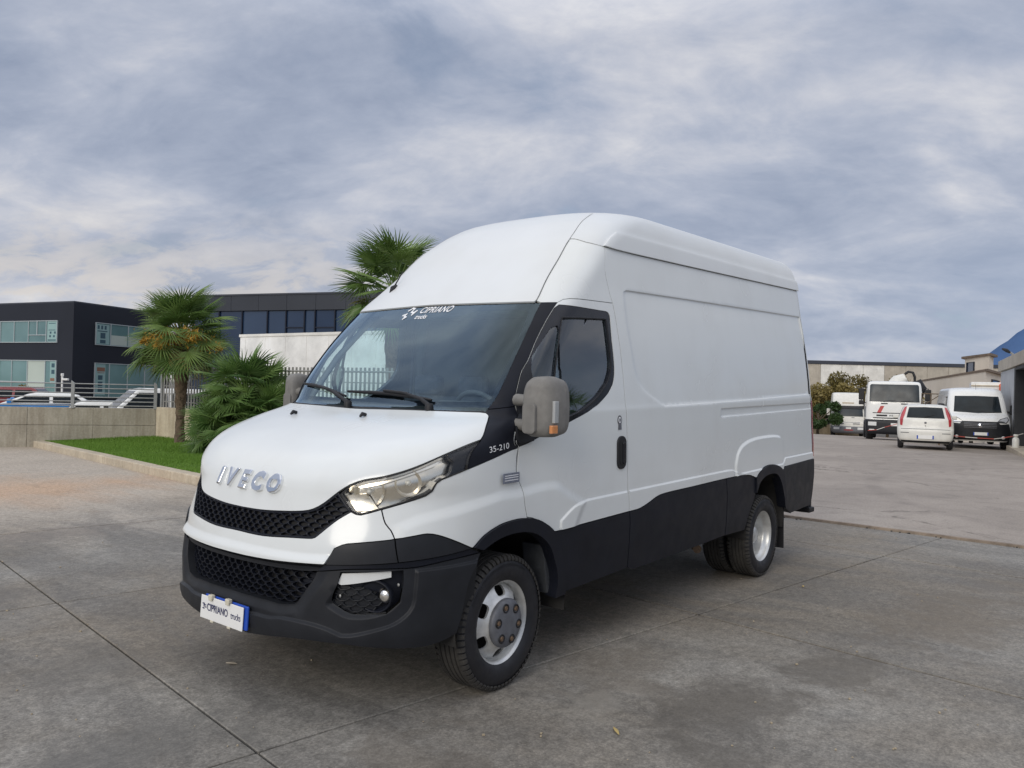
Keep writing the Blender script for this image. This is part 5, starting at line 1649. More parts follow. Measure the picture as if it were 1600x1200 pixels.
MB().box((-4.85, .86, .435), (.14, .22, .05)).box((-4.85, -.86, .435), (.14, .22, .05)).build('rear_step', 'plastic_b', van, bevel=.01)
# tail lamps on the rear edge
for sg in (1, -1):
    q, n = surf_pts(to_m(np.full(14, 1.9935*sg), np.linspace(VZ(.85), VZ(1.40), 14)), -.012)
    mb = MB()
    for i in range(13):
        a, b = q[i], q[i+1]
        mb.add([(a[0]+.012, a[1]+.006*sg, a[2]), (b[0]+.012, b[1]+.006*sg, b[2]), (b[0]-.05, b[1]-.002*sg, b[2]), (a[0]-.05, a[1]-.002*sg, a[2])], [(0, 1, 2, 3)], True)
        mb.add([(a[0]-.05, a[1]-.002*sg, a[2]), (b[0]-.05, b[1]-.002*sg, b[2]), (b[0]-.05, b[1]-.12*sg, b[2]), (a[0]-.05, a[1]-.12*sg, a[2])], [(0, 1, 2, 3)], True)
    mb.build('tail_lamp', 'red_lens', van)

# ---------------------------------------------------------------- glazing
ws = panel('windscreen', ws_p, 'glass', van, off=-.004, step=.05, thick=.004)
bd = panel('windscreen_border', inset_poly(ws_p, .001), 'frit', van, off=-.007, step=.035, thick=0, inset=0, holes=[clear_p])
for sg in (1, -1):
    mm = (lambda p: p) if sg > 0 else mirror
    fr_ = panel('window_frame', mm(wf_p), 'piano', van, off=-.002, step=.03, thick=.02, inset=.001, holes=[mm(glass_p), mm(quarter_p)], hole_thick=.03)
    panel('window_glass', mm(glass_p), 'glass_s', van, off=-.012, step=.05, thick=.003, inset=0)
    panel('quarter_glass', mm(quarter_p), 'glass_s', van, off=-.010, step=.05, thick=.003, inset=0)
# rubber seal round the main side glass and the dark strap over the two panes
def strip_on(name, line, hw, off, mat, parent, closed=False):
    L = densify(line, .02) if closed else line
    a = np.array(L); n = len(a)
    t = np.roll(a, -1, 0)-np.roll(a, 1, 0) if closed else np.gradient(a, axis=0)
    t = t/(np.linalg.norm(t, axis=1)[:, None]+1e-12); nn = np.stack([-t[:, 1], t[:, 0]], 1)
    p, _ = surf_pts(a+nn*hw, off); q, _ = surf_pts(a-nn*hw, off); p2, _ = surf_pts(a, off+hw*.7)
    mb = MB(); k = n if closed else n-1
    vs = [tuple(x) for x in p]+[tuple(x) for x in p2]+[tuple(x) for x in q]
    fs = []
    for i in range(k):
        j = (i+1) % n
        fs += [(i, j, n+j, n+i), (n+i, n+j, 2*n+j, 2*n+i)]
    mb.add(vs, fs, True)
    return mb.build(name, mat, parent)
for sg in (1, -1):
    mm = (lambda p: p) if sg > 0 else mirror
    strip_on('window_seal', mm(inset_poly(glass_p, -.006)), .007, .000, 'plastic_b', van, True)
    strip_on('roof_seam', [(x*sg, y) for x, y in edge('cap_seam')], .0018, .005, 'galv_d', van)
    sl = edge([F['gutter'][0]]+sub('gutter', 1, 4)); 

# ---------------------------------------------------------------- upper grille
gr_half = edge([(0.0, F['hood_front'][-1][1]+.05)]+F['hood_front'][:7][::-1], [F['hl'][0], F['hl'][1]], sub('grille_bot', 1, 7)+[(0.0, F['grille_bot'][-1][1])])
gr_p = full(gr_half)
gro = panel('grille', inset_poly(gr_p, -.01), 'plastic_b', van, off=-.020, step=.05, thick=0, inset=0)
def hexmesh(poly, px, py, off, depth, mat, parent, shrink=.80, solid=None, name='grille_mesh', margin=0.0):
    """honeycomb: a ring of real walls round every cell"""
    P = np.array(poly); lo, hi = P.min(0), P.max(0)
    mb = MB()
    nyr = int((hi[1]-lo[1])/(py))+2; nxr = int((hi[0]-lo[0])/px)+2
    hx = px*.5; hy = py*.667
    cs = []
    for j in range(-1, nyr):
        for i in range(int(lo[0]/px)-2, int(hi[0]/px)+3):
            cs.append((i*px+(px/2 if j % 2 else 0), lo[1]+j*py))
    cs = np.array(cs)
    okc = inside(poly, cs) | (edge_dist(poly, cs) < py*.5)
    for c in cs[okc]:
        hexo = [(c[0]+hx*a, c[1]+hy*b) for a, b in ((-1, -.42), (-.55, -.95), (.55, -.95), (1, -.42), (1, .42), (.55, .95), (-.55, .95), (-1, .42))]
        hexo = [(c[0]+hx*a, c[1]+py*.5*b*1.05) for a, b in ((-1.28, 0), (-.72, -1), (.72, -1), (1.28, 0), (.72, 1), (-.72, 1))] if False else [(c[0]+px*.5*a, c[1]+py*b) for a, b in ((-1.0, -.30), (0, -.66), (1.0, -.30), (1.0, .30), (0, .66), (-1.0, .30))]
        hexo = [(c[0]+px*.5*a, c[1]+py*b) for a, b in ((-1.0, -.22), (-.45, -.62), (.45, -.62), (1.0, -.22), (1.0, .22), (.45, .62), (-.45, .62), (-1.0, .22))]
        A = np.array(hexo); ci = np.array(c); B = ci+(A-ci)*shrink
        ins = inside(poly, A)
        if not ins.all():
            # cells cut by the rim: pull stray corners back inside
            if ins.sum() < 3: continue
            for k in range(len(A)):
                t = 1.0
                while t > .1 and not inside(poly, ci+(A[k]-ci)*t)[0]: t -= .1
                A[k] = ci+(A[k]-ci)*t; B[k] = ci+(A[k]-ci)*shrink
        m = len(A)
        po, _ = surf_pts(A, off); pi, _ = surf_pts(B, off-.001); pd, _ = surf_pts(ci+(B-ci)*.93, off-depth)
        vs = [tuple(x) for x in po]+[tuple(x) for x in pi]+[tuple(x) for x in pd]
        fs = []
        for k in range(m):
            k2 = (k+1) % m
            fs += [(k, k2, m+k2, m+k), (m+k, m+k2, 2*m+k2, 2*m+k)]
        if solid is not None and abs(c[0]) > solid: fs.append(tuple(range(2*m, 3*m)))
        mb.add(vs, fs)
    return mb.build(name, mat, parent)
hexmesh(gr_p, .047, .0200, .003, .016, 'plastic_d', gro, .85, solid=.50)
strip_on('grille_rim', inset_poly(gr_p, .004), .005, .001, 'plastic_d', gro, True)
lgo = panel('lower_grille', inset_poly(lg_p, -.02), 'plastic_b', van, off=-.078, step=.06, thick=0, inset=0)
hexmesh(lg_p, .054, .0245, -.042, .022, 'plastic_d', lgo, .84, solid=.40)

# ---------------------------------------------------------------- badge letters, each a part
z0b, hL = 1.083, .088
ys = [-.262, -.158, -.035, .085, .210]
for ch, yc in zip('IVECO', ys):
    v, f = text_mesh(ch, 1.0, bold=.06, depth=0.0, res=3)
    v = np.array(v); w = v[:, 0].max()-v[:, 0].min()
    cx = (v[:, 0].max()+v[:, 0].min())/2; cy = (v[:, 1].max()+v[:, 1].min())/2; hh = v[:, 1].max()-v[:, 1].min()
    kx = hL/hh*(1.12 if ch != 'I' else 1.35)
    # lean forward like the cast letters
    Y = yc+(v[:, 0]-cx)*kx+(v[:, 1]-cy)*(hL/hh)*.10; Z = z0b+(v[:, 1]-cy)*hL/hh
    base, nn = on_front(list(zip(Y, Z)), .006)
    mb = MB(); k = len(v)
    cnt = {}
    for fc in f:
        for a, b in zip(fc, fc[1:]+fc[:1]): cnt[(a, b)] = 1
    rim = [(a, b) for (a, b) in cnt if (b, a) not in cnt]
    cxy = np.array([[yc, z0b]])
    # outer face slightly smaller than the foot gives the bevelled cast look
    bidx = set([i for e in rim for i in e])
    vs = [tuple(p) for p in base]+[tuple(p+n*.022) for p, n in zip(base, nn)]
    fs = [tuple(i+k for i in fc) for fc in f]+[(a, b, b+k, a+k) for a, b in rim]
    mb.add(vs, fs)
    o = mb.build('badge_letter', 'chrome', van, bevel=.0085, seg=3, ang=50)
def flat_text(name, txt, size, place, mat, parent, bold=0.0, shear=0.0, align='CENTER', spacing=1.0):
    v, f = text_mesh(txt, size, bold, 0.0, shear, align, spacing=spacing)
    pts = place([(a, b) for a, b, c in v])
    return MB().add([tuple(p) for p in pts], f).build(name, mat, parent)
# model figures on the black corner
flat_text('model_figures', '35-210', .052, lambda P: on_side([(.112-a*1.05, 1.264+b*.8+a*.10) for a, b in P], .0052)[0], 'decal', van, bold=.0)
# windscreen sticker
def ws_place(cy, cz, off=-.0020):
    return lambda P: on_front([(cy+a, cz+b) for a, b in P], off)[0]
flat_text('sticker_text', 'CIPRIANO', .056, ws_place(.075, 2.036), 'decal', van, bold=.0010, shear=.28, spacing=1.08)
flat_text('sticker_text', 'trucks', .040, ws_place(-.012, 1.992), 'decal', van, bold=.0008, shear=.2)
mark = MB()
def zig(pts, w):
    for a, b in zip(pts[:-1], pts[1:]):
        a = np.array(a); b = np.array(b); d = (b-a)/np.linalg.norm(b-a); n = np.array([-d[1], d[0]])*w/2
        q = [a-d*w/2+n, b+d*w/2+n, b+d*w/2-n, a-d*w/2-n]
        p, _ = on_front([tuple(x) for x in q], -.0020+rng.uniform(0, .0004))
        mark.add([tuple(x) for x in p], [(0, 1, 2, 3)])
zig([(-.170, 2.040), (-.150, 2.056), (-.128, 2.052), (-.135, 2.030), (-.115, 2.024), (-.095, 2.036), (-.110, 2.010)], .011)
zig([(-.190, 2.008), (-.165, 2.016), (-.170, 2.000), (-.150, 1.996), (-.165, 1.984)], .010)
mark.build('sticker_emblem', 'decal', van)

# ---------------------------------------------------------------- headlamps
for sg in (1, -1):
    mm = (lambda p: p) if sg > 0 else mirror
    h = mm(hl_p)
    hlo = panel('headlight', h, 'lens', van, off=.004, step=.03, thick=.004, inset=.003)
    panel('lamp_housing', h, 'reflector', hlo, off=-.055, step=.04, thick=-.05, inset=.006)
    strip_on('lamp_gasket', mm(inset_poly(hl_p, .005)), .0045, .002, 'plastic_b', hlo, True)
    # dark tail of the lamp
    tl = mm(edge([F['hl_tail'][0], (F['hl_tail'][1][0], F['hl_tail'][1][1])], [F['hl_tail'][1], F['hl_tail'][2], F['hl_tail'][3], F['hl'][9]], sub('hl', 9, 12), [F['hl'][11], F['hl'][12], F['hl_tail'][0]]))
    panel('lamp_tail', tl, 'piano', hlo, off=-.008, step=.03, thick=.03, inset=.004)
    lowb = mm(edge(sub('hl', 2, 10), [(a+.0, b+.15) for a, b in F['hl'][2:10][::-1]]))
    panel('lamp_bezel', lowb, 'piano', hlo, off=-.006, step=.03, thick=.03, inset=.002)
    # two bowls, facing forward and a little out
    for (cx_, cy_, cz_, R_, tw) in ((.715, .705, 1.062, .074, 8), (.590, .835, 1.105, .064, 14)):
        prof = [(R_*t, -.075*(1-t*t)) for t in (.12, .25, .4, .55, .7, .85, 1.0)]
        mb = MB().lathe(prof, 28, axis='Y')
        b_ = mb.build('lamp_bowl', 'reflector', hlo)
        b_.location = (cx_, cy_*sg, cz_); b_.rotation_euler = (math.radians(4), 0, math.radians(-62+tw)*1 if sg > 0 else math.radians(-118-tw))
        lp = MB().lathe([(.0, .012), (.010, .010), (.014, -.01), (.014, -.07)], 12, axis='Y').build('bulb', 'drl', hlo)
        lp.location = b_.location; lp.rotation_euler = b_.rotation_euler
    up = mm(edge(sub('hl', 13, 17), [F['hl'][16], (F['hl'][16][0]+.03, F['hl'][16][1]-.25)], [(F['hl'][14][0], F['hl'][14][1]-.45), (F['hl'][12][0], F['hl'][12][1]-.55), F['hl'][12]]))
    panel('lamp_strip', up, 'reflector', hlo, off=-.03, step=.03, thick=.02, inset=.006)
    # inner fluted chrome wall
    inn = mm(edge([F['hl'][0], F['hl'][1]], [F['hl'][1], (F['hl'][1][0]+.085, F['hl'][1][1]+.1), (F['hl'][0][0]+.075, F['hl'][0][1]+.15)]))
    panel('lamp_side_wall', inn, 'reflector', hlo, off=-.022, step=.025, thick=.02, inset=.006)
    # fog lamp pocket
    pk = panel('fog_lamp_bezel', mm(pocket_p), 'plastic_d', van, off=-.030, step=.03, thick=.0, inset=-.002, holes=[])
    hp_ = mm([(x, y) for x, y in pocket_p])
    fogc = to_m(np.array([F['fog'][0][0]*sg]), np.array([F['fog'][0][1]]))[0]
    cells = mm(edge([F['pocket'][9], F['pocket'][8], F['pocket'][7], F['pocket'][6], F['pocket'][5]], [F['pocket'][5], (F['fog'][0][0]+.02, F['fog'][0][1]-.2), (F['fog'][0][0]-.02, F['fog'][0][1]+.35), F['pocket'][9]]))
    hexmesh(cells, .050, .026, -.014, .010, 'plastic', pk, .84, solid=-1.0, name='bezel_mesh')
    drl = mm(edge('drl', [F['drl'][-1], F['drl'][0]]))
    panel('running_light', drl, 'drl', van, off=-.004, step=.03, thick=.03, inset=.001)
    c3, n3 = surf_pts(np.array([fogc]), -.030)
    c3, n3 = c3[0], n3[0]
    ax = Vector((0.93, .36*sg, -.02)).normalized()
    mb = MB().lathe([(.078, .012), (.083, .018), (.087, .012), (.085, -.01)], 36, axis='Y').lathe([(.078, .012), (.066, -.03), (.048, -.055), (.0, -.058)], 36, axis='Y')
    fo = mb.build('fog_lamp_tube', 'plastic_d', pk)
    q = ax.to_track_quat('Y', 'Z')
    fo.location = Vector(c3)+ax*.012; fo.rotation_mode = 'QUATERNION'; fo.rotation_quaternion = q
    fo.scale = (1, 1, .86)
    side_ = Vector((-.36*sg, .93, 0)).normalized()*(.038*sg)
    lo_ = MB().lathe([(.0, .010), (.018, .008), (.030, .002), (.036, -.008)], 24, axis='Y').build('fog_lamp', 'reflector', pk)
    lo_.location = Vector(c3)+ax*.000+side_*1.0; lo_.rotation_mode = 'QUATERNION'; lo_.rotation_quaternion = q
    for (pu, pv) in ((F['pocket'][8][0]+.02, F['pocket'][8][1]+.15), (F['pocket'][2][0]-.012, F['pocket'][2][1]-.05)):
        p_, n_ = surf_pts(to_m(np.array([pu*sg]), np.array([pv])), -.014)
        MB().lathe([(.0, .003), (.006, .002), (.008, 0)], 10, c=tuple(p_[0]), axis='X').build('screw', 'galv', pk)

# ---------------------------------------------------------------- number plate
Rp = Matrix.Rotation(math.radians(-3), 3, 'Y')
px_ = 1.024
MB().box((px_-.010, .018, .427), (.012, .376, .116), rot=Rp).build('plate_backing', 'blue', van, bevel=.006)
MB().box((px_+.004, -.002, .422), (.006, .372, .114), rot=Rp).build('number_plate', 'plate_w', van, bevel=.004)
flat_text('plate_text', 'CIPRIANO', .046, lambda P: [(px_+.0085+b*.052, -.034+a*.88, .426+b*1.15) for a, b in P], 'navy', van, bold=.0007)
flat_text('plate_text', 'trucks', .042, lambda P: [(px_+.0085+b*.052, .126+a*.80, .424+b*1.15) for a, b in P], 'navy', van, bold=.0003)
mk = MB()
for (y, z, w, h) in ((-.158, .440, .016, .006), (-.154, .430, .006, .014), (-.158, .416, .016, .006), (-.142, .434, .014, .005), (-.138, .424, .012, .005)):
    mk.box((px_+.009, y, z), (.001, w, h))
mk.build('plate_emblem', 'navy', van)
for y, z in ((-.09, .484), (.06, .490)): MB().box((px_+.006, y, z), (.022, .034, .020)).box((px_+.013, y, z-.012), (.008, .028, .016)).build('plate_clip', 'clip', van, bevel=.004)
for y in (-.08, .07): MB().box((px_+.004, y, .362), (.016, .026, .012)).build('plate_clip', 'clip', van, bevel=.003)

# ---------------------------------------------------------------- door furniture, badge, sticker
for sg in (1, -1):
    def side_obj(name, poly, off, th, mat, parent=van, bevel=.004):
        p, n = on_side(poly, off, sg); q, _ = on_side(poly, off-th, sg)
        k = len(poly)
        vs = [tuple(x) for x in p]+[tuple(x) for x in q]
        return MB().add(vs, [tuple(range(k)), tuple(range(k, 2*k))[::-1]]+[(i, (i+1) % k, k+(i+1) % k, k+i) for i in range(k)]).build(name, mat, parent, bevel=bevel)
    dh = side_obj('door_handle', round_rect(-1.085, 1.155, .105, .205, .045), .010, .02, 'plastic_b')
    side_obj('handle_recess', round_rect(-1.080, 1.155, .052, .150, .024), .0125, .004, 'shell', dh, 0)
    side_obj('handle_grip', round_rect(-1.098, 1.152, .026, .140, .012), .020, .014, 'piano', dh)
    em = []
    for k in range(22):
        a = math.radians(-60+300*k/21); em.append((-1.068+.026*math.cos(a), 1.357+.028*math.sin(a)))
    em = [(-1.068-.0+.026*math.cos(math.radians(t)), 1.357+.030*math.sin(math.radians(t))) for t in range(-55, 236, 14)]+[(-1.068-.020, 1.298), (-1.068+.020, 1.298)]
    eo = side_obj('keyhole_sticker', em, .003, .002, 'hubcap', van, 0)
    side_obj('keyhole_ring', [(-1.068+.016*math.cos(math.radians(t)), 1.358+.019*math.sin(math.radians(t))) for t in range(0, 360, 20)], .004, .002, 'decal', eo, 0)
    side_obj('keyhole_centre', [(-1.068+.009*math.cos(math.radians(t)), 1.358+.012*math.sin(math.radians(t))) for t in range(0, 360, 24)], .005, .002, 'hubcap', eo, 0)
    bp = side_obj('side_badge', round_rect(.030, 1.106, .135, .052, .004), .016, .003, 'badge', van, .001)
    for zz in (1.119, 1.108, 1.095):
        side_obj('badge_line', round_rect(.028, zz, .11, .0035, .001, 2), .0168, .001, 'decal', bp, 0)
    side_obj('filler_flap_line', round_rect(-1.135, .842, .05, .008, .003, 2), .006, .004, 'shell', van, 0)

# ---------------------------------------------------------------- mirrors
for sg in (1, -1):
    mo = MB()
    # housing: rounded shell, front convex
    secs = []
    mb = MB()
    n = 28
    rings = []
    xo = 0.0 if sg > 0 else -.09
    for (x, cy, cz, w, h) in ((-.165, 1.124, 1.475, .160, .292), (-.10, 1.124, 1.475, .176, .316), (-.045, 1.121, 1.473, .172, .310), (-.010, 1.118, 1.470, .150, .280), (.006, 1.115, 1.468, .105, .212)):
        rg = []
        for k in range(n):
            t = 2*math.pi*k/n; c_, s_ = math.cos(t), math.sin(t)
            e = 2/4.2
            yy = cy+w/2*math.copysign(abs(c_)**e, c_)*(1-.16*(s_ > 0)*abs(s_))
            zz = cz+h/2*math.copysign(abs(s_)**e, s_)
            rg.append((x-.06*max(0, (yy-cy)/w+.1), yy*sg, zz))
        rings.append(rg)
    vs = [p for r in rings for p in r]
    fs = [(i*n+k, i*n+(k+1) % n, (i+1)*n+(k+1) % n, (i+1)*n+k) for i in range(4) for k in range(n)]
    fs += [tuple(range(4*n, 5*n))]
    mb.add(vs, fs, True); mb.add(rings[0], [tuple(range(n))])
    hs_ = mb.build('mirror_housing', 'grey_mirror', van)
    # mirror face
    mg = MB().add([(-.167, y*sg, z) for y, z in round_rect(1.135, 1.472, .145, .255, .04)], [tuple(range(24))])
    mg.build('mirror_glass', 'chrome', hs_)
    # inset line panel on the front, as a raised pad
    pad = round_rect(1.095, 1.415, .080, .155, .022)
    MB().add([(.0085-.02*max(0, (y-1.143)/.2), y*sg, z) for y, z in pad], [tuple(range(len(pad)))]).prism(pad, lambda q, t: (t, q[0]*sg, q[1]), -.02, .0095).build('mirror_pad', 'grey_mirror', hs_, bevel=.006)
    for zz in (1.505, 1.375):
        MB().tube([(-.075, .955*sg, zz), (-.055, 1.03*sg, zz), (-.045, 1.09*sg, zz)], [.034, .030, .034], 10).build('mirror_arm', 'grey_mirror', hs_)
    # lamp and clear strip let into the outer edge
    ye = lambda xq: 1.124+.084*(1-.30*max(0, (xq+.06)/.07)**2)
    def edge_lamp(nm, z0_, z1_, x0_, x1_, mt):
        P_ = [(x0_, z0_), (x1_, z0_+.004), (x1_, z1_-.004), (x0_, z1_)]
        mb = MB(); xs_ = np.linspace(x0_, x1_, 5); vs = []
        for xq in xs_:
            for zq in (z0_, z1_):
                for o_ in (-.012, .0045): vs.append((xq, (ye(xq)+o_)*sg, zq))
        fs = []
        for i in range(4):
            b = 4*i
            fs += [(b+1, b+3, b+7, b+5), (b, b+1, b+5, b+4), (b+2, b+6, b+7, b+3)]
        fs += [(0, 2, 3, 1), (16, 17, 19, 18)]
        mb.add(vs, fs); return mb.build(nm, mt, hs_, bevel=.004)
    edge_lamp('indicator', 1.340, 1.382, -.090, -.040, 'amber')
    edge_lamp('mirror_trim', 1.392, 1.505, -.095, -.058, 'smoke')
    if sg < 0:
        hs_.location = (-.10, .02, 0)
    # triangular foot on the door corner
    ml = (lambda p: p) if sg > 0 else mirror
    sail = edge(sub('sail', 0, 6), sub('sail', 5, 9), [F['sail'][8], F['sail'][0]])
    panel('mirror_foot', ml(sail), 'plastic', van, off=.012, step=.03, thick=.02, inset=.001)

# ---------------------------------------------------------------- wipers, jets, aerial
def nose(pts, off):
    return [tuple(p) for p in on_front(pts, off)[0]]
def wiper(arm, blade):
    w = MB().tube(nose(arm, .030), [.013, .011, .009, .008][:len(arm)], 8).build('wiper', 'plastic_b', van)
    MB().tube(nose(blade, .014), [.007]+[.011]*(len(blade)-2)+[.007], 8).build('wiper_blade', 'plastic_b', w)
    p = nose([arm[0]], .02)[0]
    MB().lathe([(.0, .02), (.02, .018), (.024, 0), (.024, -.03)], 14, c=p, axis='Z').build('wiper_pivot', 'plastic_b', w)
wiper([(-.12, 1.438), (-.22, 1.475), (-.36, 1.518), (-.50, 1.535)], [(-.20, 1.490), (-.32, 1.512), (-.45, 1.535), (-.60, 1.548), (-.76, 1.556)])
wiper([(.52, 1.440), (.44, 1.482), (.30, 1.512), (.13, 1.522)], [(.50, 1.486), (.36, 1.500), (.18, 1.512), (0.0, 1.516), (-.20, 1.518)])
for i in (0, 1):
    p = P3('nozzles', i, .016)
    MB().tube([(p[0]-.02, p[1], p[2]+.006), (p[0]+.004, p[1], p[2]+.010), (p[0]+.022, p[1], p[2]-.004)], [.009, .012, .006], 8).build('washer_nozzle', 'plastic_b', van)
p = P3('antenna', 0, .006)
an = MB().tube([(p[0]+.03, p[1], p[2]-.03), (p[0], p[1], p[2]+.004), (p[0]-.03, p[1], p[2]+.03)], [.004, .022, .010], 8).build('antenna', 'plastic_b', van)
MB().tube([(p[0]-.01, p[1], p[2]+.02), (p[0]-.09, p[1], p[2]+.135)], [.0055, .003], 6).build('antenna_rod', 'plastic_b', an)

# ---------------------------------------------------------------- wheels
def tyre_obj(parent, R=.348, w=.196):
    h = w/2
    prof = [(.206, -h+.030), (.218, -h+.012), (.250, -h-.001), (.285, -h-.004), (.312, -h+.004), (.332, -h+.018), (.342, -h+.030)]
    k = len(prof)
    tread = [(.346, -.066)]
    for gx in (-.045, -.015, .015, .045):
        tread += [(R, gx-.005), (R-.009, gx-.003), (R-.009, gx+.003), (R, gx+.005)]
    tread += [(.346, .066)]
    mirror_p = [(r, -a) for r, a in prof[::-1]]
    o = MB().lathe(prof+tread[:1], 72).lathe(tread[-1:]+mirror_p, 72).build('tyre', 'tyre', parent)
    MB().lathe(tread, 72).build('tread', 'tread', parent, smooth=False)
    # shoulder blocks
    mb = MB()
    for k in range(64):
        t = 2*math.pi*k/64
        for sgn in (1, -1):
            t0, t1 = t-.034, t+.034
            P = []
            for tt in (t0, t1):
                for r, a in ((.349, .058), (.3495, .074), (.340, .090), (.326, .0975)):
                    P.append((r*math.cos(tt), a*sgn*h/.098, r*math.sin(tt)))
            Pi = [(x*.975, y*.98, z*.975) for x, y, z in P]
            mb.add(P+Pi, [(0, 4, 5, 1), (1, 5, 6, 2), (2, 6, 7, 3), (0, 1, 9, 8), (1, 2, 10, 9), (2, 3, 11, 10), (4, 12, 13, 5), (5, 13, 14, 6), (6, 14, 15, 7), (3, 7, 15, 11), (0, 8, 12, 4)])
    tag(mb.build('tread_block', 'tread', parent), kind='stuff')
    # raised lettering band left blank: a ring of fine ribs on the sidewall
    mb = MB()
    for k in range(40):
        t = .5+1.7*k/40
        for r0, r1 in ((.292, .306),):
            a = h+.0045
            P = [(r*math.cos(t+d), a+e, r*math.sin(t+d)) for r, d, e in ((r0, -.010, 0), (r0, .012, 0), (r1, .010, -.003), (r1, -.012, -.003))]
            mb.add(P, [(0, 1, 2, 3)])
    tag(mb.build('sidewall_rib', 'tyre', parent), kind='stuff')
    return o
def disc_with_slots(Rin, Rout, dfun, slots, rs, mat, parent, name='wheel_disc', hole=(.030, .046)):
    outer = [(Rout*math.cos(2*math.pi*k/72), Rout*math.sin(2*math.pi*k/72)) for k in range(72)]
    inner = [(Rin*math.cos(2*math.pi*k/48), Rin*math.sin(2*math.pi*k/48)) for k in range(48)]
    hl = []
    for s_ in range(slots):
        a = 2*math.pi*(s_+.5)/slots
        rr = round_rect(0, 0, hole[0], hole[1], min(hole)*.42, 4)
        hl.append([((rs+x)*math.cos(a)-y*math.sin(a), (rs+x)*math.sin(a)+y*math.cos(a)) for x, y in rr])
    pts = [Vector(p) for p in outer]; ed = [(i, (i+1) % 72) for i in range(72)]
    for h in [inner]+hl:
        b = len(pts); pts += [Vector(p) for p in h]; ed += [(b+i, b+(i+1) % len(h)) for i in range(len(h))]
    for r in np.linspace(Rin+.006, Rout-.006, 8):
        for k in range(60):
            a = 2*math.pi*(k+.3)/60; q = (r*math.cos(a), r*math.sin(a))
            if not any(inside(h, np.array([q]))[0] or edge_dist(h, np.array([q]))[0] < .003 for h in hl): pts.append(Vector(q))
    r_ = delaunay_2d_cdt(pts, ed, [], 0, 1e-6)
    V2 = np.array([tuple(p) for p in r_[0]]); T = np.array([tuple(f) for f in r_[2]])
    cen = V2[T].mean(1); rad = np.linalg.norm(cen, axis=1)
    keep = (rad > Rin*.998) & (rad < Rout)
    for h in hl: keep &= ~inside(h, cen)
    T = T[keep]
    rr = np.linalg.norm(V2, axis=1)
    vs = [(x, dfun(r), z) for (x, z), r in zip(V2, rr)]
    mb = MB().add(vs, [tuple(int(i) for i in t) for t in T], True)
    for h in hl:
        n = len(h)
        a = [(x, dfun(math.hypot(x, z)), z) for x, z in h]; b = [(x*.99, dfun(math.hypot(x, z))-.014, z*.99) for x, z in h]
        mb.add(a+b, [(i, (i+1) % n, n+(i+1) % n, n+i) for i in range(n)])
    return mb.build(name, mat, parent)
def front_wheel(x, y, sg, turn=0.0):
    w = empty_part('wheel', van, (x, y*sg, .348), turn if sg > 0 else math.pi+turn)
    tyre_obj(w)
    L = .082
    MB().lathe([(.205, L-.012), (.214, L-.001), (.222, L+.004), (.226, L-.002), (.224, L-.014)], 64).lathe([(.205, L-.012), (.199, L-.020), (.197, L-.045), (.192, L-.075), (.19, -.07)], 64).build('rim', 'alu_rear', w)
    d = lambda r: L-.050+.048*(1-max(0.0, min(1.0, (r-.125)/.072))**1.6)+.02*max(0, (.135-r)/.03)
    disc_with_slots(.110, .197, d, 6, .1605, 'alu', w, hole=(.050, .074))
    MB().lathe([(.197, -.02), (.10, -.03), (.0, -.03)], 32).build('brake_drum', 'under', w)
    hub = MB().lathe([(.126, L+.010), (.127, L+.024), (.118, L+.036), (.085, L+.042), (.04, L+.044), (.0, L+.044)], 40).build('hub_cap', 'hubcap', w)
    for k in range(6):
        a = 2*math.pi*k/6+.2
        c_ = (.088*math.cos(a), L+.040, .088*math.sin(a))
        MB().lathe([(.024, 0), (.024, .006), (.017, .005), (.017, -.004)], 16, c=c_).build('bolt_ring', 'plastic_b', w)
        MB().lathe([(.0, .008), (.012, .007), (.0145, .002), (.0145, -.004)], 6, c=c_, smooth=False).build('wheel_bolt', 'rust', w)
    return w
def rear_wheel(x, y, sg, outer):
    w = empty_part('wheel', van, (x, y*sg, .348), 0.0 if sg > 0 else math.pi)
    tyre_obj(w)
    L = .082
    if outer:
        MB().lathe([(.205, L-.012), (.214, L-.001), (.222, L+.004), (.226, L-.002), (.224, L-.014)], 64).lathe([(.205, L-.012), (.200, L-.022), (.198, L-.040), (.186, L-.048), (.180, L-.07), (.176, L-.13), (.165, L-.150)], 64).build('rim', 'alu_rear', w)
        d = lambda r: L-.150-.012*((r-.08)/.09 if r > .08 else 0)*0+(-.0)
        disc_with_slots(.070, .168, lambda r: L-.150+.012*math.cos((r-.1)*30), 6, .138, 'alu', w)
        MB().lathe([(.072, L-.16), (.072, L-.075), (.060, L-.062), (.0, L-.060)], 28).build('hub', 'alu', w)
        for k in range(6):
            a = 2*math.pi*k/6+.3
            MB().lathe([(.0, .022), (.012, .02), (.0145, .012), (.0145, -.004)], 6, c=(.095*math.cos(a), L-.150, .095*math.sin(a)), smooth=False).build('wheel_bolt', 'rust', w)
    else:
        MB().lathe([(.225, L), (.20, L-.03), (.19, -.02), (.0, -.03)], 40).build('rim', 'under', w)
    return w
def empty_part(name, parent, loc, rz):
    o = bpy.data.objects.new(name, None); link(o, parent); o.location = loc; o.rotation_euler = (0, 0, rz); o.empty_display_size = .1
    return o
for sg in (1, -1):
    front_wheel(0.0, .868, sg, math.radians(2.0))
    rear_wheel(-3.52, .893, sg, True)
    rear_wheel(-3.52, .668, sg, False)

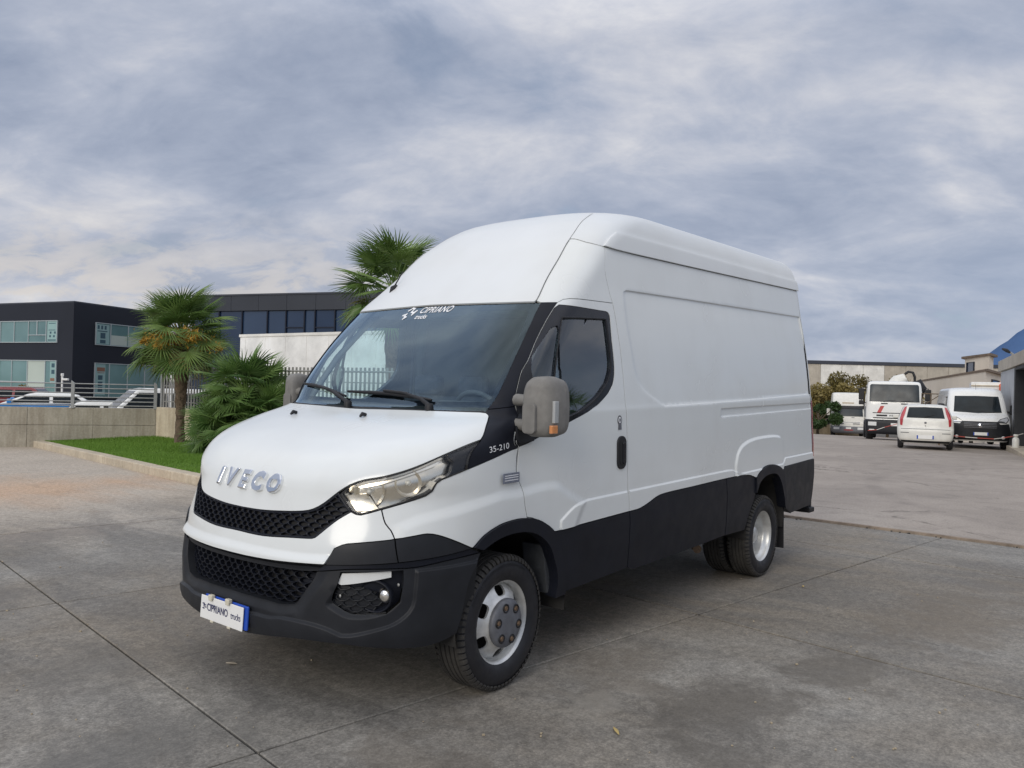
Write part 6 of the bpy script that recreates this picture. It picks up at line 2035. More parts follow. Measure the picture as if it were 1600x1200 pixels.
# ---------------------------------------------------------------- underside, wheel houses, running gear
mb = MB()
mb.box((-2.4, 0, .50), (4.7, 1.30, .06)).box((.32, 0, .45), (.70, 1.00, .05))
for sg in (1, -1):
    mb.box((-2.2, .52*sg, .47), (4.9, .09, .12))
    mb.box((-1.75, .80*sg, .47), (2.3, .34, .04)).box((-4.45, .75*sg, .52), (.75, .40, .04)).box((-.55, .74*sg, .46), (.16, .46, .04))
mb.build('chassis', 'under', van)
def arch(xc, r, y0, y1, zc, parent, a0=-12, a1=192):
    for sg in (1, -1):
        mb = MB(); n = 26; vs = []
        for k in range(n+1):
            a = math.radians(a0+(a1-a0)*k/n)
            for y in (y0, y1): vs.append((xc+r*math.cos(a), y*sg, zc+r*math.sin(a)))
        mb.add(vs, [(2*k, 2*k+1, 2*k+3, 2*k+2) for k in range(n)], True)
        pl = [(xc+r*math.cos(math.radians(a0+(a1-a0)*k/n)), y0*sg, zc+r*math.sin(math.radians(a0+(a1-a0)*k/n))) for k in range(n+1)]
        mb.add(pl, [tuple(range(n+1))])
        mb.build('wheel_house', 'under', parent)
arch(-.06, .46, .50, .985, .41, van)
arch(-3.56, .43, .42, .985, .46, van)
# rubber flap edge behind the front wheel, rear mud flaps
for sg in (1, -1):
    MB().prism([(-.385, .70), (-.43, .50), (-.44, .42), (-.40, .42), (-.365, .56), (-.345, .70)], lambda q, t: (q[0], t*sg, q[1]), .80, .955).build('arch_liner', 'shell_l', van, bevel=.008)
    MB().box((-4.03, .84*sg, .36), (.012, .28, .38), rot=Matrix.Rotation(math.radians(3), 3, 'Y')).build('mud_flap', 'plastic_b', van, bevel=.003)
    MB().lathe([(.0, .01), (.011, .008), (.013, 0)], 10, c=(-.435, .975*sg, .455)).build('liner_clip', 'clip', van)
mb = MB().tube([(-3.52, -.62, .348), (-3.52, .62, .348)], .055, 12)
mb.lathe([(.0, -.16), (.10, -.13), (.16, -.05), (.165, .04), (.11, .13), (.0, .16)], 20, c=(-3.52, 0, .36), axis='X')
mb.tube([(0, -.72, .33), (0, .72, .33)], .04, 10).tube([(-3.5, 0, .40), (-.6, 0, .50)], .035, 10)
mb.build('axle', 'under', van)
MB().tube([(-1.2, -.30, .40), (-2.3, -.35, .36), (-2.9, .10, .36), (-3.0, .52, .345), (-2.62, .80, .335)], .034, 12).build('exhaust_pipe', 'rust', van)
MB().tube([(-1.35, -.45, .42), (-2.15, -.45, .42)], .11, 14).build('silencer', 'under', van)
for sg in (1, -1):
    for k in range(3): MB().tube([(-2.85, .56*sg, .44), (-3.2, .56*sg, .365-.012*k), (-3.52, .56*sg, .335-.014*k), (-3.85, .56*sg, .365-.012*k), (-4.2, .56*sg, .46)], .012, 6).build('leaf_spring', 'under', van)

# ---------------------------------------------------------------- cab interior
def seat(x, y, w, parent):
    s_ = MB().box((x, y, .98), (.50, w, .16)).build('seat', 'seat', parent, bevel=.04)
    MB().box((x-.27, y, 1.22), (.14, w*.96, .56), rot=Matrix.Rotation(math.radians(-10), 3, 'Y')).build('backrest', 'seat', s_, bevel=.05)
    n_ = 1 if w < .6 else 2
    for i in range(n_):
        yy = y+(i-(n_-1)/2)*w*.5
        MB().box((x-.335, yy, 1.575), (.10, .25, .15)).build('headrest', 'seat', s_, bevel=.04)
    MB().box((x, y, .80), (.40, w*.8, .30)).build('seat_base', 'interior', s_, bevel=.02)
seat(-.68, .46, .50, van); seat(-.68, -.40, .88, van)
dash = MB().prism([(.16, 1.395), (-.02, 1.43), (-.22, 1.41), (-.34, 1.33), (-.36, 1.10), (-.24, .80), (.20, .80)], lambda q, t: (q[0], t, q[1]), -.86, .86).build('dashboard', 'interior', van, bevel=.04, seg=3)
MB().box((-.30, .42, 1.40), (.20, .46, .14), rot=Matrix.Rotation(math.radians(-22), 3, 'Y')).build('instrument_hood', 'interior', dash, bevel=.05)
MB().box((-.30, .05, 1.28), (.10, .34, .30)).build('centre_console', 'interior', dash, bevel=.03)
stw = empty_part('steering_wheel', van, (-.42, .42, 1.36), 0)
stw.rotation_euler = (0, math.radians(-62+90-90), 0)
ring = [(.20*math.cos(2*math.pi*k/36), .20*math.sin(2*math.pi*k/36), 0) for k in range(37)]
MB().tube(ring, .015, 8, caps=False).build('wheel_rim', 'interior', stw)
MB().box((0, 0, -.02), (.14, .12, .04)).box((0, .10, -.01), (.05, .18, .02)).box((0, -.10, -.01), (.05, .18, .02)).box((-.10, 0, -.01), (.18, .05, .02)).build('wheel_boss', 'interior', stw, bevel=.012)
bz = np.linspace(.62, 2.60, 26)
bw = [float(np.interp(z+RAKE*-1.2, lev(np.linspace(0, NL-1, 800))[:, 0], lev(np.linspace(0, NL-1, 800))[:, 2]))-.035 for z in bz]
MB().prism([(w, z) for w, z in zip(bw, bz)]+[(-w, z) for w, z in zip(bw[::-1], bz[::-1])], lambda q, t: (t, q[0], q[1]), -1.215, -1.185).build('bulkhead', 'interior', van)
MB().box((-.86, 0, .74), (.66, 1.84, .05)).box((-.10, 0, .74), (.86, .92, .05)).build('cab_floor', 'interior', van)
MB().box((-.94, 0, 2.08), (.44, 1.36, .03)).build('headliner', 'interior_l', van)
mvr = MB().box((-.50, .34, 2.03), (.09, .46, .02)).build('sun_visor', 'interior_l', van, bevel=.008)
MB().box((-.50, -.34, 2.03), (.09, .46, .02)).build('sun_visor', 'interior_l', van, bevel=.008)
# inner lining of the doors and pillars
for sg in (1, -1):
    MB().box((-.62, .955*sg, 1.06), (.98, .02, .52)).build('door_lining', 'interior', van, bevel=.01)
    MB().tube([(-.12, .86*sg, 1.46), (-.33, .84*sg, 1.75), (-.58, .79*sg, 2.02)], .022, 8).build('pillar_lining', 'interior_l', van)
    MB().tube([(-1.16, .93*sg, 1.25), (-1.17, .90*sg, 1.75), (-1.17, .85*sg, 2.1)], .05, 8).build('pillar_lining', 'interior_l', van)
    MB().tube([(-1.10, .88*sg, 1.95), (-1.05, .86*sg, 1.3), (-.98, .80*sg, .95)], .014, 6).build('seat_belt', 'seat', van)

# ================================================================== OTHER VEHICLES
def use_table(T, rake=0.0):
    """switch the body-surface functions above to another vehicle's cross sections"""
    global LV, M_, NL, RAKE, _vs, _zs, _hv, _Lh, _hh
    LV = np.array(T, float); NL = len(LV); RAKE = rake
    globals()['SM'] = slopes(LV)
    _vs = np.linspace(0, NL-1, 4001); _zs = lev(_vs)[:, 0]
    _hv = np.linspace(0, NL-1, 2001); _Lh = lev(_hv)
    _hh = np.concatenate([[0], np.cumsum(np.hypot(np.diff(_Lh[:, 0]), 0.6*np.diff(_Lh[:, 1])))])
def fpoly(pts):
    out = []
    for y, z in densify(pts, .06):
        v = float(v_of_z(z)); u = u_from_y(y, v)
        out.append(tuple(to_m(u, v)))
    return out
def spoly(pts, sg=1):
    out = []
    for x, z in densify(pts, .08):
        v = float(v_of_z(z)); u = u_from_x(x, v)*sg
        out.append(tuple(to_m(u, v)))
    return out
def body_grid(name, mat, parent, v0=0.0, nu=40, nv=44):
    """closed skin over the whole table"""
    us = np.concatenate([np.linspace(0, 1, nu), np.linspace(1, 2, 8)[1:]])
    us = np.concatenate([-us[::-1], us[1:]])
    vs_ = np.linspace(v0, NL-1.0, nv)
    U, Vv = np.meshgrid(us, vs_)
    P = S(U, Vv)
    n = len(us)
    mb = MB()
    vs = [tuple(p) for p in P.reshape(-1, 3)]
    fs = [(i*n+k, i*n+k+1, (i+1)*n+k+1, (i+1)*n+k) for i in range(nv-1) for k in range(n-1)]
    mb.add(vs, fs, True)
    mb.add([vs[i*n] for i in range(nv)]+[vs[i*n+n-1] for i in range(nv)][::-1], [tuple(range(2*nv))])
    top = vs[(nv-1)*n:]
    for k in range(n//2): mb.add([top[k], top[k+1], top[n-2-k], top[n-1-k]], [(0, 1, 2, 3)], True)
    mb.add([vs[k] for k in range(n)], [tuple(range(n))])
    return mb.build(name, mat, parent)
def road_wheel(parent, x, y, R, w, rim='alu'):
    sg = 1 if y > 0 else -1
    e = empty_part('wheel', parent, (x, y, R), 0 if sg > 0 else math.pi)
    h = w/2
    MB().lathe([(R*.60, -h+.02), (R*.75, -h), (R*.92, -h+.01), (R, -h+.05), (R, h-.05), (R*.92, h-.01), (R*.75, h), (R*.60, h-.02)], 36).build('tyre', 'tyre', e)
    MB().lathe([(R*.61, h-.02), (R*.57, h-.03), (R*.52, h-.06), (R*.2, h-.05), (0, h-.045)], 30).build('rim', rim, e)
    return e
def at_xy(px, d):
    p = at(px, 600, d); return p.x, p.y
def face_cam(px, d, turn):
    x, y = at_xy(px, d)
    return math.atan2(CAM[1]-y, CAM[0]-x)+math.radians(turn)

# ---- white van with black bumper
x, y = at_xy(1533, 28.3)
dv = empty('parked_van', 'white delivery van with black bumper and round chrome grille badge parked beside the grey shed', 'van', (x, y, -.17), face_cam(1533, 28.3, 7))
use_table([[.28, -.10, .90, .5, 3, -5.3], [.45, 0, .97, .55, 3, -5.3], [.80, .0, 1.0, .6, 3, -5.3], [.98, -.06, 1.0, .62, 3, -5.3], [1.12, -.24, .995, .6, 3, -5.3], [1.22, -.48, .99, .55, 3.2, -5.3], [1.29, -.66, .98, .48, 3.4, -5.3],
           [1.60, -.92, .945, .42, 3.6, -5.28], [1.88, -1.14, .90, .40, 3.6, -5.26], [1.98, -1.24, .88, .40, 3.6, -5.25], [2.10, -1.42, .85, .42, 3.4, -5.24], [2.17, -1.62, .78, .5, 3.2, -5.2], [2.20, -1.85, .6, .5, 3, -5.1], [2.215, -2.1, .3, .3, 3, -5.0], [2.22, -2.3, .08, .1, 3, -4.9]])
body_grid('body', 'white2', dv)
panel('windscreen', fpoly([(-.76, 1.31), (0, 1.275), (.76, 1.31), (.73, 1.60), (.70, 1.885), (0, 1.90), (-.70, 1.885), (-.73, 1.60)]), 'carglass', dv, off=.008, step=.08, thick=.01, inset=0)
panel('bumper', fpoly([(-.93, .34), (.93, .34), (.96, .62), (.90, .92), (.62, .90), (.56, .985), (-.56, .985), (-.62, .90), (-.90, .92), (-.96, .62)]), 'plastic', dv, off=.018, step=.07, thick=.03, inset=0)
gp = panel('grille', fpoly([(-.50, .72), (.50, .72), (.58, .94), (-.58, .94)]), 'plastic_b', dv, off=.024, step=.08, thick=.01, inset=0)
for zz in (.77, .82, .87, .91): panel('grille_bar', fpoly([(-.50, zz), (.50, zz), (.50, zz+.018), (-.50, zz+.018)]), 'hubcap', gp, off=.034, step=.08, thick=.01, inset=0)
MB().lathe([(.0, .03), (.05, .026), (.078, .012), (.085, -.01)], 24, c=(.025, 0, .845), axis='X').build('emblem', 'chrome', dv)
panel('lower_intake', fpoly([(-.60, .36), (.60, .36), (.62, .50), (-.62, .50)]), 'plastic_b', dv, off=.022, step=.08, thick=.005, inset=0)
for sg in (1, -1):
    f_ = lambda P: fpoly([(a*sg, b) for a, b in P])
    h_ = panel('headlight', f_([(.52, .97), (.80, .955), (.90, 1.06), (.88, 1.14), (.66, 1.07)]), 'reflector', dv, off=.014, step=.05, thick=.01, inset=0)
    panel('lamp_rim', f_([(.50, .955), (.82, .94), (.93, 1.06), (.90, 1.16), (.64, 1.085)]), 'plastic_d', h_, off=.010, step=.05, thick=.01, inset=0)
    MB().lathe([(.0, .02), (.045, .016), (.055, 0)], 16, c=(-.045, .72*sg, .44), axis='X').build('fog_lamp', 'drl', dv)
    MB().box((-.98, 1.15*sg, 1.42), (.14, .22, .36)).build('mirror', 'plastic_b', dv, bevel=.04)
    MB().box((-.98, .99*sg, 1.33), (.06, .12, .08)).build('mirror_arm', 'plastic_b', dv, bevel=.01)
    panel('door_window', spoly([(-1.12, 1.30), (-1.95, 1.30), (-2.0, 1.86), (-1.45, 1.88)], sg), 'carglass', dv, off=.006, step=.1, thick=.01, inset=0)
    panel('side_moulding', spoly([(-1.2, .62), (-5.2, .62), (-5.2, .80), (-1.2, .80)], sg), 'plastic', dv, off=.012, step=.15, thick=.01, inset=0)
    for xw in (-.95, -4.2): road_wheel(dv, xw, .88*sg, .335, .22)
MB().box((.035, .02, .555), (.012, .46, .11)).build('number_plate', 'plate_w', dv, bevel=.004)
MB().box((.039, .02-.215, .555), (.012, .035, .105)).box((.039, .235, .555), (.012, .035, .105)).build('plate_band', 'blue', dv)
MB().tube([(-1.52, .02, 2.13), (-1.66, .02, 2.36)], [.006, .004], 5).build('antenna', 'plastic_b', dv)
for yy in (-.30, .22): MB().tube([(-.66, yy, 1.30), (-.70, yy+.30, 1.335), (-.71, yy+.48, 1.345)], .010, 5).build('wiper', 'plastic_b', dv)

# ---- white hatchback seen from behind
x, y = at_xy(1447.5, 25.9)
hb = empty('parked_car', 'small white hatchback with tall red tail lamps seen from behind in front of the lorry', 'car', (x, y, -.075), face_cam(1447.5, 25.9, 1))
use_table([[.20, -.10, .70, .30, 3.2, -3.7], [.34, -.01, .80, .34, 3.2, -3.8], [.56, .0, .83, .36, 3.2, -3.8], [.66, -.02, .832, .36, 3.2, -3.75], [.72, -.06, .83, .36, 3.2, -3.6], [.96, -.09, .818, .36, 3.0, -2.7],
           [1.03, -.14, .79, .36, 3.0, -2.45], [1.34, -.36, .67, .38, 3.2, -2.0], [1.40, -.42, .64, .4, 3.2, -1.9], [1.44, -.55, .56, .4, 3, -1.85], [1.462, -.75, .40, .3, 3, -1.8], [1.468, -.95, .15, .2, 3, -1.7], [1.47, -1.1, .05, .1, 3, -1.6]])
body_grid('body', 'white3', hb)
panel('rear_window', fpoly([(-.555, 1.02), (.555, 1.02), (.52, 1.20), (.485, 1.36), (0, 1.375), (-.485, 1.36), (-.52, 1.20)]), 'carglass', hb, off=.006, step=.07, thick=.008, inset=0)
for sg in (1, -1):
    f_ = lambda P: fpoly([(a*sg, b) for a, b in P])
    panel('tail_lamp', f_([(.55, 1.38), (.61, 1.36), (.705, 1.15), (.745, .98), (.735, .78), (.675, .76), (.655, .98), (.60, 1.15)]), 'red_lens', hb, off=.010, step=.05, thick=.012, inset=0)
    panel('side_window', spoly([(-.60, 1.02), (-2.1, 1.02), (-1.85, 1.36), (-.75, 1.36)], sg), 'carglass', hb, off=.006, step=.1, thick=.01, inset=0)
    MB().box((-2.25, .90*sg, 1.02), (.10, .20, .14)).build('mirror', 'white3', hb, bevel=.03)
    for xw in (-.52, -3.0): road_wheel(hb, xw, .72*sg, .285, .185)
    panel('bumper_strip', f_([(.48, .525), (.72, .525), (.72, .545), (.48, .545)]), 'hubcap', hb, off=.008, step=.06, thick=.01, inset=0)
panel('hatch_gap', fpoly([(-.72, .655), (.72, .655), (.72, .668), (-.72, .668)]), 'plastic_b', hb, off=.003, step=.06, thick=.01, inset=0)
panel('lower_skirt', fpoly([(-.68, .215), (.68, .215), (.72, .285), (-.72, .285)]), 'plastic_b', hb, off=.006, step=.06, thick=.01, inset=0)
pl_ = MB().box((.012, 0, .405), (.012, .50, .115)).build('number_plate', 'plate_w', hb, bevel=.003)
MB().box((.016, .227, .405), (.012, .04, .112)).box((.016, -.227, .405), (.012, .04, .112)).build('plate_band', 'blue', pl_)
MB().lathe([(.0, .02), (.03, .016), (.036, 0)], 16, c=(-.075, 0, .87), axis='X').build('emblem', 'hubcap', hb)
MB().lathe([(.0, .02), (.014, .016), (.018, 0)], 12, c=(-.07, 0, .77), axis='X').build('lock', 'plastic_b', hb)
MB().tube([(-.13, -.05, 1.05), (-.16, .10, 1.09), (-.22, .30, 1.14)], .010, 5).build('wiper', 'plastic_b', hb)
MB().tube([(-.25, .40, .20), (.0, .40, .19)], .025, 8).build('exhaust_pipe', 'rust', hb)
MB().tube([(-.7, 0, 1.46), (-.45, 0, 1.62)], [.006, .004], 5).build('antenna', 'plastic_b', hb)

# ---- lorries
def lorry_table(top, wsb, W_):
    return [[.40, .0, W_-.06, .22, 5, -1.9], [.55, .04, W_-.02, .24, 5, -1.9], [.95, .04, W_, .24, 5, -1.9], [1.02, .0, W_, .24, 5, -1.9], [wsb, -.05, W_, .26, 5, -1.9], [top-.18, -.26, W_-.06, .28, 5, -1.9],
            [top-.07, -.31, W_-.10, .30, 4.5, -1.88], [top-.02, -.40, W_-.2, .3, 4, -1.85], [top-.005, -.55, W_-.45, .3, 4, -1.8], [top, -.75, .1, .1, 4, -1.7]]
x, y = at_xy(1398, 36)
lo = empty('lorry', 'white flat fronted lorry with a red diagonal stripe and a black lower bumper', 'lorry', (x, y, -.45), face_cam(1398, 36, 3))
use_table(lorry_table(2.80, 1.80, 1.16))
body_grid('cab', 'white2', lo, v0=2.8)
panel('windscreen', fpoly([(-1.02, 1.86), (0, 1.84), (1.02, 1.86), (1.0, 2.58), (.95, 2.64), (-.95, 2.64), (-1.0, 2.58)]), 'lorryglass', lo, off=.016, step=.045, thick=.01, inset=0)
for yy in (-.40, .42): panel('vent', fpoly([(yy-.14, 1.745), (yy+.14, 1.745), (yy+.14, 1.795), (yy-.14, 1.795)]), 'plastic_b', lo, off=.008, step=.06, thick=.01, inset=0)
panel('stripe', fpoly([(-.70, 1.36), (-.54, 1.36), (-.40, 1.66), (-.56, 1.66)]), 'redstripe', lo, off=.006, step=.06, thick=.004, inset=0)
for (a, b, z0_, z1_) in ((-.88, .95, 1.325, 1.36), (-.72, -.28, 1.19, 1.265), (.28, .72, 1.19, 1.265), (-.86, .95, 1.09, 1.135)): panel('grille_slot', fpoly([(a, z0_), (b, z0_), (b, z1_), (a, z1_)]), 'plastic_b', lo, off=.008, step=.06, thick=.01, inset=0)
for yy in (-.16, -.08, .0, .08, .16): panel('badge_letter', fpoly([(yy-.025, 1.20), (yy+.025, 1.20), (yy+.025, 1.26), (yy-.025, 1.26)]), 'hubcap', lo, off=.008, step=.05, thick=.006, inset=0)
use_table([[.38, .06, 1.08, .22, 5, -.7], [.52, .12, 1.15, .24, 5, -.7], [.98, .10, 1.17, .24, 5, -.7], [1.04, .05, 1.16, .24, 5, -.7]])
body_grid('bumper', 'plastic', lo, nv=10)
for sg in (1, -1):
    h_ = panel('headlight', fpoly([(a*sg, b) for a, b in ((.72, .76), (1.06, .76), (1.06, .93), (.72, .93))]), 'drl', lo, off=.012, step=.06, thick=.02, inset=0)
    panel('indicator', fpoly([(a*sg, b) for a, b in ((.80, .56), (1.02, .56), (1.02, .60), (.80, .60))]), 'plate_w', lo, off=.008, step=.06, thick=.01, inset=0)
    MB().box((-.10, 1.36*sg, 2.18), (.12, .24, .52)).box((-.08, 1.36*sg, 1.80), (.12, .22, .20)).build('mirror', 'plastic_b', lo, bevel=.03)
    MB().tube([(-.3, 1.12*sg, 2.50), (-.12, 1.36*sg, 2.48), (-.12, 1.36*sg, 1.85), (-.3, 1.12*sg, 1.78)], .02, 6).build('mirror_arm', 'plastic_b', lo)
    road_wheel(lo, -.75, .98*sg, .45, .30, 'under'); road_wheel(lo, -4.4, .72*sg, .45, .30, 'under'); road_wheel(lo, -4.4, 1.02*sg, .45, .28, 'under')
MB().box((.14, .12, .83), (.02, .50, .13)).build('number_plate', 'plate_w', lo, bevel=.004)
MB().box((.145, .36, .83), (.02, .06, .12)).build('plate_band', 'blue', lo)
MB().box((-4.0, 0, .85), (6.0, .9, .22)).build('chassis', 'under', lo)
MB().box((-4.4, 0, 1.35), (4.6, 2.2, .75)).build('tipper_body', 'galv_d', lo, bevel=.03)
mb = MB().tube([(-2.5, .20, 2.60), (-2.5, .32, 2.85), (-2.5, .60, 3.02)], [.44, .36, .22], 14)
mb.build('hopper', 'white3', lo)
MB().tube([(-2.4, .55, 3.18), (-2.4, .70, 3.30), (-2.4, .90, 3.26), (-2.4, .98, 3.05), (-2.4, .98, 2.7)], .06, 8).build('hose', 'plastic_b', lo)
MB().tube([(-2.3, 1.1, 2.9), (-2.3, 1.30, 2.5), (-2.3, 1.22, 1.6), (-2.3, 1.1, .9)], [.14, .20, .18, .14], 8).build('crane_arm', 'shed_d', lo)
for yy in (-.45, .25): MB().tube([(-.03, yy, 1.86), (-.05, yy+.3, 1.90), (-.055, yy+.52, 1.905)], .014, 5).build('wiper', 'plastic_b', lo)

x, y = at_xy(1327, 57)
l2 = empty('lorry', 'distant white lorry with a tall roof deflector and dark sun visor', 'lorry', (x, y, -1.24), face_cam(1327, 57, 6))
use_table(lorry_table(2.25, 1.42, 1.08))
body_grid('cab', 'white3', l2, v0=0.0)
panel('windscreen', fpoly([(-.96, 1.44), (.96, 1.44), (.95, 1.98), (-.95, 1.98)]), 'lorryglass', l2, off=.016, step=.045, thick=.01, inset=0)
panel('sun_visor', fpoly([(-.98, 1.97), (.98, 1.97), (.97, 2.16), (-.97, 2.16)]), 'plastic_b', l2, off=.07, step=.06, thick=.06, inset=0)
for (a, b, z0_, z1_) in ((-.75, -.30, .88, .95), (.30, .75, .88, .95), (-.78, .78, 1.0, 1.03), (-.6, -.4, 1.34, 1.38), (.2, .4, 1.34, 1.38)): panel('grille_slot', fpoly([(a, z0_), (b, z0_), (b, z1_), (a, z1_)]), 'hubcap', l2, off=.008, step=.08, thick=.01, inset=0)
use_table([[2.15, -.28, 1.04, .4, 5, -1.9], [2.35, -.32, 1.04, .4, 5, -1.9], [2.9, -.62, 1.0, .4, 5, -1.9], [3.08, -.8, .95, .4, 4.5, -1.85], [3.13, -1.0, .7, .3, 4, -1.8], [3.14, -1.2, .1, .1, 4, -1.7]])
body_grid('roof_deflector', 'white3', l2, nv=16)
panel('deflector_vent', fpoly([(-.40, 2.34), (.38, 2.34), (.38, 2.44), (-.40, 2.44)]), 'kerb', l2, off=.008, step=.1, thick=.01, inset=0)
use_table([[.22, .0, .95, .2, 4, -.7], [.36, .12, 1.10, .24, 5, -.7], [.66, .10, 1.12, .24, 5, -.7], [.72, .05, 1.10, .24, 5, -.7]])
body_grid('bumper', 'hubcap', l2, nv=8)
for sg in (1, -1):
    panel('headlight', fpoly([(a*sg, b) for a, b in ((.60, .50), (.98, .50), (.98, .66), (.60, .66))]), 'drl', l2, off=.012, step=.06, thick=.02, inset=0)
    MB().box((-.1, 1.34*sg, 1.72), (.14, .22, .48)).build('mirror', 'white3', l2, bevel=.03)
    MB().tube([(-.3, 1.08*sg, 1.9), (-.1, 1.3*sg, 1.9)], .025, 6).build('mirror_arm', 'white3', l2)
    road_wheel(l2, -.8, .95*sg, .45, .28, 'under'); road_wheel(l2, -3.8, .95*sg, .45, .28, 'under')
MB().box((.13, 0, .60), (.02, .34, .12)).build('number_plate', 'plate_w', l2)
MB().box((.12, 0, .47), (.02, .60, .06)).build('lamp_bar', 'red_lens', l2)
MB().box((-3.6, 0, 1.0), (4.0, 1.2, .5)).build('chassis', 'under', l2)
MB().box((-2.6, .6, 1.8), (1.2, .8, 1.4)).build('tank', 'galv_d', l2, bevel=.05)

# ---- white dropside trailer and tall white truck body behind the parked pair
x, y = at_xy(1476, 34)
tr = empty('dropside_trailer', 'low white dropside trailer showing between the hatchback and the parked van', 'trailer', (x, y, -.35), face_cam(1476, 34, 4))
for sg in (1, -1):
    MB().box((-1.6, .92*sg, 1.30), (3.2, .05, .62)).build('side_board', 'white3', tr, bevel=.01)
    road_wheel(tr, -1.9, .80*sg, .33, .2)
MB().box((.0, 0, 1.30), (.05, 1.86, .62)).build('tail_board', 'white3', tr, bevel=.01)
MB().box((-1.6, 0, .96), (3.2, 1.84, .08)).box((-1.6, 0, .82), (3.0, .9, .2)).build('deck', 'under', tr)
MB().tube([(-.1, -.85, 1.6), (-.1, -.85, 2.15), (-.1, -.1, 2.15), (-.1, -.1, 1.6)], .03, 6).tube([(-.1, -.5, 2.15), (-.1, -.5, 1.6)], .025, 6).tube([(-.1, -.85, 1.6), (-.1, -.1, 2.15)], .02, 6).build('rack', 'trunk', tr)
x, y = at_xy(1545, 39)
tb = empty('box_truck', 'pale truck body rising behind the roof of the black bumpered van', 'truck', (x, y, -.45), face_cam(1545, 39, 2))
MB().box((-2.0, 0, 1.95), (4.0, 1.5, 1.95)).build('box_body', 'boxwhite', tb, bevel=.02)
MB().box((.02, 0, 2.75), (.05, 1.52, .06)).build('top_rail', 'kerb', tb)
MB().box((-2.0, 0, .8), (4.0, .8, .25)).build('chassis', 'under', tb)
for sg in (1, -1): road_wheel(tb, -1.0, .62*sg, .42, .26, 'under'); road_wheel(tb, -3.2, .62*sg, .42, .26, 'under')
# orange tarpaulin slung over its corner
mb = MB(); n1, n2 = 10, 12
vs = []
for i in range(n1+1):
    for j in range(n2+1):
        s_, t_2 = i/n1, j/n2
        yv = .42+.52*s_+.05*math.sin(t_2*7+s_*4)*(t_2)
        zv = 2.96-.85*t_2-.28*(s_-.4)**2*4*.3+.03*math.sin(s_*9)
        xv = .10+.12*t_2+.05*math.sin(s_*11+t_2*3)-(.35*(1-t_2*5) if t_2 < .2 else 0)
        vs.append((xv, yv, zv))
mb.add(vs, [(i*(n2+1)+j, i*(n2+1)+j+1, (i+1)*(n2+1)+j+1, (i+1)*(n2+1)+j) for i in range(n1) for j in range(n2)], True)
o = mb.build('tarpaulin', 'orange'); o.location = tb.location; o.rotation_euler = tb.rotation_euler
tag(o, 'orange tarpaulin hung over the corner of the pale truck body', 'tarpaulin')

# ---- barrier tape and gas bottle
def tape(pts, d, label):
    root = empty('barrier_tape', label, 'barrier tape')
    P = [at(a, b, d) for a, b in pts]
    for i, (a, b) in enumerate(zip(P[:-1], P[1:])):
        up = Vector((0, 0, .013)); off_ = Vector((-.78, -.62, 0))*.004
        MB().add([a-up, b-up, b+up, a+up, a-up+off_, b-up+off_, b+up+off_, a+up+off_], [(0, 1, 2, 3), (7, 6, 5, 4), (0, 4, 5, 1), (2, 6, 7, 3)]).build('tape_band', 'tape_r' if i % 2 == 0 else 'tape_w', root)
tape([(1488, 680.5), (1508, 682.8), (1527, 684.3), (1553, 685.8), (1566, 684.5), (1586, 681.0), (1599, 677.5)], 27.0, 'sagging red and white barrier tape stretched across the parked van bumper')
tape([(1356, 672.5), (1370, 671.5), (1382, 667.5), (1409, 660.5)], 33.0, 'short slack red and white tape hanging before the lorry bumper')
x, y = at_xy(1589, 26.6)
MBx = MB().lathe([(.0, -.01), (.10, 0), (.105, .05), (.105, .36), (.08, .42), (.035, .45), (.03, .50), (.0, .51)], 20, axis='Z').lathe([(.05, .46), (.07, .47), (.07, .54), (.05, .54)], 16, axis='Z')
o = MBx.build('gas_bottle', 'white3'); o.location = (x, y, -.07)
tag(o, 'small white gas bottle standing by the shed doorway', 'gas bottle')

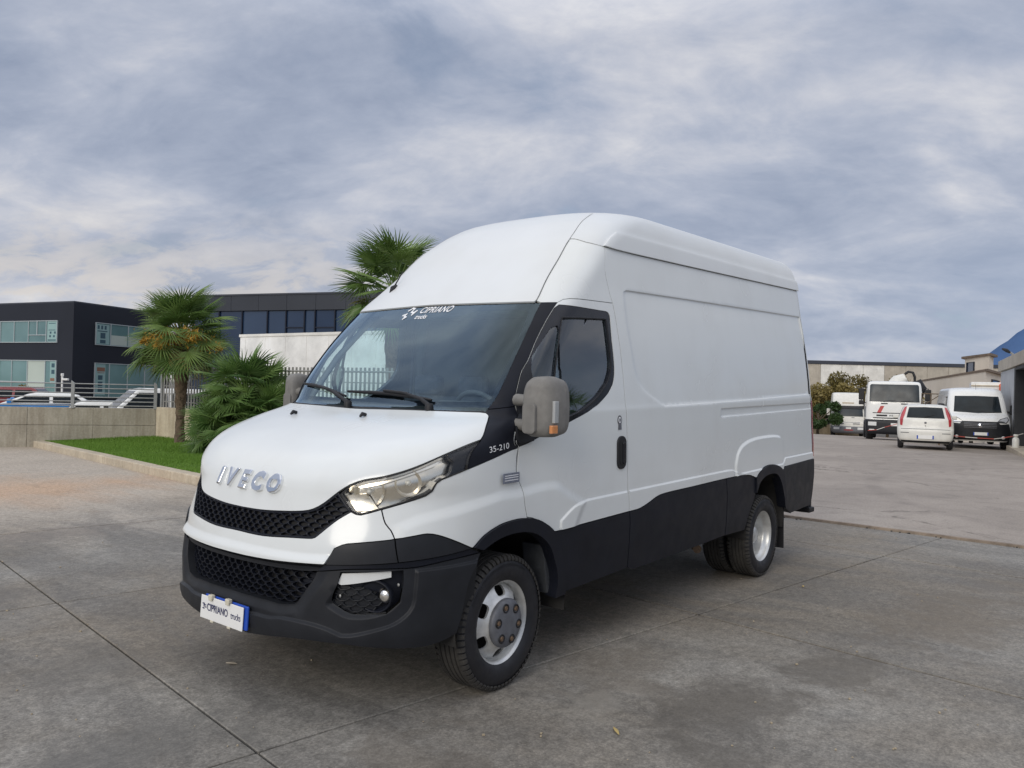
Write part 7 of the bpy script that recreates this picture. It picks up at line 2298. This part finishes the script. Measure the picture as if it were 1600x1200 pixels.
# ---- cars in the lower car park
def car(name, label, cat, px, d, heading, body, roofm, L=4.0, Wd=1.70, H=1.50, xw=.62, hood=.93, belt=.98, rf=-.10, rr=-1.35, tail=-1.78, group=None, z=-.6):
    x, y = at_xy(px, d)
    root = empty(name, label, cat, (x, y, z), heading, group)
    h2 = L/2; w = Wd/2
    def side(sg_): return None
    ax1, ax2, R = h2-.78, -h2+.72, .33
    low = [(h2, .34), (h2+.02, .60), (h2-.12, .78), (xw+.10, hood), (xw-.1, belt), (tail, belt+.03), (-h2+.02, belt-.06), (-h2-.02, .62), (-h2+.04, .30)]
    bot = []
    for xc in (ax2, ax1):
        bot += [(xc+R*math.cos(math.radians(a)), .30+R*math.sin(math.radians(a))) for a in range(180, -1, -30)]
    low2 = low+bot
    mb = MB(); n = len(low2)
    wf = lambda x_, z_: w*(1-.05*max(0, (z_-.7)/.4))*(1-.10*max(0, (abs(x_)-h2+.35)/.35))
    mb.add([(a, wf(a, b), b) for a, b in low2]+[(a, -wf(a, b), b) for a, b in low2], [tuple(range(n)), tuple(range(n, 2*n))[::-1]]+[(i, (i+1) % n, n+(i+1) % n, n+i) for i in range(n)])
    mb.build('body', body, root, bevel=.045, seg=3, ang=25)
    gh = [(xw, belt-.04), (rf, H-.05), (rf-.25, H), (rr+.2, H-.01), (rr, H-.07), (tail, belt-.02)]
    gw = lambda z_: (w-.03)-(.17)*max(0, (z_-belt))/(H-belt)
    k = len(gh); mb = MB()
    mb.add([(a, gw(b), b) for a, b in gh]+[(a, -gw(b), b) for a, b in gh], [tuple(range(k)), tuple(range(k, 2*k))[::-1]]+[(i, (i+1) % k, k+(i+1) % k, k+i) for i in range(k)])
    cabin = mb.build('cabin', roofm, root, bevel=.05, seg=3, ang=20)
    def at_side(xx, zz, sg_): return (xx, (gw(zz)+.008)*sg_, zz)
    zt, zb_ = H-.13, belt+.02
    fx = lambda zz: xw+(rf-xw)*(zz-belt+.04)/(H-.05-belt+.04)
    rx = lambda zz: tail+(rr-tail)*(zz-belt+.02)/(H-.07-belt+.02)
    mid = (fx(zb_)+rx(zb_))/2-.05
    for sg_ in (1, -1):
        for q in ([(fx(zb_)-.16, zb_), (mid+.05, zb_), (mid+.05, zt), (fx(zt)-.12, zt)], [(mid-.05, zb_), (rx(zb_)+.22, zb_), (rx(zt)+.16, zt), (mid-.05, zt)]):
            P = [at_side(a, b, sg_) for a, b in q]
            Pi = [(a, b-.03*sg_, c) for a, b, c in P]
            MB().add(P+Pi, [(0, 1, 2, 3), (4, 7, 6, 5)]+[(i, (i+1) % 4, 4+(i+1) % 4, 4+i) for i in range(4)]).build('side_window', 'sideglass', root)
        MB().box((xw-.28, (w+.06)*sg_, belt+.06), (.12, .18, .14)).build('mirror', body, root, bevel=.03)
        MB().box((h2-.10, (w-.28)*sg_, .70), (.16, .34, .14)).build('headlight', 'reflector', root, bevel=.03)
        MB().box((-h2+.03, (w-.16)*sg_, .82), (.08, .20, .26)).build('tail_lamp', 'red_lens', root, bevel=.02)
        for xc in (ax1, ax2): road_wheel(root, xc, (w-.12)*sg_, .31, .19)
    def end_glass(nm, fxx, sgx):
        q = []
        for zz, yy in ((zb_, 1), (zb_, -1), (zt+.04, -1), (zt+.04, 1)):
            q.append((fxx(zz)+.012*sgx, (gw(zz)-.09)*yy, zz))
        qi = [(a-.02*sgx, b, c) for a, b, c in q]
        MB().add(q+qi, [(0, 1, 2, 3), (4, 7, 6, 5)]+[(i, (i+1) % 4, 4+(i+1) % 4, 4+i) for i in range(4)]).build(nm, 'carglass', root)
    end_glass('windscreen', fx, 1); end_glass('rear_window', rx, -1)
    return root
hd = math.atan2(-.285, .958)
car('parked_van', 'white compact van behind the railing, left of the barred fence', 'van', 226, 23.8, hd, 'white2', 'white2', L=4.1, Wd=1.75, H=1.90, xw=1.05, hood=1.10, belt=1.18, rf=.30, rr=-1.85, tail=-2.0, group='cars in the lower car park')
car('parked_car', 'white car behind the railing between the blue car and the compact van', 'car', 128, 24.2, hd-.12, 'white2', 'white2', L=4.0, H=1.47, xw=.85, rf=.1, group='cars in the lower car park')
car('parked_car', 'bright blue car with a white roof behind the railing', 'car', 48, 25.2, hd-.1, 'carblue', 'white2', L=3.8, H=1.50, xw=.80, rf=.05, belt=1.18, hood=1.08, group='cars in the lower car park', z=-.44)
car('parked_car', 'dark red car at the far left behind the blue car', 'car', 2, 31, hd-.35, 'carred', 'carred', L=4.2, H=1.66, belt=1.22, hood=1.10, group='cars in the lower car park', z=-.5)
car('parked_car', 'navy blue car parked beyond the blue and white cars', 'car', 80, 32.5, hd+2.9, 'carnavy', 'carnavy', L=4.3, H=1.60, group='cars in the lower car park')

# ---- white box truck behind the fence
bt = empty('box_truck', 'white box truck standing behind the barred fence and the palms', 'truck', (-13.4, -16.9, -.6), math.radians(94))
MB().box((.3, 0, 2.35), (7.6, 2.35, 2.72)).build('box_body', 'boxwhite', bt, bevel=.025)
for z_ in (3.70, .99): MB().box((.3, -1.19, z_), (7.64, .03, .09)).build('side_rail', 'white_pl', bt, bevel=.008)
for k in range(8): MB().box((-3.2+k*1.0, -1.182, 2.35), (.03, .014, 2.55)).build('side_rib', 'boxwhite', bt)
MB().box((.6, 0, .80), (8.4, .9, .3)).build('chassis', 'under', bt)
for sg in (1, -1):
    for xw_ in (-2.2, 4.8): road_wheel(bt, xw_, .95*sg, .42, .28, 'under')
MB().prism([(4.2, .55), (6.0, .55), (6.05, 1.2), (5.85, 1.5), (5.45, 2.35), (4.2, 2.4)], lambda q, t: (q[0], t, q[1]), -1.05, 1.05).build('cab', 'white2', bt, bevel=.08, seg=3)
MB().prism([(5.76, 1.52), (5.80, 1.54), (5.46, 2.24), (5.42, 2.22)], lambda q, t: (q[0]+.05, t, q[1]), -.92, .92).build('windscreen', 'carglass', bt)

# ---- small litter on the concrete
def gpt(px, py):
    w = (_f+_r2*((px-800)/FPX)-_u2*((py-600)/FPX)); t = -CAM[2]/w.z
    return Vector(CAM)+w*t
def leaflet(px, py, L, wd, rz_, m, label, name='dry_leaf', cat='leaf'):
    p = gpt(px, py)
    mb = MB(); vs = []
    for k in range(7):
        t = k/6; w_ = wd*math.sin(math.pi*min(1, t*.92+.06)); z_ = .003+.004*math.sin(t*3)
        vs += [(L*(t-.5), -w_/2, z_), (L*(t-.5), 0, z_+.003), (L*(t-.5), w_/2, z_)]
    mb.add(vs, [(3*k+a, 3*k+a+1, 3*k+a+4, 3*k+a+3) for k in range(6) for a in (0, 1)], True)
    o = mb.build(name, m); o.location = (p.x, p.y, .002); o.rotation_euler = (0, 0, rz_)
    tag(o, label, cat)
leaflet(963, 1144, .085, .018, .85, 'straw', 'narrow straw coloured dry leaf lying on the bare concrete')
leaflet(1255, 917, .05, .02, .3, 'straw', 'small pale dry leaf on the concrete right of the rear wheels')
"""flattened scrap of paper ahead of the bumper"""
leaflet(362, 1038, .07, .03, 2.0, 'kerb', 'small pale scrap lying on the concrete before the bumper', 'paper_scrap', 'litter')
mb = MB()
for _ in range(110):
    px_2 = rng.uniform(0, 1600); py_2 = rng.uniform(830, 1190)
    p = gpt(px_2, py_2)
    if p.x < -6.6 or p.y < -14: continue
    s = rng.uniform(.003, .009)
    mb.box((p.x, p.y, .002+s*.3), (s, s*rng.uniform(.6, 1.6), s*.7), rng.uniform(0, 3))
tag(mb.build('grit', 'stone'), kind='stuff')

# ---- across the yard, to the right of the frame: what the side windows mirror
def reflected():
    b = empty('warehouse', 'long low grey warehouse across the yard, off to the right', 'building')
    F_ = Facade((-62, 22), (-22, 52), (0, 0))
    F_.slab(MB(), 0, F_.L, -1.0, 5.6, -14, 0).build('wall', 'clad_b', b)
    F_.slab(MB(), -.3, F_.L+.3, 5.6, 6.1, -14, .3).build('roof', 'coping', b)
    for k in range(7): F_.window(b, 3+k*6.4, 7.2+k*6.4, 1.0, 3.6, [5.1+k*6.4], 'frame_g', ['pane_n'])
    f = empty('fence', 'dark upright bar fence across the yard, off to the right', 'fence')
    G_ = Facade((-22, 6.5), (-9, 15.5), (0, 0))
    t = 0; first = None
    while t < G_.L:
        p = G_.p(t, 0, 0)
        if first is None:
            first = MB().box((0, 0, .65), (.07, .03, 1.3)).build('bar', 'shed_d', f); o = first
        else:
            o = first.copy(); C.objects.link(o); o.parent = f
        o.location = p; t += .17
    for z in (.25, 1.05): MB().tube([G_.p(0, z, 0), G_.p(G_.L, z, 0)], .025, 6).build('cross_rail', 'shed_d', f)
    palm((-8.6, 6.9, 0), 1.75, 'fan palm across the yard, off to the right', 77, 34, flower=[])
reflected()
for o in bpy.data.objects:
    if o.parent is None and 'label' in o:
        if o['category'] == 'lorry': o['group'] = 'white lorries parked at the far right'
        elif o['category'] == 'tree' and 'ochre' in o['label']: o['group'] = 'ochre shrub trees at the far edge of the yard'
        elif o['category'] == 'palm tree': o['group'] = 'fan palms'
        elif o['category'] == 'office building': o['group'] = 'dark office buildings beyond the car park'
        elif o['category'] == 'barrier tape': o['group'] = 'red and white barrier tapes'
